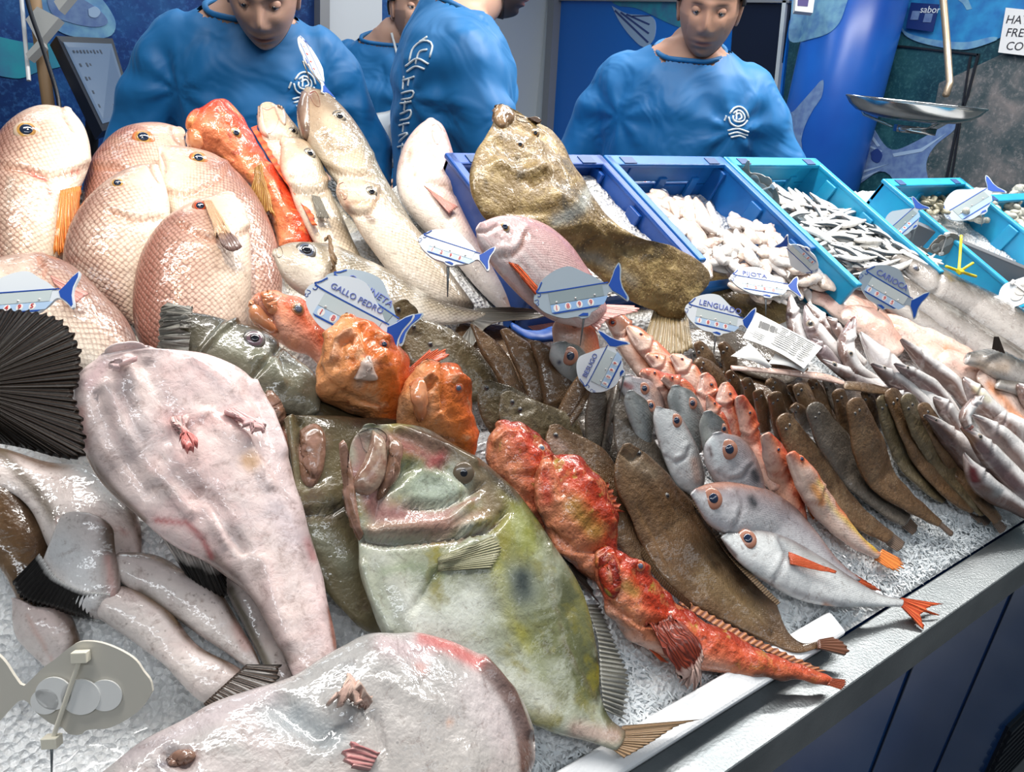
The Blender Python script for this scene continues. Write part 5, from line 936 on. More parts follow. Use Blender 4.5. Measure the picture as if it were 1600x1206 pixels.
# ------------------------------------------------------------------ flatfish in the middle
G_SO = 'brown flatfish packed in the middle of the ice'
def flat(mat, d, v, lift, label, eyes=(), thick=.22, N_=60, M=32, grp=G_SO, name='flatfish', sc=(), px=(), lump=(40, .002), cap=(.45, .35)):
    b, bv = body(name, mat, d, v, lift=lift, thick=thick, N_=N_, M=M, lump=lump, ex=.85, sculpt=sc, paint=px, label=label, group=grp, cap=cap)
    for x, y in eyes: eye(b, bv, x, y, 4.2, rim_dk, black_p, None, bulge=.8, pr=.6)
    return b, bv
flat(SOLEO, [(662, 500), (700, 512), (738, 540), (768, 575), (785, 610)], [(636, 508), (630, 535), (640, 570), (670, 600), (710, 625)], (.12, .07), 'broad olive flatfish with two small eyes behind the orange heads', [(646, 511), (672, 538)], sc=[([(640, 520), (655, 525)], 3, -.003)], px=[([(680, 545), (720, 590)], 8, (.36, .38, .36), .4)])
flat(SOLEO, [(640, 472), (655, 488), (650, 520), (640, 560)], [(612, 480), (604, 500), (612, 540), (622, 580)], (.11, .07), 'mottled brown flatfish head tucked behind the GALLO PEDRO tag', [(622, 484), (630, 505)])
for d_, v_, lf, lb in (([(746, 512), (786, 545), (810, 590), (822, 622)], [(735, 508), (752, 550), (780, 595), (800, 625)], (.12, .08), 'thin flatfish standing on edge, first of the fan behind the striped tail'),
        ([(796, 516), (832, 545), (846, 585), (850, 625)], [(782, 518), (798, 560), (815, 600), (825, 628)], (.12, .08), 'thin flatfish standing on edge, second of the fan behind the striped tail'),
        ([(846, 536), (882, 562), (900, 600), (900, 630)], [(828, 536), (838, 570), (845, 610), (848, 632)], (.12, .08), 'wider flatfish at the right end of the standing fan'),
        ([(924, 575), (925, 595), (900, 640), (884, 660)], [(918, 572), (895, 598), (876, 630), (870, 645)], (.13, .09), 'narrow dark flatfish leaning left, below the small white tag'),
        ([(932, 586), (926, 610), (905, 650), (892, 668)], [(920, 590), (900, 625), (890, 650), (882, 662)], (.12, .09), 'second narrow flatfish leaning left beside the first'),
        ([(945, 612), (950, 640), (946, 680), (938, 705)], [(922, 608), (914, 640), (914, 680), (920, 710)], (.125, .07), 'flatfish on edge with an orange-brown underside, left of the grey sole'),
        ([(962, 600), (962, 640), (956, 690), (950, 730)], [(952, 640), (944, 680), (940, 710), (944, 730)], (.12, .06), 'thin grey-brown flatfish on edge beside the grey sole')):
    flat(SOLE if 'grey' not in lb else SOLEG, d_, v_, lf, lb, thick=.5, grp='thin flatfish standing on edge in a fan', M=24, N_=40)
flat(SOLEO, [(772, 596), (802, 606), (830, 622), (845, 650), (845, 690)], [(752, 598), (745, 620), (752, 655), (770, 680), (800, 700)], (.12, .07), 'rounded olive flatfish above the red scorpionfish head', [(760, 606)])
flat(SOLEO, [(800, 612), (835, 625), (875, 640), (902, 655), (912, 690)], [(782, 622), (778, 650), (788, 672), (820, 690), (860, 710)], (.125, .075), 'olive flatfish with a wrinkled head lying over the rounded one', [(800, 628), (812, 640)], sc=[([(805, 645), (830, 640)], 4, -.003)])
flat(SOLE, [(880, 668), (925, 690), (958, 720), (985, 790), (1005, 850), (1010, 880)], [(858, 668), (852, 690), (870, 730), (920, 790), (965, 850), (990, 880)], (.105, .04), 'long brown flatfish between the scorpionfish and the biggest sole', [(868, 680)], px=[([(862, 690), (880, 700)], 7, (.45, .30, .24), .5)])
flat(SOLEG, [(975, 610), (1002, 650), (1030, 700), (1060, 760), (1080, 810)], [(960, 620), (958, 660), (964, 710), (1000, 770), (1040, 810)], (.12, .05), 'slender grey sole behind the biggest sole', [], thick=.3)
b, bv = flat(SOLE, [(988, 695), (1016, 714), (1060, 758), (1100, 808), (1140, 868), (1188, 920), (1214, 944), (1228, 982), (1252, 1004), (1280, 1002)], [(972, 698), (960, 722), (962, 760), (978, 795), (1002, 850), (1032, 900), (1080, 944), (1140, 975), (1200, 1004), (1245, 1020), (1280, 1012)], (.115, .05, .03, .035), 'biggest brown sole, long and glossy, its tail tip over the foam box edge', [(998, 708), (1042, 774)], thick=.2, N_=100, M=56,
    sc=[([(975, 708), (988, 720), (1000, 708)], 4, -.004), ([(1010, 740), (1060, 820), (1130, 920), (1200, 985)], 5, .004), ([(1000, 790), (1040, 870), (1090, 930)], 4, -.003), ([(1060, 770), (1100, 830), (1160, 910)], 4, -.003)], px=[([(1100, 900), (1180, 960)], 18, (.34, .23, .11), .5), ([(990, 720), (1020, 740)], 12, (.24, .19, .13), .5)])
fin(b, 'dorsal_fin', finmat('fin_sole_frill', (.13, .085, .045), (.10, .06, .03), n=60), [(1050, 748), (1098, 808), (1138, 868), (1186, 920), (1214, 946)], [(1056, 746), (1104, 803), (1144, 862), (1191, 912), (1220, 941)], lift=.06, tl=.055, rays=40, jag=.15, M=90)
fin(b, 'anal_fin', bpy.data.materials['fin_sole_frill'], [(964, 740), (978, 795), (1002, 850), (1032, 900), (1080, 944)], [(958, 742), (972, 798), (996, 856), (1028, 908), (1078, 952)], lift=.05, tl=.045, rays=40, jag=.15, M=90)
fin(b, 'tail_fin', simple('sole_tail', (.16, .06, .03), .3, coat=.7), [(1278, 1000), (1278, 1013)], [(1300, 996), (1316, 1004), (1326, 1018), (1320, 1024)], lift=.04, tl=.035, rays=5, jag=.05, thick=.004)

flat(SOLE, [(722, 505), (790, 510), (860, 545), (900, 590), (905, 640)], [(722, 540), (760, 585), (810, 620), (850, 640), (880, 650)], (.065, .05), 'broad brown flatfish lying flat under the standing fan', grp=None)
flat(SOLEG, [(1080, 512), (1140, 512), (1200, 530), (1250, 560)], [(1080, 545), (1130, 570), (1180, 590), (1220, 600)], (.07, .07), 'grey-brown flatfish lying in shade under the LENGUADO tag and the paper label', grp=None)
flat(SOLE, [(1130, 572), (1220, 584), (1310, 600), (1400, 615)], [(1140, 620), (1220, 655), (1310, 665), (1390, 650)], (.06, .05), 'brown flatfish lying in shade under the packed sole heads', grp=None)
flat(SOLEG, [(900, 570), (960, 590), (1000, 640), (1030, 700)], [(890, 640), (920, 690), (960, 730), (1000, 740)], (.06, .05), 'grey-brown flatfish lying under the leaning narrow ones', grp=None)
# ------------------------------------------------------------------ red-eyed sea breams (besugos)
G_BE = 'silvery sea breams with big red-ringed eyes'
def besu(mat, d, v, e, er, lift, label, gill=None, spotp=None, thick=.5, px=(), sc=(), irs=orange_i, N_=64):
    b, bv = body('sea_bream', mat, d, v, lift=lift, thick=thick, N_=N_, M=40, sculpt=([(gill, 3.5, -.003), ([(x-5, y-3) for x, y in gill], 5, .002)] if gill else [])+list(sc), paint=([(spotp, 7, (.02, .02, .025), .9)] if spotp else [])+([(gill, 2.5, (.20, .17, .18), .5)] if gill else [])+list(px), label=label, group=G_BE)
    if e: eye(b, bv, e[0], e[1], er, irs, blue_p, rim_pink, pr=.58, bulge=.42)
    return b, bv
besu(MULLP, [(880, 497), (912, 500), (932, 520), (940, 560)], [(868, 500), (862, 515), (868, 545), (885, 570)], (896, 508), 5, (.135, .10), 'orange-pink bream head just under the grey tag', irs=red_i)
besu(BESUG, [(888, 536), (906, 542), (920, 560), (930, 590), (930, 620)], [(860, 542), (858, 560), (872, 580), (890, 600), (905, 620)], (890, 556), 12, (.135, .08), 'grey bream head staring out left of the small white tag', px=[([(866, 545), (876, 560)], 7, (.66, .66, .64), .6), ([(874, 566)], 4, (.02, .03, .08), .9)])
besu(BESU, [(990, 588), (1018, 596), (1034, 616), (1040, 640), (1036, 680)], [(972, 590), (966, 602), (975, 620), (990, 650), (1005, 680)], (1006, 607), 8, (.135, .09), 'bream with a pink brow under the small white tag', px=[([(975, 600), (985, 605)], 5, (.40, .06, .05), .7), ([(1020, 610), (1030, 640)], 8, (.62, .34, .22), .5)])
besu(BESUG, [(992, 612), (1012, 628), (1022, 648), (1020, 680), (1014, 720)], [(978, 614), (974, 628), (982, 655), (996, 690), (1000, 720)], (1016, 634), 8, (.14, .08), 'green-grey bream pressed against the pink-browed one', px=[([(985, 625), (1000, 670)], 6, (.55, .56, .52), .5)])
besu(BESUG, [(1064, 604), (1082, 612), (1096, 632), (1104, 660), (1100, 700)], [(1048, 606), (1042, 622), (1048, 646), (1060, 680), (1075, 710)], (1081, 630), 8, (.135, .08), 'dark grey bream head in front of the orange mullets', px=[([(1052, 615), (1060, 640)], 6, (.12, .13, .13), .5), ([(1066, 612), (1072, 640)], 4, (.60, .62, .62), .5)])
besu(BESUW, [(1036, 638), (1060, 645), (1078, 675), (1092, 705), (1102, 745), (1096, 770)], [(1024, 636), (1020, 655), (1028, 690), (1042, 730), (1056, 758), (1074, 770)], (1056, 657), 9, (.135, .06), 'pale grey bream with its snout up, right of the grey sole', [(1040, 712), (1056, 722), (1072, 714), (1076, 700)], px=[([(1085, 720), (1090, 750)], 7, (.60, .34, .24), .6), ([(1030, 660), (1040, 700)], 7, (.66, .70, .70), .5)])
besu(BESUG, [(1114, 644), (1128, 654), (1136, 668), (1140, 700)], [(1098, 646), (1092, 664), (1096, 690), (1104, 730)], (1130, 670), 7, (.14, .09), 'grey bream behind the one with the black shoulder spot', px=[([(1100, 655), (1104, 690)], 7, (.34, .35, .31), .6)])
besu(BESU, [(1130, 676), (1158, 684), (1176, 704), (1188, 730), (1196, 760), (1200, 790)], [(1112, 680), (1100, 696), (1102, 725), (1116, 752), (1140, 775), (1170, 790)], (1138, 702), 13, (.13, .06), 'bream with a black shoulder spot, head just above the last two', [(1122, 738), (1140, 748), (1160, 746), (1172, 728)], [(1178, 738), (1182, 748)], px=[([(1112, 690), (1122, 720)], 8, (.70, .76, .78), .7), ([(1108, 700), (1112, 712)], 3, (.12, .05, .05), .7)])
b, bv = besu(BESU, [(1088, 762), (1112, 753), (1150, 752), (1195, 762), (1240, 790), (1275, 830), (1310, 875), (1345, 905)], [(1080, 775), (1092, 795), (1108, 820), (1140, 838), (1190, 850), (1240, 868), (1290, 890), (1330, 908)], (1113, 779), 14, (.11, .05, .03), 'purplish bream with a black blotch, second from the front', [(1138, 834), (1152, 815), (1160, 792), (1152, 770)], [(1174, 780), (1178, 788)], px=[([(1095, 762), (1150, 754), (1180, 758)], 6, (.44, .20, .13), .7), ([(1120, 815), (1140, 825)], 9, (.62, .62, .66), .5)])
fin(b, 'tail_fin', FIN_R, [(1312, 884), (1330, 908)], [(1340, 900), (1376, 922), (1360, 922)], lift=.028, tl=.02, rays=7, jag=.1)
fin(b, 'dorsal_fin', FIN_R, [(1165, 822), (1215, 822), (1238, 838)], [(1170, 816), (1218, 816), (1245, 836)], lift=.055, rays=10, jag=.3)
b, bv = besu(BESUW, [(1140, 832), (1165, 826), (1195, 828), (1235, 842), (1280, 868), (1330, 902), (1375, 928), (1410, 936)], [(1127, 842), (1140, 862), (1165, 888), (1205, 915), (1250, 938), (1300, 948), (1360, 948), (1408, 948)], (1167, 842), 13, (.075, .04, .03), 'frontmost silver bream, red forked tail resting on the steel rim', [(1205, 912), (1220, 888), (1228, 866), (1216, 842)], None, px=[([(1132, 848), (1150, 868)], 3, (.10, .04, .03), .8), ([(1220, 850), (1232, 866)], 8, (.24, .26, .28), .6), ([(1290, 945), (1298, 950)], 5, (.68, .28, .12), .8), ([(1240, 925), (1320, 945)], 5, (.30, .28, .3), .5)], irs=simple('iris_rusty', (.40, .20, .14), .2, coat=1))
fin(b, 'pectoral_fin', FIN_R, [(1230, 864), (1232, 882)], [(1294, 899), (1296, 901), (1293, 902)], bv=bv, off=.003, rays=6, M=20)
fin(b, 'tail_fin', FIN_R, [(1408, 934), (1408, 948)], [(1474, 944), (1450, 950), (1456, 960), (1472, 962), (1440, 958), (1445, 985), (1420, 960)], lift=.03, tl=.028, rays=14, jag=.06, ridge=.0005)

# ------------------------------------------------------------------ orange mullets and pink gurnards
G_MU = 'orange and red mullets in the middle of the pile'
def mul(mat, spine, w, lift, label, e=None, er=5, dside=1, finp=None, px=(), thick=.7, wv=None):
    q_ = catmull(spine, 24); w = list(np.interp(np.linspace(0, 1, 24), np.linspace(0, 1, len(w)), w)*np.interp(np.linspace(0, 1, 24), [0, .06, .2, .35, 1], [.7, .95, 1.08, 1, 1]))
    t_ = np.gradient(q_, axis=0); t_ /= np.linalg.norm(t_, axis=1)[:, None]+1e-9; n_ = np.stack([t_[:, 1], -t_[:, 0]], 1)
    g_ = [tuple(q_[8]+n_[8]*w[8]*.9), tuple(q_[10]), tuple(q_[8]-n_[8]*w[8])]; m_ = [tuple(q_[0]-n_[0]*w[0]*.3), tuple(q_[5]-n_[5]*w[5]*.55)]
    sc_ = [(g_, 2.6, -.003), ([(x-t_[8][0]*5, y-t_[8][1]*5) for x, y in g_], 4, .0025), (m_, 2.0, -.0025)]; px = list(px)+[(g_, 2, (.50, .10, .05), .5), (m_, 1.6, (.74, .50, .44), .6), ([tuple(q_[4]-n_[4]*w[4]*.8), tuple(q_[9]-n_[9]*w[9]*.8)], 5, (.76, .54, .46), .55)]
    if e is None: e = tuple(q_[4]+n_[4]*w[4]*.45); er = max(2.6, w[4]*.22)
    b, bv = fish('red_mullet', mat, spine, w, wv, dside, lift=lift, thick=thick, N_=52, M=32, lump=(50, .002), label=label, cat='fish', group=G_MU, paint=px, sculpt=sc_)
    if e: eye(b, bv, e[0], e[1], er, red_i, blue_p, rim_or)
    if finp: fin(b, 'tail_fin', FIN_O, *finp, lift=.02, rays=10, jag=.25)
    return b, bv
mul(MULLP, [(945, 490), (965, 505), (985, 540), (1010, 580)], [10, 18, 20, 16], (.125, .09), 'pale pink mullet head directly behind the small white tag', (957, 504), 5)
mul(MULLP, [(982, 512), (1000, 530), (1030, 562), (1060, 600)], [9, 17, 19, 15], (.125, .09), 'pink mullet with orange freckles right of the small white tag')
mul(MULL, [(1002, 582), (1025, 592), (1050, 622), (1070, 660)], [9, 17, 19, 15], (.135, .09), 'orange mullet whose blunt head rises beside the grey bream')
mul(MULLP, [(1012, 555), (1030, 568), (1048, 590), (1058, 610)], [9, 14, 16, 12], (.12, .09), 'short pale mullet between two orange ones')
mul(MULL, [(1036, 590), (1050, 596), (1070, 610), (1085, 640)], [8, 13, 15, 12], (.14, .10), 'mullet with a red brow behind the dark grey bream')
mul(MULLP, [(1050, 556), (1066, 570), (1082, 594), (1095, 625)], [8, 16, 18, 14], (.12, .09), 'pale-cheeked mullet at the foot of the turbot tail')
mul(MULL, [(1100, 588), (1104, 605), (1104, 640), (1110, 670)], [14, 18, 18, 13], (.13, .09), 'deep red mullet with an upright blunt head')
mul(MULL, [(1133, 602), (1134, 622), (1140, 650), (1150, 680)], [12, 18, 18, 13], (.13, .09), 'red mullet with a pale lip stripe right of the upright one', px=[([(1118, 612), (1122, 640)], 4, (.74, .56, .54), .7)])
mul(MULL, [(1106, 620), (1114, 636), (1126, 665), (1140, 690)], [8, 11, 12, 9], (.145, .10), 'small orange mullet wedged behind a grey bream')
mul(MULL, [(1155, 622), (1164, 645), (1175, 690), (1200, 730), (1215, 760)], [12, 16, 18, 18, 14], (.13, .08, .06), 'long red mullet running down to the last two mullets', px=[([(1160, 680), (1170, 720)], 8, (.60, .36, .28), .5)])
b, bv = mul(MULL, [(1196, 680), (1206, 700), (1222, 745), (1244, 800), (1256, 830)], [12, 20, 22, 18, 8], (.12, .06, .03), 'red mullet with a blunt head left of the yellow-striped one', px=[([(1190, 695), (1194, 740)], 3.5, (.40, .28, .30), .7), ([(1210, 740), (1230, 790)], 10, (.55, .22, .10), .5)])
fin(b, 'pelvic_fin', FIN_O, [(1250, 770), (1256, 780)], [(1276, 808), (1270, 812)], lift=.04, rays=5)
b, bv = mul(MULLP, [(1236, 710), (1252, 735), (1285, 790), (1330, 840), (1372, 868)], [13, 20, 21, 14, 6], (.11, .05, .025), 'mullet with a yellow stripe and orange tail, nearest the open ice', (1252, 717), 5, finp=([(1378, 858), (1366, 874)], [(1408, 874), (1416, 886), (1404, 894), (1388, 888)]), px=[([(1278, 752), (1300, 795), (1340, 832), (1368, 858)], 4, (.72, .46, .04), .9), ([(1262, 735), (1300, 800), (1350, 855)], 7, (.62, .56, .54), .5), ([(1230, 700), (1250, 712)], 12, (.66, .12, .05), .7), ([(1272, 760), (1285, 785)], 6, (.80, .32, .05), .8)])

# ------------------------------------------------------------------ soles on the right
G_SR = 'soles laid in a row down to the open ice'
def sole(mat, spine, w, lift, label, e=None, tail=None, thick=.35, grp=G_SR):
    b, bv = fish('sole', mat, spine, w, lift=lift, thick=thick, N_=56, M=28, lump=(45, .0018), ex=.85, label=label, cat='fish', group=grp, cap=(.7, .3))
    x, y = spine[0]; x2, y2 = spine[1]; d = math.hypot(x2-x, y2-y); ux, uy = (x2-x)/d, (y2-y)/d
    eye(b, bv, x+ux*6+uy*3, y+uy*6-ux*3, 2.6, rim_dk, black_p, None, bulge=.8, pr=.6); eye(b, bv, x+ux*9-uy*5, y+uy*9+ux*5, 2.6, rim_dk, black_p, None, bulge=.8, pr=.6)
    if tail: fin(b, 'tail_fin', finmat('fin_sole_tail', (.22, .15, .11), (.12, .085, .065), n=7) if 'fin_sole_tail' not in bpy.data.materials else bpy.data.materials['fin_sole_tail'], *tail, lift=.02, tl=.018, rays=6, jag=.05, M=20)
    return b
G_SB = 'sole heads packed behind the row of soles'
for sp_, w_, lf, lb in (
    ([(1092, 540), (1100, 556), (1115, 580)], [9, 14, 12], (.10, .07), 'sole head under the LENGUADO tag, left one'),
    ([(1130, 540), (1138, 555), (1142, 580)], [9, 13, 10], (.10, .07), 'sole head under the LENGUADO tag, right one'),
    ([(1092, 566), (1110, 580), (1130, 610)], [10, 15, 12], (.11, .08), 'sole head with a wrinkled brow left of the paper label'),
    ([(1140, 584), (1148, 600), (1160, 640)], [8, 12, 9], (.115, .07), 'sole head right of the red mullets, farthest left of its row'),
    ([(1166, 596), (1172, 612), (1180, 655)], [9, 12, 9], (.12, .07), 'sole head in the packed row, just left of the smooth tan one'),
    ([(1184, 614), (1190, 635), (1196, 675)], [9, 11, 9], (.125, .07), 'smooth tan sole standing upright, glints down its side'),
    ([(1210, 620), (1216, 642), (1224, 690)], [12, 15, 12], (.125, .065), 'broad sole standing upright right of the smooth tan one'),
    ([(1204, 596), (1222, 612), (1240, 640)], [10, 14, 11], (.12, .08), 'sole head leaning right behind the broad upright one'),
    ([(1234, 604), (1238, 612), (1248, 632)], [6, 7, 6], (.12, .09), 'tiny sole head peeping between its neighbours'),
    ([(1246, 606), (1262, 630), (1290, 670)], [10, 16, 14], (.125, .07), 'sole with a pinkish snout at the middle of the packed row'),
    ([(1240, 634), (1250, 644), (1262, 670)], [8, 12, 12], (.13, .08), 'small frosted sole head above the tan front sole'),
    ([(1270, 596), (1282, 620), (1296, 665)], [8, 11, 9], (.10, .06), 'shaded brown sole under the cut board edge, left one'),
    ([(1292, 596), (1306, 625), (1326, 670)], [8, 12, 10], (.10, .06), 'shaded grey sole under the cut board edge, right one'),
    ([(1310, 616), (1318, 640), (1326, 690)], [11, 14, 12], (.125, .07), 'upright sole with a pale lip edge left of the brownest sole'),
    ([(1352, 614), (1360, 630), (1372, 670)], [8, 12, 10], (.115, .07), 'pinkish sole head behind the brownest sole')):
    sole(SOLE if 'grey' not in lb else SOLEG, sp_, w_, lf, lb, grp=G_SB, thick=.55)
TF = lambda a, b_, c, d: ([a, b_], [c, ((c[0]+d[0])/2+2, (c[1]+d[1])/2+2), d])
sole(SOLE, [(1228, 660), (1250, 700), (1300, 770), (1350, 815), (1390, 840)], [16, 26, 25, 17, 10], (.12, .05, .025), 'tan sole at the left end of the row, tail near the orange tail', tail=TF((1394, 832), (1384, 850), (1414, 848), (1402, 862)))
sole(SOLEG, [(1274, 642), (1295, 680), (1340, 745), (1390, 795), (1415, 812)], [16, 26, 26, 18, 12], (.125, .05, .028), 'dark grey sole, second in the row, crooked at the tail', tail=TF((1418, 806), (1408, 822), (1434, 822), (1426, 836)))
sole(SOLE, [(1338, 636), (1352, 680), (1375, 745), (1420, 785), (1468, 818)], [16, 27, 24, 15, 6], (.135, .06, .03), 'brownest sole of the row, ending in a thin reddish tail', tail=TF((1470, 815), (1466, 822), (1490, 832), (1484, 838)))
sole(SOLEO, [(1380, 628), (1396, 670), (1420, 725), (1455, 765), (1475, 780)], [12, 18, 18, 12, 8], (.12, .055, .03), 'sole with a purplish head right of the brownest one')
sole(SOLE, [(1396, 620), (1420, 665), (1450, 725), (1490, 775), (1520, 795)], [14, 20, 20, 13, 8], (.125, .06, .03), 'sole bending right, third from the right end of the row', tail=TF((1520, 788), (1514, 802), (1540, 806), (1530, 818)))
sole(SOLEO, [(1420, 628), (1440, 670), (1475, 725), (1515, 775), (1535, 800)], [14, 20, 20, 13, 9], (.13, .06, .03), 'sole with amber patches, second from the right end of the row', tail=TF((1536, 794), (1528, 806), (1550, 812), (1538, 822)))
sole(SOLE, [(1444, 640), (1465, 675), (1500, 735), (1540, 790), (1558, 812)], [12, 17, 17, 12, 9], (.12, .055, .03), 'sole at the right end of the row, tail nearest the steel rim', tail=TF((1560, 804), (1550, 818), (1574, 822), (1562, 834)))

# ------------------------------------------------------------------ whitings
G_WH = 'whitings heaped on the right'
def whit(spine, w, lift, label, e=None, er=3.6, dside=-1, px=(), mat=None, mouthp=None, thick=.8, nm='whiting'):
    q_ = catmull(spine, 24); ww = np.interp(np.linspace(0, 1, 24), np.linspace(0, 1, len(w)), w)*np.interp(np.linspace(0, 1, 24), [0, .05, .16, .3, 1], [.30, .62, .9, 1.06, 1]); w = list(ww)
    t_ = np.gradient(q_, axis=0); t_ /= np.linalg.norm(t_, axis=1)[:, None]+1e-9; n_ = np.stack([t_[:, 1], -t_[:, 0]], 1)
    g_ = [tuple(q_[6]+n_[6]*w[6]), tuple(q_[8]), tuple(q_[6]-n_[6]*w[6])]; m_ = [tuple(q_[0]), tuple(q_[3]-n_[3]*w[3]*.5*dside)]
    sc_ = [(g_, 2.6, -.003), ([(x-t_[6][0]*4, y-t_[6][1]*4) for x, y in g_], 4, .0022), (m_, 1.6, -.002)]; px = list(px)+[(g_, 1.8, (.30, .20, .20), .55), (m_, 1.3, (.22, .13, .13), .7)]
    b, bv = fish(nm, mat or WHIT, spine, w, dside=dside, lift=lift, thick=thick, N_=56, M=30, label=label, cat='fish', group=G_WH, paint=px, lump=(30, .001), sculpt=sc_)
    if mouthp: patch(b, 'mouth', mouth_p, mouthp, bv, height=-.003, n=20, rings=4)
    if e: eye(b, bv, e[0], e[1], er, silver_i, black_p, rim_pale)
    return b, bv
whit([(1235, 462), (1238, 485), (1246, 520), (1262, 560)], [8, 12, 14, 12], (.12, .09), 'pale whiting hanging down behind the flat-lying white tag')
whit([(1258, 478), (1266, 505), (1290, 540), (1330, 585)], [8, 15, 17, 14], (.13, .09), 'whiting with a pointed purple-grey snout beside the paper label', (1266, 506), 5, px=[([(1255, 480), (1262, 530), (1290, 560)], 9, (.42, .35, .37), .7)])
whit([(1268, 530), (1290, 555), (1315, 580)], [8, 12, 9], (.14, .11), 'dark purple whiting back under the pointed one', px=[([(1268, 530), (1315, 580)], 16, (.24, .16, .17), .8)])
whit([(1262, 474), (1290, 510), (1318, 545), (1345, 570)], [8, 13, 15, 12], (.115, .09), 'plain white whiting belly between two heads')
whit([(1292, 495), (1303, 505), (1312, 520), (1330, 545)], [6, 8, 8, 8], (.13, .11), 'whiting with a brown rounded tail end sticking up', px=[([(1292, 498), (1308, 516)], 9, (.20, .12, .10), .8)])
whit([(1336, 495), (1326, 520), (1322, 545), (1338, 580), (1370, 600)], [8, 14, 13, 13, 12], (.14, .13, .10), 'whiting with a gaping jaw pointing up at the pink fillets', (1329, 552), 3.5, mouthp=[(1322, 508), (1334, 494), (1338, 504), (1326, 516)], px=[([(1322, 515), (1335, 508)], 4, (.30, .18, .18), .7)])
whit([(1344, 520), (1375, 560), (1405, 590), (1450, 625), (1500, 655)], [10, 20, 20, 17, 10], (.135, .10, .08), 'long whiting with a grey back running under the pink fillets', dside=1, px=[([(1345, 535), (1380, 570), (1420, 605)], 9, (.34, .27, .27), .6)])
whit([(1285, 562), (1302, 572), (1340, 592), (1390, 618), (1440, 650)], [6, 11, 16, 16, 10], (.13, .10, .08), 'whiting with a wide-open eye above the cut board edge', (1303, 570), 4.5, px=[([(1340, 590), (1400, 620)], 3, (.5, .42, .42), .4)])
whit([(1362, 568), (1385, 585), (1420, 612), (1445, 635), (1455, 660)], [8, 13, 15, 13, 8], (.15, .11, .08), 'whiting with a chocolate brown back curling downward', (1382, 574), 2.5, dside=-1, px=[([(1362, 572), (1385, 592), (1420, 618), (1448, 650)], 10, (.20, .11, .10), .8)])
whit([(1398, 568), (1420, 582), (1455, 605), (1480, 628), (1495, 645)], [8, 12, 14, 11, 7], (.15, .11, .08), 'whiting with a dark head behind the curling one', (1418, 574), 2.5, px=[([(1398, 572), (1425, 590), (1460, 612)], 8, (.20, .11, .11), .8)])
whit([(1408, 530), (1420, 542), (1450, 570), (1490, 600), (1510, 630)], [9, 11, 15, 14, 10], (.14, .10, .08), 'whiting with a brown rounded head just below the pink fillets', px=[([(1406, 530), (1418, 550)], 11, (.22, .14, .12), .8)])
whit([(1390, 612), (1420, 630), (1440, 655), (1445, 665)], [10, 15, 12, 6], (.12, .07), 'thin silvery whiting tail lying over the soles')
whit([(1460, 620), (1478, 640), (1495, 665), (1502, 690)], [10, 14, 12, 8], (.13, .09), 'short whiting belly in the middle of the heap')
whit([(1446, 648), (1470, 668), (1500, 700), (1540, 745), (1580, 775)], [9, 16, 20, 17, 12], (.13, .07, .04), 'whiting with a black-brown head next to the last sole', (1462, 656), 2.5, px=[([(1446, 650), (1470, 675), (1485, 695)], 12, (.10, .06, .055), .85)])
whit([(1538, 618), (1518, 634), (1508, 650), (1512, 665)], [5, 9, 11, 8], (.16, .14), 'whiting head pointing up, thin jaws open', px=[([(1535, 622), (1520, 636)], 2, (.5, .45, .45), .6)])
whit([(1502, 668), (1525, 685), (1560, 725), (1600, 765), (1640, 800)], [8, 16, 19, 18, 15], (.135, .08, .05), 'whiting with an open red mouth and a brown cheek', (1531, 682), 4, mouthp=[(1501, 656), (1512, 660), (1522, 668), (1506, 672)], px=[([(1502, 675), (1520, 690)], 9, (.40, .20, .10), .8), ([(1530, 695), (1570, 740), (1600, 770)], 9, (.16, .10, .11), .75), ([(1503, 660), (1518, 668)], 5, (.62, .09, .06), .9)])
whit([(1520, 648), (1545, 668), (1580, 705), (1620, 760)], [8, 19, 24, 22], (.13, .09, .06), 'stout whiting right of the red-mouthed one, greyish flank', px=[([(1535, 665), (1570, 705), (1600, 740)], 8, (.34, .27, .25), .7)])
whit([(1506, 708), (1516, 730), (1540, 760), (1580, 785), (1630, 812)], [8, 18, 18, 14, 12], (.11, .06, .04), 'whiting with its gill torn open dark red, lowest on the ice', px=[([(1520, 736), (1524, 752)], 8, (.14, .015, .02), .95), ([(1512, 712), (1510, 735)], 3, (.70, .56, .52), .6), ([(1558, 770)], 8, (.40, .46, .46), .5)])
whit([(1545, 640), (1580, 668), (1620, 700)], [12, 22, 24], (.11, .08), 'broad whiting belly at the right edge below the pink cheeks')
whit([(1505, 590), (1520, 610), (1545, 640), (1580, 670)], [10, 16, 18, 16], (.13, .09), 'striped-gill whiting under the pink cheeks', px=[([(1510, 600), (1516, 625)], 4, (.35, .30, .30), .6), ([(1525, 605), (1545, 625)], 5, (.62, .56, .20), .4)])
whit([(1590, 600), (1610, 625), (1630, 660)], [10, 16, 18], (.13, .10), 'whiting cut off by the right edge, above the broad belly')

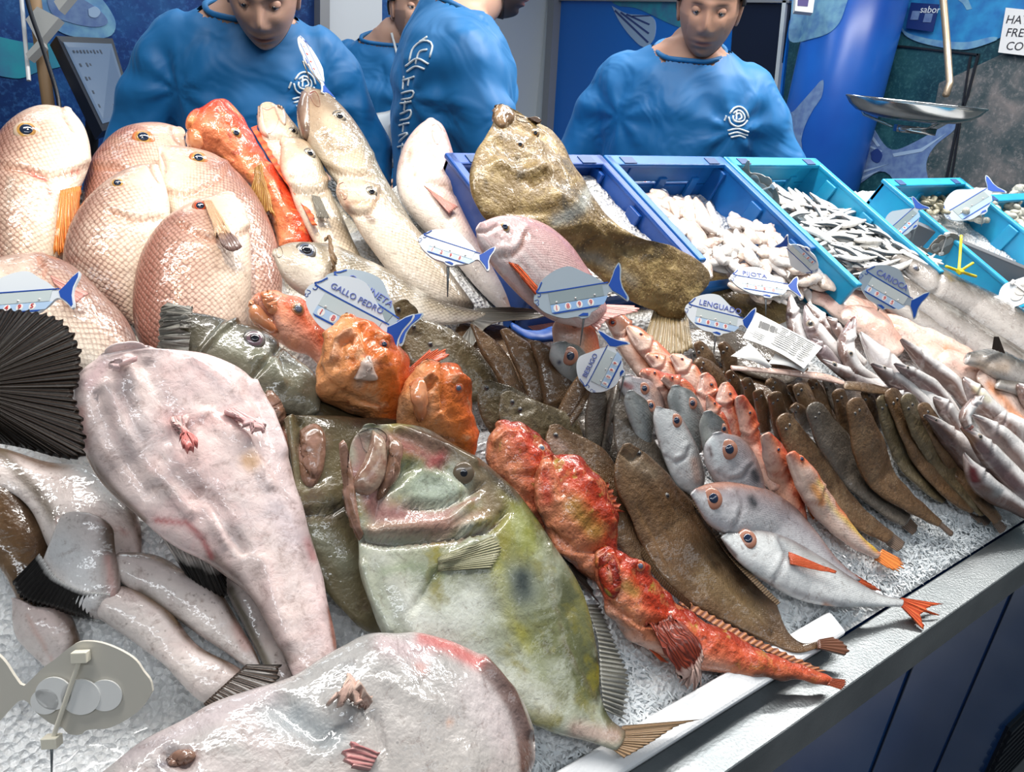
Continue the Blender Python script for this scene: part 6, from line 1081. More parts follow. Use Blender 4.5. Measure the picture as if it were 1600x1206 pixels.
# ------------------------------------------------------------------ pink flesh
G_PK = 'skinned pink fish tails under the pale tag on the hakes'
def pink(spine, w, lift, label, px=(), thick=.5):
    return fish('skinned_fish_tail', PINKM, spine, w, lift=lift, thick=thick, N_=52, M=30, lump=(30, .004), label=label, cat='fish tail', group=G_PK, paint=px)
pink([(1272, 462), (1300, 468), (1340, 490), (1380, 510)], [12, 22, 26, 18], (.075, .07), 'skinned pink tail with an orange tip beside the tag string', px=[([(1285, 462), (1298, 468)], 8, (.66, .28, .2), .7)])
pink([(1300, 465), (1350, 478), (1400, 505), (1430, 520)], [14, 24, 24, 16], (.06, .06), 'skinned pink tail against the turquoise crate front')
pink([(1325, 490), (1360, 505), (1380, 525), (1400, 545)], [14, 26, 24, 16], (.09, .08), 'skinned pink tail with a peach brown cheek', px=[([(1350, 510), (1370, 520)], 12, (.58, .36, .28), .6)])
pink([(1380, 505), (1430, 520), (1480, 545), (1520, 575)], [16, 26, 28, 18], (.075, .075), 'long skinned pink tail in the middle, orange at its end', px=[([(1375, 500), (1395, 512)], 9, (.68, .32, .14), .6), ([(1478, 548), (1500, 560)], 10, (.68, .24, .10), .8)])
pink([(1430, 545), (1455, 555), (1475, 575), (1485, 590)], [10, 22, 20, 12], (.095, .085), 'pale stubby tail end with flaps')
pink([(1480, 560), (1520, 580), (1560, 600), (1590, 640)], [16, 26, 26, 20], (.10, .08), 'translucent pink cheek next to the dogfish head', px=[([(1490, 566), (1505, 575)], 8, (.74, .46, .40), .6)])
pink([(1540, 590), (1565, 615), (1595, 660), (1630, 700)], [14, 22, 20, 18], (.11, .08), 'orange-edged skinned tail at the right edge', px=[([(1545, 600), (1580, 640), (1600, 660)], 6, (.66, .25, .09), .8)])

# ------------------------------------------------------------------ hakes
G_HK = 'whole hakes lying along the top right'
b, bv = fish('hake', HAKE, [(1398, 402), (1430, 422), (1480, 458), (1550, 498), (1640, 556)], [8, 30, 36, 40, 38], dside=1, lift=(.12, .09, .09), thick=.7, N_=72, M=40, label='front hake with a grey eye, running under the edge of the picture', cat='fish', group=G_HK, sculpt=[([(1455, 462), (1470, 452), (1470, 430)], 4, -.004), ([(1405, 415), (1425, 432)], 3, -.003)], paint=[([(1400, 408), (1430, 425)], 8, (.20, .17, .14), .7)])
eye(b, bv, 1430, 419, 5, simple('iris_dull', (.22, .19, .19), .3, coat=1), cloud_p, rim_dk)
b, bv = fish('hake', HAKE, [(1396, 440), (1450, 480), (1520, 530), (1640, 600)], [16, 28, 30, 28], dside=1, lift=(.10, .08, .08), thick=.7, N_=72, M=36, label='second hake lying below the front one, brown spotted back', cat='fish', group=G_HK)
b, bv = fish('hake', HAKE, [(1390, 470), (1430, 498), (1490, 535), (1530, 565)], [14, 22, 22, 14], dside=1, lift=(.085, .07), thick=.7, N_=60, M=36, label='third hake, partly behind the pale leaning tag', cat='fish', group=G_HK)
b, bv = fish('dogfish', HAKE, [(1512, 560), (1545, 562), (1580, 580), (1640, 600)], [10, 22, 24, 24], dside=1, lift=(.13, .11), thick=.7, N_=60, M=36, label='brown dogfish head with a small fin beside the pink cheeks', cat='fish', sculpt=[([(1540, 560), (1560, 552)], 4, .004)], paint=[([(1530, 570), (1570, 575)], 9, (.50, .38, .28), .7), ([(1545, 553), (1555, 556)], 7, (.05, .05, .05), .7)])
fin(b, 'dorsal_fin', FIN_KD, [(1550, 545), (1570, 552)], [(1553, 526), (1560, 526)], lift=.15, tl=.17, rays=4, jag=0)
fish('dogfish', HAKE, [(1560, 600), (1600, 608), (1650, 625)], [8, 14, 16], lift=(.12, .11), thick=.7, label='strip of brown fish under the dogfish head', cat='fish')

# ------------------------------------------------------------------ squid heap in the middle crate and over its edge
SQ = fishmat('squid_skin', (.84, .70, .60), (.80, .62, .52), (.62, .42, .34), blot=(24, (.86, .76, .68), .48, .62, .8), blot2=(60, (.50, .26, .22), .58, .68, .6), speck=(260, (.50, .30, .24), .12, .4), bump=(60, .7), lump=(30, 1.0), rough=.22, coat=1)
SQW = fishmat('squid_white', (.84, .80, .76), (.82, .76, .72), (.78, .68, .64), blot=(24, (.80, .62, .56), .56, .72, .5), bump=(60, .7), lump=(30, 1.0), rough=.2, coat=1)
def squid(x, y, ang, L, wd, lift, mat, label=None, thick=.7):
    a = math.radians(ang); ux, uy = math.cos(a), math.sin(a); bend = random.uniform(-.12, .12)*L
    sp = [(x-ux*L/2, y-uy*L/2), (x-uy*bend, y+ux*bend), (x+ux*L/2, y+uy*L/2)]
    b, bv = fish('squid', mat, sp, [wd*.45, wd, wd*1.05, wd*.8, wd*.4], lift=(lift, lift), thick=thick, N_=30, M=22, lump=(50, .003), label=label, cat='squid', group='squid heaped in and below the mid blue crate')
    return b, bv
SQL = 'pale squid in the heap spilling from the mid blue crate'
random.seed(21)
for k in range(120):
    # rows from the back of the crate down
    t = k/119.0
    y = 312+t*150+random.uniform(-7, 7)
    xl = np.interp(y, [305, 330, 380, 440, 470], [995, 1010, 1070, 1130, 1200]); xr = np.interp(y, [305, 325, 345, 380, 430, 470], [1040, 1110, 1175, 1225, 1290, 1310])
    x = random.uniform(xl, xr); lf = np.interp(y, [305, 340, 390, 440, 470], [.07, .085, .10, .085, .07])+random.uniform(0, .03)
    squid(x, y, random.uniform(-10, 75), random.uniform(26, 52), random.uniform(6.5, 11), lf, random.choice([SQ, SQW]), SQL)
b, bv = squid(1086, 375, 55, 70, 15, .115, SQ, 'large pale squid tube hanging out over the turbot edge'); 
b, bv = squid(1296, 428, 22, 92, 17, .07, SQ, 'large smooth squid tube lying on the front edge of the crate, under the string')
b, bv = squid(1236, 395, 38, 60, 14, .10, SQW, 'squid tube beneath the small tag at the crate corner')
b, bv = squid(1112, 402, 40, 66, 12, .10, SQW, 'whitish squid tube above the flat-lying white tag')
b, bv = squid(1240, 440, 65, 60, 10, .09, SQ, 'slim squid tube between the two small tags')
# ------------------------------------------------------------------ sardines
SARD = fishmat('sardine_skin', (.92, .90, .86), (.86, .83, .78), (.05, .07, .09), blot=(26, (.62, .44, .36), .6, .74, .5), vpos=(.3, .68, .84), rough=.2, metal=.0, coat=1)
random.seed(33)
sard0 = []
def sardine(x, y, ang, L, wd, lf, dside):
    a = math.radians(ang); ux, uy = math.cos(a), math.sin(a); bd = random.uniform(-.1, .1)*L
    sp = [(x-ux*L/2, y-uy*L/2), (x-uy*bd, y+ux*bd), (x+ux*L/2, y+uy*L/2)]
    b, bv = fish('sardine', SARD, sp, [wd*.35, wd*.9, wd, wd*.75, wd*.3], dside=dside, lift=(lf, lf), thick=.75, N_=22, M=14, label='small silver sardine in the heap in the turquoise crate', cat='fish', group='sardines in the turquoise crate', reg=True)
    return b
for k in range(230):
    t = k/229.0; y = 310+t*124+random.uniform(-5, 5)
    xl = np.interp(y, [305, 340, 380, 440], [1222, 1245, 1290, 1350]); xr = np.interp(y, [305, 325, 360, 400, 440], [1255, 1310, 1385, 1445, 1450])
    x = random.uniform(xl, xr-4); lf = np.interp(y, [305, 340, 400, 440], [.07, .085, .10, .085])+random.uniform(0, .03)
    sardine(x, y, random.choice([random.uniform(0, 60), random.uniform(10, 45), random.uniform(-30, 10)]), random.uniform(38, 62), random.uniform(4.0, 6.0), lf, random.choice([1, -1]))
for k in range(14):
    sardine(1390+k*5+random.uniform(-4, 4), 372+k*3+random.uniform(-6, 6), random.uniform(0, 40), 34, 4, .11, 1)
# ------------------------------------------------------------------ clams and whelks
CL = simple('clam_shell', (.36, .34, .24), .4, coat=.3, var=(40, (.22, .20, .13)), bump=(120, .5)); CL2 = simple('whelk_shell', (.44, .46, .40), .4, coat=.3, var=(40, (.62, .60, .52)), bump=(120, .6))
random.seed(5)
def shellmesh(kind):
    if kind: v, f = ellipsoid((0, 0, 0), (1.0, .62, .6), nu=12, nv=8); v = v.copy(); v[:, 2] *= np.where(v[:, 0] > 0, 1-.35*v[:, 0], 1); v[:, 0] += .12*np.sin(v[:, 2]*9)*.5
    else: v, f = ellipsoid((0, 0, 0), (1.0, .78, .42), nu=14, nv=8); v = v.copy(); v[:, 1] += .15*(v[:, 0]**2); v *= (1+.02*np.sin(v[:, 1]*22))[:, None]
    return mesh_obj('clam' if not kind else 'whelk', v, f, CL2 if kind else CL, origin=A([0, 0, 0]))
pr = [shellmesh(0), shellmesh(1)]
first = [True, True]
def shell(kind, p, r, lab, grp):
    o = pr[kind] if first[kind] else pr[kind].copy()
    if not first[kind]: COL.objects.link(o)
    first[kind] = False
    o.location = p; o.scale = (r, r, r); o.rotation_euler = (random.uniform(-.7, .7)+.4, random.uniform(-.6, .6), random.uniform(0, 6.3)); o['_o'] = [float(x) for x in p]
    tag(o, lab, 'shellfish', grp)
for k in range(90):
    x, y = random.uniform(1440, 1520), random.uniform(306, 332)
    if y < 302+(x-1440)*.1 or (x < 1452 and y > 318): continue
    shell(0, P(x, y, .075+random.uniform(0, .02)), random.uniform(.010, .014), 'olive brown clam in the heap in the turquoise crate', 'clams in the crate beyond the grey plate')
for k in range(150):
    x = random.uniform(1508, 1625); y = random.uniform(np.interp(x, [1508, 1560, 1600], [322, 305, 285]), np.interp(x, [1508, 1600], [338, 365]))
    shell(1, P(x, y, .08+random.uniform(0, .03)), random.uniform(.012, .017), 'pale green-grey whelk in the heap at the right edge', 'whelks in the crate at the right edge')
# ================================================================== price tags
PVC = simple('tag_white', (.64, .69, .74), .4, coat=.15); PVCG = simple('tag_grey_white', (.30, .37, .43), .4, coat=.15); PVCB = simple('tag_back_grey', (.26, .24, .21), .4); PVCC = simple('tag_back_beige', (.58, .55, .48), .4)
INKB = simple('tag_blue_print', (.012, .07, .36), .55, spec=.2); INKL = simple('tag_light_print', (.25, .42, .68), .4); BOXG = simple('tag_window', (.50, .57, .58), .3); BOXD = simple('tag_window_dark', (.22, .28, .30), .3)
STRIPW = simple('tag_digit_strip', (.40, .55, .74), .4); DISC = simple('tag_digit_disc', (.80, .78, .76), .35); REDI = simple('tag_red_digit', (.62, .04, .04), .4); PEN = simple('pen_blue', (.10, .14, .45), .5); CREAM = simple('stick_cream', (.74, .70, .58), .35, coat=.3)
TAGB = [(-.5, -.02), (-.49, .05), (-.45, .11), (-.40, .19), (-.30, .26), (-.18, .31), (-.06, .32), (.02, .28), (.10, .22), (.19, .16), (.28, .08), (.33, .05), (.38, .12), (.43, .21), (.49, .27), (.50, .20), (.475, .08), (.48, -.02), (.52, -.14), (.50, -.18), (.44, -.12), (.36, -.05), (.31, -.05), (.26, -.12), (.17, -.20), (.09, -.235), (.06, -.275), (-.02, -.285), (-.07, -.255), (-.2, -.25), (-.32, -.20), (-.42, -.13)]
TAILP = [(.33, .035), (.38, .105), (.43, .195), (.48, .25), (.485, .20), (.46, .08), (.465, -.02), (.50, -.13), (.49, -.16), (.44, -.10), (.36, -.035)]
def price_tag(nose, tail, label, lift=None, asp=.85, text='', digits='1899', back=False, plate=None, dark=False, dd=0.0, flip=1, th=.0022, pin=.03, name='price_tag', yaw=0.0, wide=1.0, grp=None, beige=False, push=0.012):
    cx, cy = (nose[0]+tail[0])/2, (nose[1]+tail[1])/2
    if lift is None:
        best = None; L = math.hypot(tail[0]-nose[0], tail[1]-nose[1])
        for i in range(-2, 3):
            for j in range(-1, 2):
                x, y = cx+i*L*.2, cy+j*L*.2
                for bv in BVHS:
                    h = cast(bv, x, y)
                    if h is not None:
                        z = (h[0]-CAM) @ CF; best = z if best is None else min(best, z)
        dep = (best or 1.5)-push-L/FPX*(best or 1.5)*.28*math.sqrt(max(0, 1-asp*asp))
    else: dep = (P(cx, cy, lift)-CAM) @ CF
    a, b = D(nose[0], nose[1], dep-dd), D(tail[0], tail[1], dep+dd); ex = b-a; S_ = np.linalg.norm(ex); ex /= S_
    vw = (CAM-(a+b)/2); vw /= np.linalg.norm(vw)
    ey = np.cross(vw, ex); ey /= np.linalg.norm(ey); ez = np.cross(ex, ey)
    al = math.acos(asp); ey, ez = ey*math.cos(al)-ez*math.sin(al)*1.0, ez*math.cos(al)+ey*math.sin(al)
    if flip < 0: ey = -ey
    c = (a+b)/2
    r = root(name, c-A([0, 0, S_*.3]), label, 'price tag', grp)
    if ez @ vw < 0: ez = -ez
    S2 = S_
    X, Y, Z = ex*S2, ey*S2*wide, ez
    def pr_(nm, poly, m, z, t=.0004, par=None, cat=0): 
        mb = MB(); mb.prism(catmull(poly+[poly[0]], cat)[:-1] if cat else poly, c+Z*z, X, Y, Z, t); return mb.build(nm, m, par or plate_o, False)
    mb = MB(); mb.prism([tuple(q) for q in catmull(TAGB+[TAGB[0]], 110)[:-1]], c-Z*th, X, Y, Z, th)
    plate_o = mb.build('plate', plate or (PVCC if beige else PVCB if back else PVCG if dark else PVC), r, False)
    if not back:
        pr_('tail_print', TAILP, INKB, .0002)
        ln = lambda p, w=.012, nm='printed_line', m=INKB: pr_(nm, [(p[0][0]-(p[1][1]-p[0][1])*w/d_(p), p[0][1]+(p[1][0]-p[0][0])*w/d_(p)), (p[1][0]-(p[1][1]-p[0][1])*w/d_(p), p[1][1]+(p[1][0]-p[0][0])*w/d_(p)), (p[1][0], p[1][1]), (p[0][0], p[0][1])], m, .0004)
        d_ = lambda p: math.hypot(p[1][0]-p[0][0], p[1][1]-p[0][1])
        pr_('window', [(-.33, .055), (.26, .055), (.26, -.075), (-.33, -.075)], BOXD if dark else BOXG, .0003)
        pr_('digit_strip', [(-.33, -.082), (.30, -.082), (.24, -.168), (-.33, -.168)], STRIPW if not dark else INKL, .0003)
        mb = MB(); q = catmull([(-.38, .19), (-.415, .13), (-.40, .075), (.33, .065)], 30)
        for i in range(len(q)-1):
            m_ = (q[i]+q[i+1])/2; d = q[i+1]-q[i]; L = np.linalg.norm(d); d /= L
            mb.box(c+X*m_[0]+Y*m_[1]+Z*.0006, (L*1.1*S2, .013*S2, .0004), A([ex*d[0]+ey*d[1], -ex*d[1]+ey*d[0], ez]))
        mb.add(*[np.array([c+X*x+Y*y+Z*.0006 for x, y in ((-.33, -.17), (.2, -.17), (.17, -.185), (-.3, -.185))]), [[0, 1, 2, 3]]])
        mb.build('printed_frame', INKB, plate_o)
        mb = MB(); t_ = np.linspace(-2.4, 2.2, 12)
        mb.tube([c+X*(-.435+.020*math.cos(t))+Y*(.055+.020*math.sin(t))+Z*.0004 for t in t_], .004*S2, 6); mb.build('printed_eye', INKB, plate_o, True)
        mb = MB(); mb.tube([c+X*x+Y*y+Z*.0003 for x, y in catmull([(-.49, .0), (-.455, .005), (-.45, -.02), (-.465, -.03), (-.45, -.05), (-.475, -.06), (-.48, -.03)], 14)], .003*S2, 6); mb.build('printed_lips', INKB, plate_o, True)
        pr_('fin_print', [(-.06, -.25), (.05, -.265), (.055, -.235), (.0, -.225)], INKB, .0003)
        for k, ch in enumerate(digits):
            dx = -.27+.125*k
            mb = MB(); mb.prism([(dx+.034*math.cos(t), -.125+.040*math.sin(t)) for t in np.linspace(0, 2*math.pi, 18, endpoint=False)], c+Z*.0005, X, Y, Z, .0004); dk = mb.build('digit_disc', DISC, plate_o, False)
            t = text_obj(ch, dk, REDI, c+X*dx+Y*(-.125)+Z*.0011, ex, ey*(S2/S2), ez, .075*S2, 'CENTER', name='digit'); to_mesh(t, 'digit')
        mb = MB()
        for x, y in ((-.26, -.06), (-.05, -.05), (.16, -.05)):
            v, f = ellipsoid(c+X*x+Y*y+Z*.001, (.012*S2,)*3, nu=8, nv=6); mb.add(v, f)
        mb.build('rivet', DISC, plate_o, True)
        if text: t = text_obj(text, plate_o, PEN, c+X*(-.32)+Y*.145+Z*.0006, ex, ey, ez, min(.115, .9/len(text))*S2, name='handwriting'); to_mesh(t, 'handwriting')
    else:
        for x, y, rr in ((-.20, -.03, .11), (-.05, -.03, .125), (.12, -.0, .115), (.18, -.05, .09)):
            mb = MB(); mb.prism([(x+rr*math.cos(t), y+rr*math.sin(t)*.92) for t in np.linspace(0, 2*math.pi, 40, endpoint=False)], c+Z*(.0004+.0008*(x > -.1)), X, Y, Z, .0012); mb.build('digit_wheel', simple('wheel_white', (.82, .82, .80), .35) if beige else simple('wheel_grey', (.46, .45, .43), .4), plate_o, False)
    mb = MB(); dn = -A([0, 0, 1.]); dn = dn-ez*(dn @ ez)*.7; dn /= np.linalg.norm(dn)
    if back:
        q0, q1 = (c+Y*.24-X*.08+Z*.004, c-Y*.30+X*.14+Z*.004) if flip < 0 else (c+Y*.20+X*.02+Z*.004, c-Y*.28-X*.12+Z*.004)
        mb.tube([q0, q1], .016*S2, 8); mb.box(q0, (.10*S2, .07*S2, .006), A([ex, ey, ez])); mb.box(q1, (.10*S2, .07*S2, .008), A([ex, ey, ez])); bevel(mb.build('pin_holder', CREAM if beige else DISC, r, False), .001)
        mb = MB(); mb.tube([q1, q1+dn*pin], [.0012, .0005], 6); mb.build('pin', steel, r, True)
    else:
        mb.tube([c-Y*.1-Z*.004, c-Y*.28-Z*.004, c-Y*.28-Z*.004+dn*pin], [.002, .0016, .0006], 6); mb.build('pin', steel, r, True)
    return r
price_tag((654, 372), (767, 408), 'white price tag with red digits stuck among the pale basses and the dentex', asp=.75, digits='1295', text='')
price_tag((508, 432), (640, 520), 'grey-shaded GALLINETA price tag half hidden behind the GALLO PEDRO one', lift=.155, asp=.9, text='GALLINETA', digits='1595', dark=True)
price_tag((478, 452), (628, 530), 'price tag handwritten GALLO PEDRO behind the orange scorpionfish head', lift=.168, asp=.98, text='GALLO PEDRO', digits='1895')
price_tag((834, 470), (976, 446), 'blue-grey price tag reading 1899 in front of the pink bream', asp=.96, text='', digits='1899', dark=True)
price_tag((922, 612), (964, 528), 'white price tag tipped over the orange mullets, its blue tail towards the top', asp=.98, digits='1299', text='BESUGO', flip=1, wide=1.35)
price_tag((1141, 434), (1250, 452), 'flat-lying white price tag over the heap of squid, blue tail to the right', asp=.65, text='PIJOTA', digits='1250')
price_tag((1070, 482), (1178, 508), 'white price tag handwritten LENGUADO to the right of the turbot tail', asp=.92, text='LENGUADO', digits='1899')
price_tag((972, 298), (1037, 258), 'grey price tag standing in the mid blue crate of squid', asp=.85, dark=True, digits='899')
price_tag((1214, 328), (1160, 260), 'brown-grey tag seen from behind in the turquoise crate of sardines', back=True, asp=.8, flip=1)
price_tag((1276, 425), (1222, 375), 'small pale tag at the corner of the squid crate, digits sideways', asp=.8, digits='950', flip=1)
price_tag((1386, 368), (1442, 318), 'pale blue price tag standing at the far edge of the sardine crate', asp=.98, digits='699', dark=True, lift=.14)
price_tag((1344, 428), (1438, 482), 'pale grey-blue price tag leaning on the hakes, tail pointing down to the right', asp=.98, text='CARIOCA', digits='1995', dark=False, plate=PVCG)
price_tag((-40, 470), (118, 458), 'big white price tag cut off by the left edge, blue tail print pointing right', asp=.8, text='', digits='1495')
price_tag((238, 1075), (-6, 1085), 'price tag turned backwards at the bottom left, beige with white number wheels', back=True, beige=True, asp=.92, flip=-1, lift=.145, push=.02)
price_tag((1478, 340), (1560, 290), 'frosted pale tag in front of the whelks', dark=True, asp=.95, digits='', lift=.13)
price_tag((1500, 372), (1440, 395), 'round clear tag edge behind the front hake', back=True, asp=.8, lift=.11)
wt = price_tag((1570, 480), (1625, 420), 'white blank tag at the right edge above the front hake', back=True, asp=.9, lift=.15, plate=PVC)
# the tag held in the mouth of the biggest bass, seen almost edge on
price_tag((470, 56), (512, 148), 'white price tag seen nearly edge-on, stuck in the mouth of the biggest bass', asp=.32, lift=.15, text='', digits='1895', flip=1)
# ------------------------------------------------------------------ paper labels and board
PAPER = simple('paper', (.80, .80, .78), .6); PRINT = simple('paper_print', (.12, .12, .12), .6)
def paper(name, c4, label, cat, lift, mat=PAPER, t=.0006):
    q = A([P(x, y, l) for (x, y), l in zip(c4, lift)]); n = np.cross(q[1]-q[0], q[3]-q[0]); n /= np.linalg.norm(n); n = n*np.sign(n @ NI)
    M_ = 10; v = []; 
    for s_ in (0, 1):
        for i in range(M_+1):
            for j in range(M_+1):
                a, b = i/M_, j/M_; p = (q[0]*(1-a)+q[1]*a)*(1-b)+(q[3]*(1-a)+q[2]*a)*b
                v.append(p+n*(.006*math.sin(a*3.1)*math.sin(b*2)-s_*t))
    k = (M_+1)**2; f = []
    for i in range(M_):
        for j in range(M_):
            a = i*(M_+1)+j; f += [[a, a+M_+1, a+M_+2, a+1], [k+a, k+a+1, k+a+M_+2, k+a+M_+1]]
    o = mesh_obj(name, v, f, mat); tag(o, label, cat)
    def at(a, b): return (q[0]*(1-a)+q[1]*a)*(1-b)+(q[3]*(1-a)+q[2]*a)*b+n*(.006*math.sin(a*3.1)*math.sin(b*2)+.0006)
    return o, at, q, n
pl, at, q, n = paper('barcode_label', [(1182, 488), (1285, 542), (1256, 576), (1160, 528)], 'paper label with barcode and small print lying on the soles and whitings', 'label', (.145, .15, .145, .14))
exx = q[1]-q[0]; exx /= np.linalg.norm(exx); eyy = np.cross(n, exx)
mb = MB()
for k in range(16):
    a = .12+k*.0165; w_ = random.choice([.001, .0016, .0024]); mb.box(at(a, .36), (w_, .018, .0004), A([exx, eyy, n]))
mb.build('barcode', PRINT, pl)
mb = MB()
for r_ in range(11):
    for k in range(4): mb.box(at(.46+.13*k+random.uniform(-.01, .01), .10+.075*r_), (random.uniform(.008, .016), .0010, .0004), A([exx, eyy, n]))
for r_ in range(4): mb.box(at(.22, .70+.06*r_), (random.uniform(.02, .035), .0009, .0004), A([exx, eyy, n]))
mb.build('small_print', PRINT, pl)
paper('paper_slip', [(1172, 536), (1206, 572), (1200, 576), (1142, 556)], 'small blank white paper slip left of the barcode label', 'label', (.15, .14, .135, .14))
paper('paper_slip', [(1212, 552), (1262, 574), (1256, 582), (1200, 568)], 'folded lower half of paper under the barcode label', 'label', (.14, .14, .135, .135))
b, bv = body('fish_fillet', PINKM, [(1142, 571), (1180, 574), (1240, 578), (1290, 584), (1320, 596)], [(1146, 578), (1190, 582), (1240, 588), (1290, 596), (1316, 602)], lift=(.135, .125), thick=.6, label='thin pale edge of a split fish lying across the sole heads', cat='fish', paint=[([(1180, 585), (1240, 591), (1310, 602)], 4, (.40, .12, .05), .8)])
b, bv = body('fish_fillet', SOLE, [(1195, 562), (1235, 560), (1262, 574)], [(1204, 574), (1240, 578), (1260, 580)], lift=(.125, .12), thick=.4, label='brown skin side of a fish under the paper label', cat='fish')
b, bv = fish('flatfish', SOLE, [(1322, 602), (1350, 605), (1400, 614)], [7, 8, 4], lift=(.13, .12), thick=.4, label='small brown tail lying across the back of the soles', cat='fish')
# yellow tie
YEL = simple('yellow_plastic', (.80, .66, .02), .35)
tr = root('cable_tie', P(1500, 425, .12), 'yellow cable tie looped through the stand behind the front hake', 'cable tie')
for pts in ([(1502, 368, .17), (1500, 400, .15), (1498, 425, .135)], [(1478, 416, .14), (1500, 424, .138), (1525, 432, .135)], [(1500, 424, .138), (1512, 416, .15), (1520, 411, .155)]):
    mb = MB(); pp = catmull([(x, y) for x, y, l in pts], 10); ll = np.interp(np.linspace(0, 1, 10), np.linspace(0, 1, 3), [p_[2] for p_ in pts]); mb.tube(P(pp[:, 0], pp[:, 1], ll), .0028, 8); mb.build('strap', YEL, tr, True)
mb = MB(); mb.box(P(1500, 424, .14), (.014, .012, .009), RSL); bevel(mb.build('buckle', YEL, tr), .002)
# strings of two tags
mb = MB(); mb.tube([P(1230, 395, .13), P(1260, 425, .12), P(1290, 445, .10), P(1300, 455, .09)], .0009, 6)
tag(mb.build('string', CREAM, smooth=True), 'thin white string running from the small tag over the big squid tube', 'string')
# white carrier bag held behind the basses

b, bv = body('blue_plastic_scrap', cr_dk, [(800, 506), (825, 516), (866, 510)], [(802, 516), (830, 532), (866, 534)], lift=(.10, .10), thick=.5, N_=24, M=20, lump=(60, .003), label='crumpled dark blue plastic edge showing between the striped tail and the flatfish fan', cat='plastic')
# ================================================================== people
def skinm(name, c1, c2):
    m, nt, b = nodes(name); v = objvec(nt); at = N(nt, 'ShaderNodeAttribute', attribute_name='tint')
    c = mixc(nt, noise_(nt, v, 14, 4), c1, c2); c = mixc(nt, at.outputs['Alpha'], c, at.outputs['Color'])
    nt.links.new(c, b.inputs['Base Color']); b.inputs['Roughness'].default_value = .5; b.inputs['Subsurface Weight'].default_value = .1; b.inputs['Subsurface Radius'].default_value = (.01, .004, .002)
    bp = N(nt, 'ShaderNodeBump', inp={'Strength': .2, 'Distance': .001}); nt.links.new(noise_(nt, v, 300, 2), bp.inputs['Height']); nt.links.new(bp.outputs[0], b.inputs['Normal']); return m
SKIN = skinm('skin', (.52, .27, .18), (.60, .34, .24)); SKIN2 = skinm('skin_pale', (.56, .32, .23), (.62, .38, .28)); 
def shirtm():
    m, nt, b = nodes('blue_jersey'); v = objvec(nt); b.inputs['Base Color'].default_value = (.003, .14, .38, 1); b.inputs['Roughness'].default_value = .55; b.inputs['Sheen Weight'].default_value = .25
    b.inputs['Sheen Tint'].default_value = (.3, .6, 1, 1)
    n1 = noise_(nt, v, 7, 2, .5, 1.2); wv = N(nt, 'ShaderNodeTexWave', inp={'Scale': 3.2, 'Distortion': 7.0, 'Detail': 2.0, 'Detail Scale': .8}); nt.links.new(v, wv.inputs['Vector'])
    bp = N(nt, 'ShaderNodeBump', inp={'Strength': .55, 'Distance': .03}); nt.links.new(math_(nt, 'ADD', math_(nt, 'MULTIPLY', wv.outputs['Fac'], .35), n1), bp.inputs['Height'])
    nt.links.new(bp.outputs[0], b.inputs['Normal']); return m
JER = shirtm(); HAIR = simple('dark_hair', (.012, .009, .008), .45, bump=(220, .8)); PRW = simple('shirt_print_white', (.80, .86, .88), .6); TROU = simple('dark_trousers', (.02, .025, .04), .8); APR = simple('white_apron', (.70, .74, .76), .6, bump=(18, .8))
EYEW = simple('eye_white', (.75, .72, .68), .2, coat=1); LIP = simple('lip', (.36, .12, .10), .4); SHOE = simple('white_clog', (.6, .6, .6), .5)
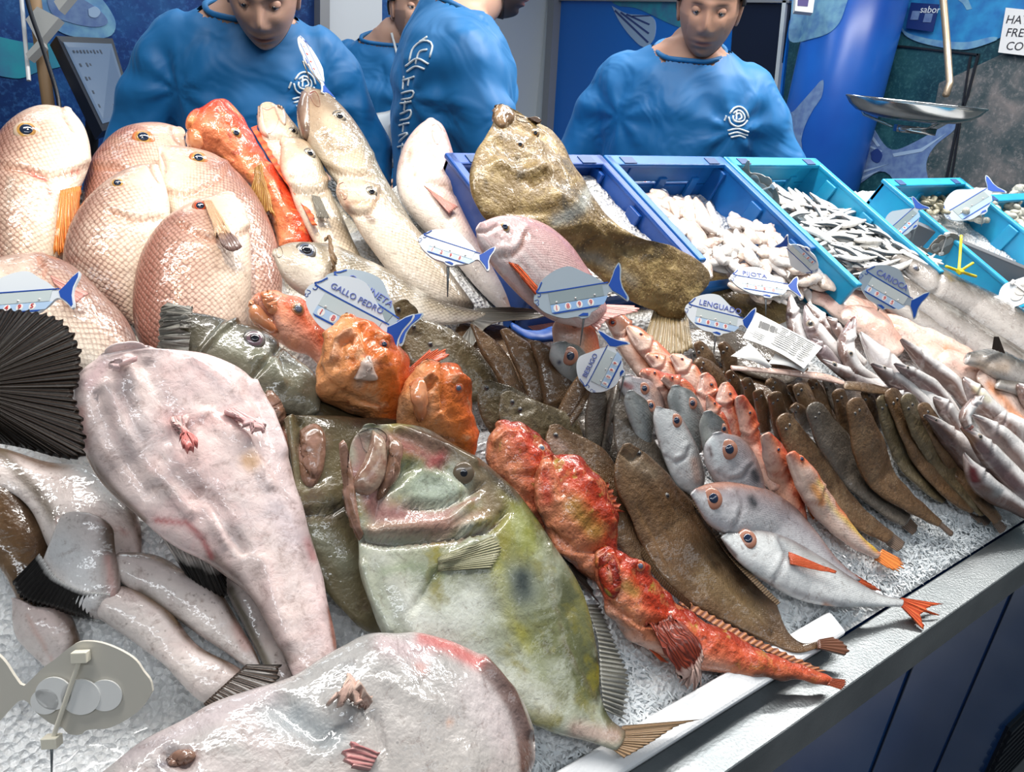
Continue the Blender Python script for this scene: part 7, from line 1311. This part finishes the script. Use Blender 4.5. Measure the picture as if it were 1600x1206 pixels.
def head_mesh(beard=0.0, stubble=(.10, .06, .05), wide=1.0):
    """local head: x right, y forward (face), z up; origin at the middle of the skull, about 23 cm tall"""
    nu, nv_ = 96, 72; v = []; 
    def G(x, z, cx, cz, sx, sz): return math.exp(-((x-cx)/sx)**2-((z-cz)/sz)**2)
    for i in range(nv_+1):
        ph = math.pi*i/nv_
        for j in range(nu):
            th = 2*math.pi*j/nu; X, Y, Z = math.sin(ph)*math.sin(th), math.sin(ph)*math.cos(th), math.cos(ph)
            x, y, z = X*.076*wide, Y*.098, Z*.118
            if z < 0: # jaw narrowing
                k = min(1, -z/.118); x *= 1-.20*k; y = y*(1-.10*k)+(.012*k if Y > 0 else .03*k)
                if Y > 0: z *= 1.0
            if Y > 0:
                f = Y**.5
                y -= .006*f*G(x, z, 0, .0, .2, .2)
                y += f*.018*G(x, z, 0, -.024, .011, .018)+f*.012*G(x, z, 0, .0, .008, .022)      # nose
                y += f*.007*(G(x, z, .014, -.034, .008, .008)+G(x, z, -.014, -.034, .008, .008))
                y -= f*.013*(G(x, z, .031, .012, .016, .011)+G(x, z, -.031, .012, .016, .011))     # sockets
                y += f*.006*G(x, z, 0, .034, .055, .010)                                          # brow
                y += f*.005*(G(x, z, .042, -.02, .018, .018)+G(x, z, -.042, -.02, .018, .018))     # cheeks
                y += f*.009*G(x, z, 0, -.060, .022, .006)+f*.008*G(x, z, 0, -.074, .020, .006)      # lips
                y -= f*.005*G(x, z, 0, -.067, .026, .0035)
                y -= f*.005*G(x, z, 0, -.084, .025, .006); y += f*.013*G(x, z, 0, -.102, .022, .014)  # chin
            v.append((x, y, z))
    f = [[i*nu+j, (i+1)*nu+j, (i+1)*nu+(j+1) % nu, i*nu+(j+1) % nu] for i in range(nv_) for j in range(nu)]
    v = A(v); t = np.zeros((len(v), 4))
    fr = v[:, 1] > .02
    lip = np.exp(-(v[:, 0]/.024)**4-((v[:, 2]+.067)/.0095)**2)*fr
    bd = beard*np.clip((-.042-v[:, 2])/.02, 0, 1)*(v[:, 1] > -.03); bd = np.maximum(bd, beard*np.exp(-(v[:, 0]/.032)**4-((v[:, 2]+.050)/.007)**2)*fr); bd = np.maximum(bd, beard*(np.abs(v[:, 0]) > .05)*(v[:, 2] < -.0)*(v[:, 1] > -.01)*.9)
    brow = np.exp(-((np.abs(v[:, 0])-.032)/.017)**4-((v[:, 2]-.032)/.005)**2)*fr
    t[:, :3] = A(stubble); t[:, 3] = bd
    for w, c in ((lip, A([.38, .13, .11])), (brow, A([.02, .013, .01]))):
        w = w*.92; t[:, :3] = t[:, :3]*(1-w[:, None])+c*w[:, None]; t[:, 3] = np.maximum(t[:, 3], w)
    return v, f, t
def loft(rings, closed=True):
    """rings: list of (centre, ex, ey, rx, ry, power)"""
    n = 28; v = []; 
    for c, ex, ey, rx, ry, p in rings:
        for j in range(n):
            t = 2*math.pi*j/n; a, b = sellip(t, p); v.append(A(c)+A(ex)*rx*a+A(ey)*ry*b)
    k = len(rings); f = [[i*n+j, i*n+(j+1) % n, (i+1)*n+(j+1) % n, (i+1)*n+j] for i in range(k-1) for j in range(n)]+[list(range(n))[::-1], list(range((k-1)*n, k*n))]
    return v, f
def person(label, pos, yaw, headpos, headrot, arms, shirt_label=None, skin=SKIN, beard=0., h=1.75, wide=1.0, sh=.215, stub=(.10, .06, .05), hair_len=1.0, bulk=1.0, lean=0.0, hs=1.02, lid=-.42):
    """pos: feet; yaw: heading of the chest (radians, world); arms: for each side elbow, wrist in body frame (x right, y forward, z up)"""
    cy, sy = math.cos(yaw), math.sin(yaw); F = A([cy, sy, 0]); R_ = A([sy, -cy, 0]); U_ = A([0, 0, 1.])
    pos = A(pos, dtype=float)
    s = (pos[2]+1.435)/1.435; pos = A([pos[0], pos[1], 0.]); arms = [tuple(A(q)*s for q in a_) for a_ in arms]
    W_ = lambda x, y, z: pos+R_*x+F*y+U_*z
    def torso(e, top=True):
        prof = [(.92, .155, .105, .0), (1.02, .150, .108, .0), (1.12, .155, .112, .0), (1.22, .172, .118, .0), (1.30, .186, .118, -.003), (1.37, .192, .108, -.008), (1.42, .170, .090, -.012), (1.455, .120, .072, -.015), (1.485, .072, .062, -.010), (1.50, .060, .060, -.006)]
        return loft([(W_(0, y, z*s), R_, F, rx*bulk*s*(sh/.215)+e, ry*bulk*s+e, .85) for z, rx, ry, y in prof])
    def arm(side, e, i0=0, i1=None):
        el, wr = arms[0 if side < 0 else 1]; S0 = A([side*sh*.62, -.01, 1.40*s]); S1 = A([side*sh*.88, -.01, 1.365*s]); el, wr = A(el), A(wr)
        P_ = [S0, S1, S1*.65+el*.35, S1*.3+el*.7, el, el*.6+wr*.4, el*.2+wr*.8, wr]; r = [.056, .058, .056, .050, .045, .042, .033, .029]
        P_ = P_[i0:i1]; r = r[i0:i1]; return [W_(*p) for p in P_], [x*s*bulk**.5+e for x in r]
    # body: one continuous surface
    mb = MB(); v, f = torso(0); mb.add(v, f)
    for sd in (-1, 1): p_, r = arm(sd, 0); pp = catmull(p_, 18); rr = np.interp(np.linspace(0, 1, 18), np.linspace(0, 1, len(r)), r); mb.tube(pp, rr, 20)
    hb = A(headpos, dtype=float); nk0 = W_(0, -.01, 1.42*s); nb_ = hb-A(headrot)[2]*.075-A(headrot)[1]*.028
    mb.tube(catmull([nk0, W_(0, -.008, 1.47*s), nb_*.6+W_(0, -.008, 1.47*s)*.4, nb_], 10), np.linspace(.072, .056, 10)*s, 24)
    for sd in (-1, 1):
        mb.tube([W_(sd*.085, 0, .95*s), W_(sd*.095, .01, .72*s), W_(sd*.10, .015, .48*s), W_(sd*.10, 0, .28*s), W_(sd*.10, -.01, .09*s)], A([.092, .082, .058, .055, .040])*s, 18)
        mb.tube([W_(sd*.10, -.04, .05), W_(sd*.10, .06, .045), W_(sd*.11, .17, .03)], [.038, .042, .028], 14)
        el, wr = [A(q) for q in arms[0 if sd < 0 else 1]]; d = wr-el; d /= np.linalg.norm(d); side = np.cross(d, [0, 0, 1.]); side /= np.linalg.norm(side)+1e-6; dn = np.cross(side, d)
        pal = wr+d*.045; mb.tube([W_(*(wr-d*.01)), W_(*pal), W_(*(wr+d*.09))], A([[.028, .022], [.040, .016], [.038, .015]]), 14)
        for k in range(4):
            b0 = wr+d*.085+side*(-.030+.020*k); L = (.062, .074, .070, .055)[k]; sg = 1 if dn[2] < 0 else -1
            mb.tube([W_(*b0), W_(*(b0+d*L*.45+dn*sg*.006)), W_(*(b0+d*L*.75+dn*sg*.022)), W_(*(b0+d*L*.9+dn*sg*.042))], [.0095, .009, .0085, .007], 10)
        b0 = wr+d*.03+side*.035*(-sd if True else 1); mb.tube([W_(*b0), W_(*(b0+d*.03+side*-sd*.025)), W_(*(b0+d*.06+side*-sd*.03))], [.012, .0105, .008], 10)
    bod = mb.build('tmp', skin, None, True, origin=pos)
    rm = bod.modifiers.new('r', 'REMESH'); rm.mode = 'VOXEL'; rm.voxel_size = .007; rm.use_smooth_shade = True
    sm_ = bod.modifiers.new('s', 'SMOOTH'); sm_.iterations = 4; sm_.factor = .5
    dg = bpy.context.evaluated_depsgraph_get(); dg.update(); me = bod.evaluated_get(dg).to_mesh(); bv_ = A([v.co[:] for v in me.vertices])+pos; bf = [list(p.vertices) for p in me.polygons]; bod.evaluated_get(dg).to_mesh_clear(); bpy.data.objects.remove(bod)
    # head
    hv, hf, ht = head_mesh(beard, stub, wide); HR = A(headrot, dtype=float)   # rows: right, forward, up
    hw = hv*hs @ HR+hb
    V_ = np.vstack([bv_, hw]); Fc = bf+[[i+len(bv_) for i in q] for q in hf]; T_ = np.vstack([np.zeros((len(bv_), 4)), ht])
    p = mesh_obj('person', V_, Fc, skin, None, True, origin=pos, tint=T_); tag(p, label, 'person')
    L2 = lambda x, y, z: hb+(A([x, y, z])*hs) @ HR
    for sd in (-1, 1):
        v, f = ellipsoid(L2(sd*.031, .0705, .012), (.0125,)*3, nu=16, nv=10); e = mesh_obj('eyeball', v, f, EYEW, p)
        v, f = ellipsoid(L2(sd*.031, .081, .010), (.0055, .0055, .0055), nu=12, nv=8); mesh_obj('iris', v, f, black_p, e)
        v, f = ellipsoid((0, 0, 0), (1, 1, 1), nu=20, nv=12); v = v.copy(); up_ = v[:, 2] > lid; v = np.where(up_[:, None], v, v*.80); mesh_obj('eyelid', (v*A([.0142, .0142, .0142])+A([sd*.031, .0695, .0135]))*hs @ HR+hb, f, skin, p, tint=np.zeros((len(v), 4)))
        mb = MB(); pts = [L2(sd*(.078*wide+.004*math.sin(t*1)), -.004-.014*math.cos(t), .0+.030*math.sin(t)) for t in np.linspace(-1.7, 4.2, 20)]; mb.tube(pts, .0055, 8)
        v, f = ellipsoid((0, 0, 0), (.006, .016, .028), nu=14, nv=10); mb.add((v+A([sd*.0755*wide, -.002, 0]))*hs @ HR+hb, f); mesh_obj('ear', np.vstack(mb.v), mb.f, skin, p, tint=np.zeros((sum(len(a) for a in mb.v), 4)))
    # hair cap
    keep = lambda q: (q[2] > .052+.02*math.cos(q[0]*40)*0 and q[1] > .03) or (q[2] > .0-.02*hair_len and q[1] <= -.02) or (q[2] > .02 and -.02 < q[1] <= .03) or (q[1] < -.055 and q[2] > -.06)
    km = A([keep(q) for q in hv]); idx = {}; nv2 = []; nf = []
    for q in hf:
        if all(km[i] for i in q):
            for i in q:
                if i not in idx: idx[i] = len(nv2); d = hv[i]/np.linalg.norm(hv[i]); nv2.append(hv[i]+d*(.007+.006*max(0, hv[i][2]/.118)+.0025*noise.noise(Vector(hv[i]*90))))
            nf.append([idx[i] for i in q])
    ho = mesh_obj('hair', A(nv2)*hs @ HR+hb, nf, HAIR, p); md = ho.modifiers.new('s', 'SOLIDIFY'); md.thickness = .008
    # jersey
    mb = MB(); v, f = torso(.016); mb.add(v, f)
    for sd in (-1, 1): p_, r = arm(sd, .014); pp = catmull(p_, 20); rr = np.interp(np.linspace(0, 1, 20), np.linspace(0, 1, len(r)), r)+.004*np.abs(np.sin(np.linspace(0, 9, 20)*2.1)); mb.tube(pp, rr, 22)
    tmp = mb.build('tmp', JER, None, True, origin=pos)
    rm = tmp.modifiers.new('r', 'REMESH'); rm.mode = 'VOXEL'; rm.voxel_size = .009
    sm_ = tmp.modifiers.new('s', 'SMOOTH'); sm_.iterations = 9; sm_.factor = .6
    dg = bpy.context.evaluated_depsgraph_get(); dg.update(); me = tmp.evaluated_get(dg).to_mesh(); jv = A([v.co[:] for v in me.vertices])+pos; jn = A([v.normal[:] for v in me.vertices]); jf = [list(q.vertices) for q in me.polygons]; tmp.evaluated_get(dg).to_mesh_clear(); bpy.data.objects.remove(tmp)
    # wrinkles that pull from the armpits, and a round neckline
    sd_ = random.random()*9; disp = []
    for q in jv:
        l = q-pos; x, y, z = l @ R_, l @ F, l[2]
        w = 0
        for sgn in (-1, 1):
            dx, dz = x-sgn*.17, z-1.28*s; rr_ = math.hypot(dx, dz); an = math.atan2(dz, dx*sgn); w += .0045*math.sin(an*7+sd_)*math.exp(-((rr_-.10)/.10)**2)
        w += .004*noise.noise(Vector((x*7+sd_, y*7, z*16)))+.005*math.sin(z*34+x*14+sd_*3)*max(0, abs(x)-.17)*6
        disp.append(w)
    jv = jv+jn*A(disp)[:, None]
    ctr = W_(0, .0, 1.46*s); ax_ = (F*.5+U_*.9); 
    l = jv-W_(0, 0, 1.475*s); zc = l[:, 2]+.35*(l @ F); kill = (zc > -.004) & (np.hypot(l @ R_, l @ F) < .12)
    jf2 = [q for q in jf if not any(kill[i] for i in q)]
    used_ = sorted(set(i for q in jf2 for i in q)); mp_ = {i: k for k, i in enumerate(used_)}
    shirt = mesh_obj('shirt', jv[used_], [[mp_[i] for i in q] for q in jf2], JER, p); bvh = BVHTree.FromPolygons([tuple(v) for v in jv], jf)
    # collar ring
    mb = MB(); pts = []
    for t in np.linspace(0, 2*math.pi, 37):
        a, b = math.sin(t), math.cos(t); o_ = W_(0, 0, 1.475*s)+U_*.0; best = None
        dirv = R_*a+F*b-U_*.35*b; dirv /= np.linalg.norm(dirv); h = bvh.ray_cast(Vector(o_+dirv*.30), Vector(-dirv), .30)
        pts.append(A(h[0]) if h[0] is not None and (A(h[0])-o_) @ dirv > .02 else o_+dirv*.08)
    pts = A(pts); pts[-1] = pts[0]; rr_ = np.hypot(*( (pts-o_) @ np.stack([R_, F]).T ).T); pts = o_+(pts-o_)*np.clip(.105/np.maximum(rr_, 1e-3), None, 1)[:, None]
    mb.tube(pts, .0075, 8, caps=False); mb.build('collar', JER, p, True)
    mb = MB(); v, f = loft([(W_(0, 0, z*s), R_, F, rx, ry, .85) for z, rx, ry in ((.90, .185*bulk, .13*bulk), (.98, .182*bulk, .13*bulk))]); mb.add(v, f)
    for sd in (-1, 1): mb.tube([W_(sd*.088, 0, .94*s), W_(sd*.095, .01, .72*s), W_(sd*.10, .01, .48*s), W_(sd*.10, 0, .12*s)], [.108, .095, .078, .066], 18)
    mb.build('trousers', TROU, p, True)
    for sd in (-1, 1):
        mb = MB(); mb.tube([W_(sd*.10, -.07, .05), W_(sd*.10, .05, .055), W_(sd*.11, .15, .045), W_(sd*.11, .21, .035)], A([[.045, .045], [.05, .05], [.05, .038], [.035, .025]]), 16); mb.build('shoe', SHOE, p, True)
    return p, bvh, W_, (R_, F, U_)
def decal(par, bvh, name, strokes, px0, w, mat, side=0):
    """printed strokes laid on cloth: polylines in picture space, cast on to the shirt"""
    mb = MB()
    for st in strokes:
        pts = []
        for x, y in catmull(st, 14):
            h = cast(bvh, x, y)
            if h is not None: pts.append(h[0]+h[1]*.0015)
        if len(pts) > 2: mb.tube(pts, w, 6)
    if mb.v: mb.build(name, mat, par, True)
def emblem(cx, cy, k, sk=0):
    e = [[(-14, -8), (-6, -18), (6, -20), (16, -12), (20, 0)], [(-16, -2), (-12, 10), (0, 16), (12, 12), (18, 4)], [(-8, -8), (2, -14), (12, -6), (12, 4), (2, 8), (-8, 4), (-8, -4)], [(-4, -4), (4, -8), (8, 0), (2, 4)], [(-18, 24), (0, 20), (20, 26)], [(-16, 30), (0, 27), (18, 32)], [(-12, 36), (2, 33), (14, 37)], [(-20, -4), (-24, 6)], [(-2, -12), (-2, 4)]]
    return [[(cx+x*k, cy+y*k+sk*x) for x, y in s] for s in e]
def hrot(fwd, up):
    f = A(fwd, dtype=float); f /= np.linalg.norm(f); r = np.cross(f, A(up, dtype=float)); r /= np.linalg.norm(r); u = np.cross(r, f); return A([r, f, u])
def ground(px, py, depth): q = D(px, py, depth); return q
# man on the right
dep = 2.38; hb = D(1108, 16, dep-.16); c0 = D(1068, 140, dep)
toC = CAM-hb; toC[2] = 0; toC /= np.linalg.norm(toC); yaw = math.atan2(toC[1], toC[0])-.05
fx = c0.copy(); fx[2] = D(1068, 100, dep-.1)[2]-1.435
pR, bvR, WR, (R_, F_, U_) = person('man in a blue long-sleeved shirt on the right, looking down with his mouth open', (fx[0], fx[1], fx[2]), yaw, hb, hrot(toC+A([0, 0, -.28]), (0, 0, 1)), [((-.36, -.02, 1.12), (-.42, .16, .98)), ((.31, -.02, 1.10), (.26, .18, .93))], beard=.35, bulk=1.12, sh=.235, wide=1.05, stub=(.16, .09, .07), hs=1.06)
decal(pR, bvR, 'shirt_emblem', emblem(1152, 184, .85), 0, .0028, PRW)
# young man on the left
dep = 2.0; hb = D(411, -12, dep-.17); toC = CAM-hb; toC[2] = 0; toC /= np.linalg.norm(toC); c0 = D(392, 90, dep)
pL, bvL, WL, _ = person('young man in a blue long-sleeved shirt on the left, head bent down', (c0[0], c0[1], D(390, 42, dep-.1)[2]-1.435), math.atan2(toC[1], toC[0])-.05, hb, hrot(toC+A([0, 0, -.55])-rt*.12, (0, 0, 1)), [((-.30, .0, 1.12), (-.24, .20, .95)), ((.30, -.0, 1.12), (.24, .2, .95))], skin=SKIN2, beard=0.0, bulk=.98, sh=.22, hs=1.06)
decal(pL, bvL, 'shirt_emblem', emblem(474, 132, .95), 0, .0024, PRW)
# man turned away in the middle
dep = 2.05; hb = D(782, -50, dep); c0 = D(712, 110, dep)
fd = hd*.25+rt*1.0
pM, bvM, WM, _ = person('man in a blue shirt seen from the side and back, white print down his back', (c0[0], c0[1], D(760, 42, dep)[2]-1.45), math.atan2(fd[1], fd[0]), hb, hrot(fd+A([0, 0, -.1]), (0, 0, 1)), [((-.27, .06, 1.13), (-.20, .25, 1.0)), ((.23, .10, 1.12), (.15, .30, 1.0))], skin=SKIN2, beard=.9, bulk=1.16, sh=.22, stub=(.03, .02, .018))
bs = [[(640, 96), (646, 76), (662, 64), (676, 70), (672, 90)], [(650, 100), (656, 82), (668, 78)], [(636, 112), (650, 104), (664, 108)], [(634, 104), (652, 92), (670, 100)], [(656, 66), (668, 58)],
      [(630, 126), (648, 120)], [(632, 120), (630, 140)], [(640, 122), (638, 134)], [(628, 146), (646, 142), (644, 152), (628, 156)], [(626, 162), (644, 158)], [(634, 158), (632, 172)], [(626, 178), (642, 172), (640, 184), (626, 188)], [(624, 196), (640, 192)], [(632, 192), (630, 206)], [(624, 212), (638, 208), (624, 222)], [(622, 230), (636, 226)], [(630, 224), (628, 240)]]
decal(pM, bvM, 'back_print', bs, 0, .0026, PRW)
# man at the back looking on
dep = 3.0; hb = D(648, 18, dep-.13); toC = CAM-hb; toC[2] = 0; toC /= np.linalg.norm(toC); c0 = D(606, 110, dep)
pB, bvB, WB, _ = person('man in a bright blue shirt standing farther back, face turned to the camera', (c0[0], c0[1], D(625, 78, dep)[2]-1.435), math.atan2(toC[1], toC[0])-.35, hb, hrot(toC+rt*.30, (0, 0, 1)), [((-.27, .0, 1.12), (-.20, .22, 1.02)), ((.27, .0, 1.12), (.2, .2, 1.0))], skin=SKIN2, beard=.5, bulk=1.0, sh=.20, stub=(.14, .09, .075), hs=1.1, lid=-.05)
mb = MB(); pts = []
for x, y in catmull([(612, 52), (622, 90), (632, 120), (648, 150)], 14):
    h = cast(bvB, x, y)
    pts.append(h[0]+h[1]*.004 if h is not None else D(x, y, dep-.12))
mb.tube(pts, .005, 8); mb.build('apron_strap', APR, pB, True)
# white bag / apron bib in front of him
mb = MB(); nu_ = 22; v = []; f = []
poly = [(571, 178), (610, 172), (636, 150), (628, 180), (620, 250), (570, 250), (568, 210)]
c_ = catmull(poly+[poly[0]], 41)[:-1]; cen = c_.mean(0); d0 = 2.35
v.append(D(cen[0], cen[1], d0-.05))
for i in range(1, 7):
    for j in range(40): q = cen+(c_[j]-cen)*i/6; v.append(D(q[0], q[1], d0-.05*(1-(i/6)**2)+.012*noise.noise(Vector((q[0]*.08, q[1]*.05, 1)))))
f = [[0, 1+j, 1+(j+1) % 40] for j in range(40)]+[[1+i*40+j, 1+(i+1)*40+j, 1+(i+1)*40+(j+1) % 40, 1+i*40+(j+1) % 40] for i in range(5) for j in range(40)]
k_ = len(v); v += [v[1+5*40+j]+CF*.05 for j in range(40)]; v.append(A(v[0])+CF*.12); f += [[1+5*40+j, 1+5*40+(j+1) % 40, k_+(j+1) % 40, k_+j] for j in range(40)]+[[k_+40, k_+(j+1) % 40, k_+j] for j in range(40)]
tag(mesh_obj('white_bag', v, [q[::-1] for q in f], APR), 'crumpled white plastic bag between the young man and the man turned away', 'bag')
# ================================================================== ice
ice_m, nt, b = nodes('crushed_ice'); v = objvec(nt)
b.inputs['Base Color'].default_value = (.88, .90, .91, 1); b.inputs['Roughness'].default_value = .3; b.inputs['Coat Weight'].default_value = .5
b.inputs['Subsurface Weight'].default_value = .0
vo = N(nt, 'ShaderNodeTexVoronoi', inp={'Scale': 170.0}); nt.links.new(v, vo.inputs['Vector'])
bp = N(nt, 'ShaderNodeBump', inp={'Strength': 1.0, 'Distance': .006}); nt.links.new(math_(nt, 'ADD', vo.outputs['Distance'], noise_(nt, v, 60, 4, .7)), bp.inputs['Height']); nt.links.new(bp.outputs[0], b.inputs['Normal'])
nx, nv = 400, 150
xs = np.linspace(-.55, 2.75, nx); vs = np.linspace(.0, .865, nv); hgt = np.zeros((nx, nv)); raw = np.zeros((nx, nv))
for i, x in enumerate(xs):
    for j, vv in enumerate(vs):
        o_ = Vector(SL(x, vv, -.03)); best = 9
        for bv in BVHS:
            h = bv.ray_cast(o_, Vector(NI), .3)
            if h[0] is not None: best = min(best, h[3])
        raw[i, j] = best-.03-.004
        hgt[i, j] = 0.0 if best > 1 else min(.05, max(0.0, best-.03-.004))
free = hgt <= 0
K = A([1, 2, 3, 2, 1])/9.
sm = hgt.copy()
for _ in range(3):
    for ax in (0, 1): sm = np.apply_along_axis(lambda r: np.convolve(np.pad(r, 2, 'edge'), K, 'valid'), ax, sm)
hgt = np.where(free, np.minimum(sm, .05), np.minimum(hgt, np.maximum(sm, 0)))
for i, x in enumerate(xs):
    for j, vv in enumerate(vs):
        for a_, b_, c_, d_, e_ in ((.645, .935, .105, .55, .80), (.965, 1.255, .06, .55, .80), (1.285, 1.575, .06, .46, .80), (1.79, 2.15, .062, .37, .73), (2.19, 2.55, .062, .31, .67)):
            if a_ < x < b_ and d_ < vv < e_: hgt[i, j] = max(0.0, min(c_, raw[i, j]))
verts = []
for i, x in enumerate(xs):
    for j, vv in enumerate(vs):
        w = hgt[i, j] + (.007*noise.noise(Vector((x*30, vv*30, 0)))+.004*noise.noise(Vector((x*90, vv*90, 3))) if free[i, j] else 0)
        if vv < .03: w = min(w, 0)-.004
        verts.append(SL(x, vv, w-.001))
faces = [[i*nv+j, (i+1)*nv+j, (i+1)*nv+j+1, i*nv+j+1] for i in range(nx-1) for j in range(nv-1)]
ice = mesh_obj('ice_bed', verts, faces, ice_m); tag(ice, 'bed of crushed white ice under all the fish on the counter', 'ice', kind='stuff')
# loose shards on the open ice
mb_v = []; mb_f = []
def shard(p, d, L, r):
    d = d/np.linalg.norm(d); a = np.cross(d, NI); a /= np.linalg.norm(a)+1e-9; c = np.cross(d, a); k = len(mb_v)
    mb_v.extend([p-d*L+a*r*.3, p-d*L-a*r*.3, p-d*L*.3+c*r, p+a*r, p-a*r, p+c*r, p+d*L])
    mb_f.extend([[k, k+1, k+2], [k, k+2, k+3], [k+1, k+4, k+2], [k+2, k+5, k+3], [k+2, k+4, k+5], [k+3, k+5, k+6], [k+5, k+4, k+6], [k, k+3, k+4, k+1], [k+3, k+6, k+4]])
cnt = 0
for _ in range(90000):
    x = random.uniform(-.1, 1.6); vv = random.uniform(.005, .45)
    i = int((x+.55)/3.3*(nx-1)); j = int(vv/.865*(nv-1))
    if not free[i, j] or (x < .30 and vv < .42) or vv > .42: continue
    cnt += 1
    if cnt > 14000: break
    d = A([random.gauss(0, 1), random.gauss(0, 1), 0])@A([[1., 0, 0], TI, NI])+NI*random.uniform(-.3, .7)
    shard(SL(x, vv, hgt[i, j]+random.uniform(-.001, .004)), d, random.uniform(.003, .009), random.uniform(.0008, .002))
sh_m = simple('ice_shard', (.84, .88, .90), .15, coat=.5)
sh = mesh_obj('ice_shards', mb_v, mb_f, sh_m, smooth=False); tag(sh, 'loose slivers of ice scattered on the open ice at the front', 'ice', kind='stuff')
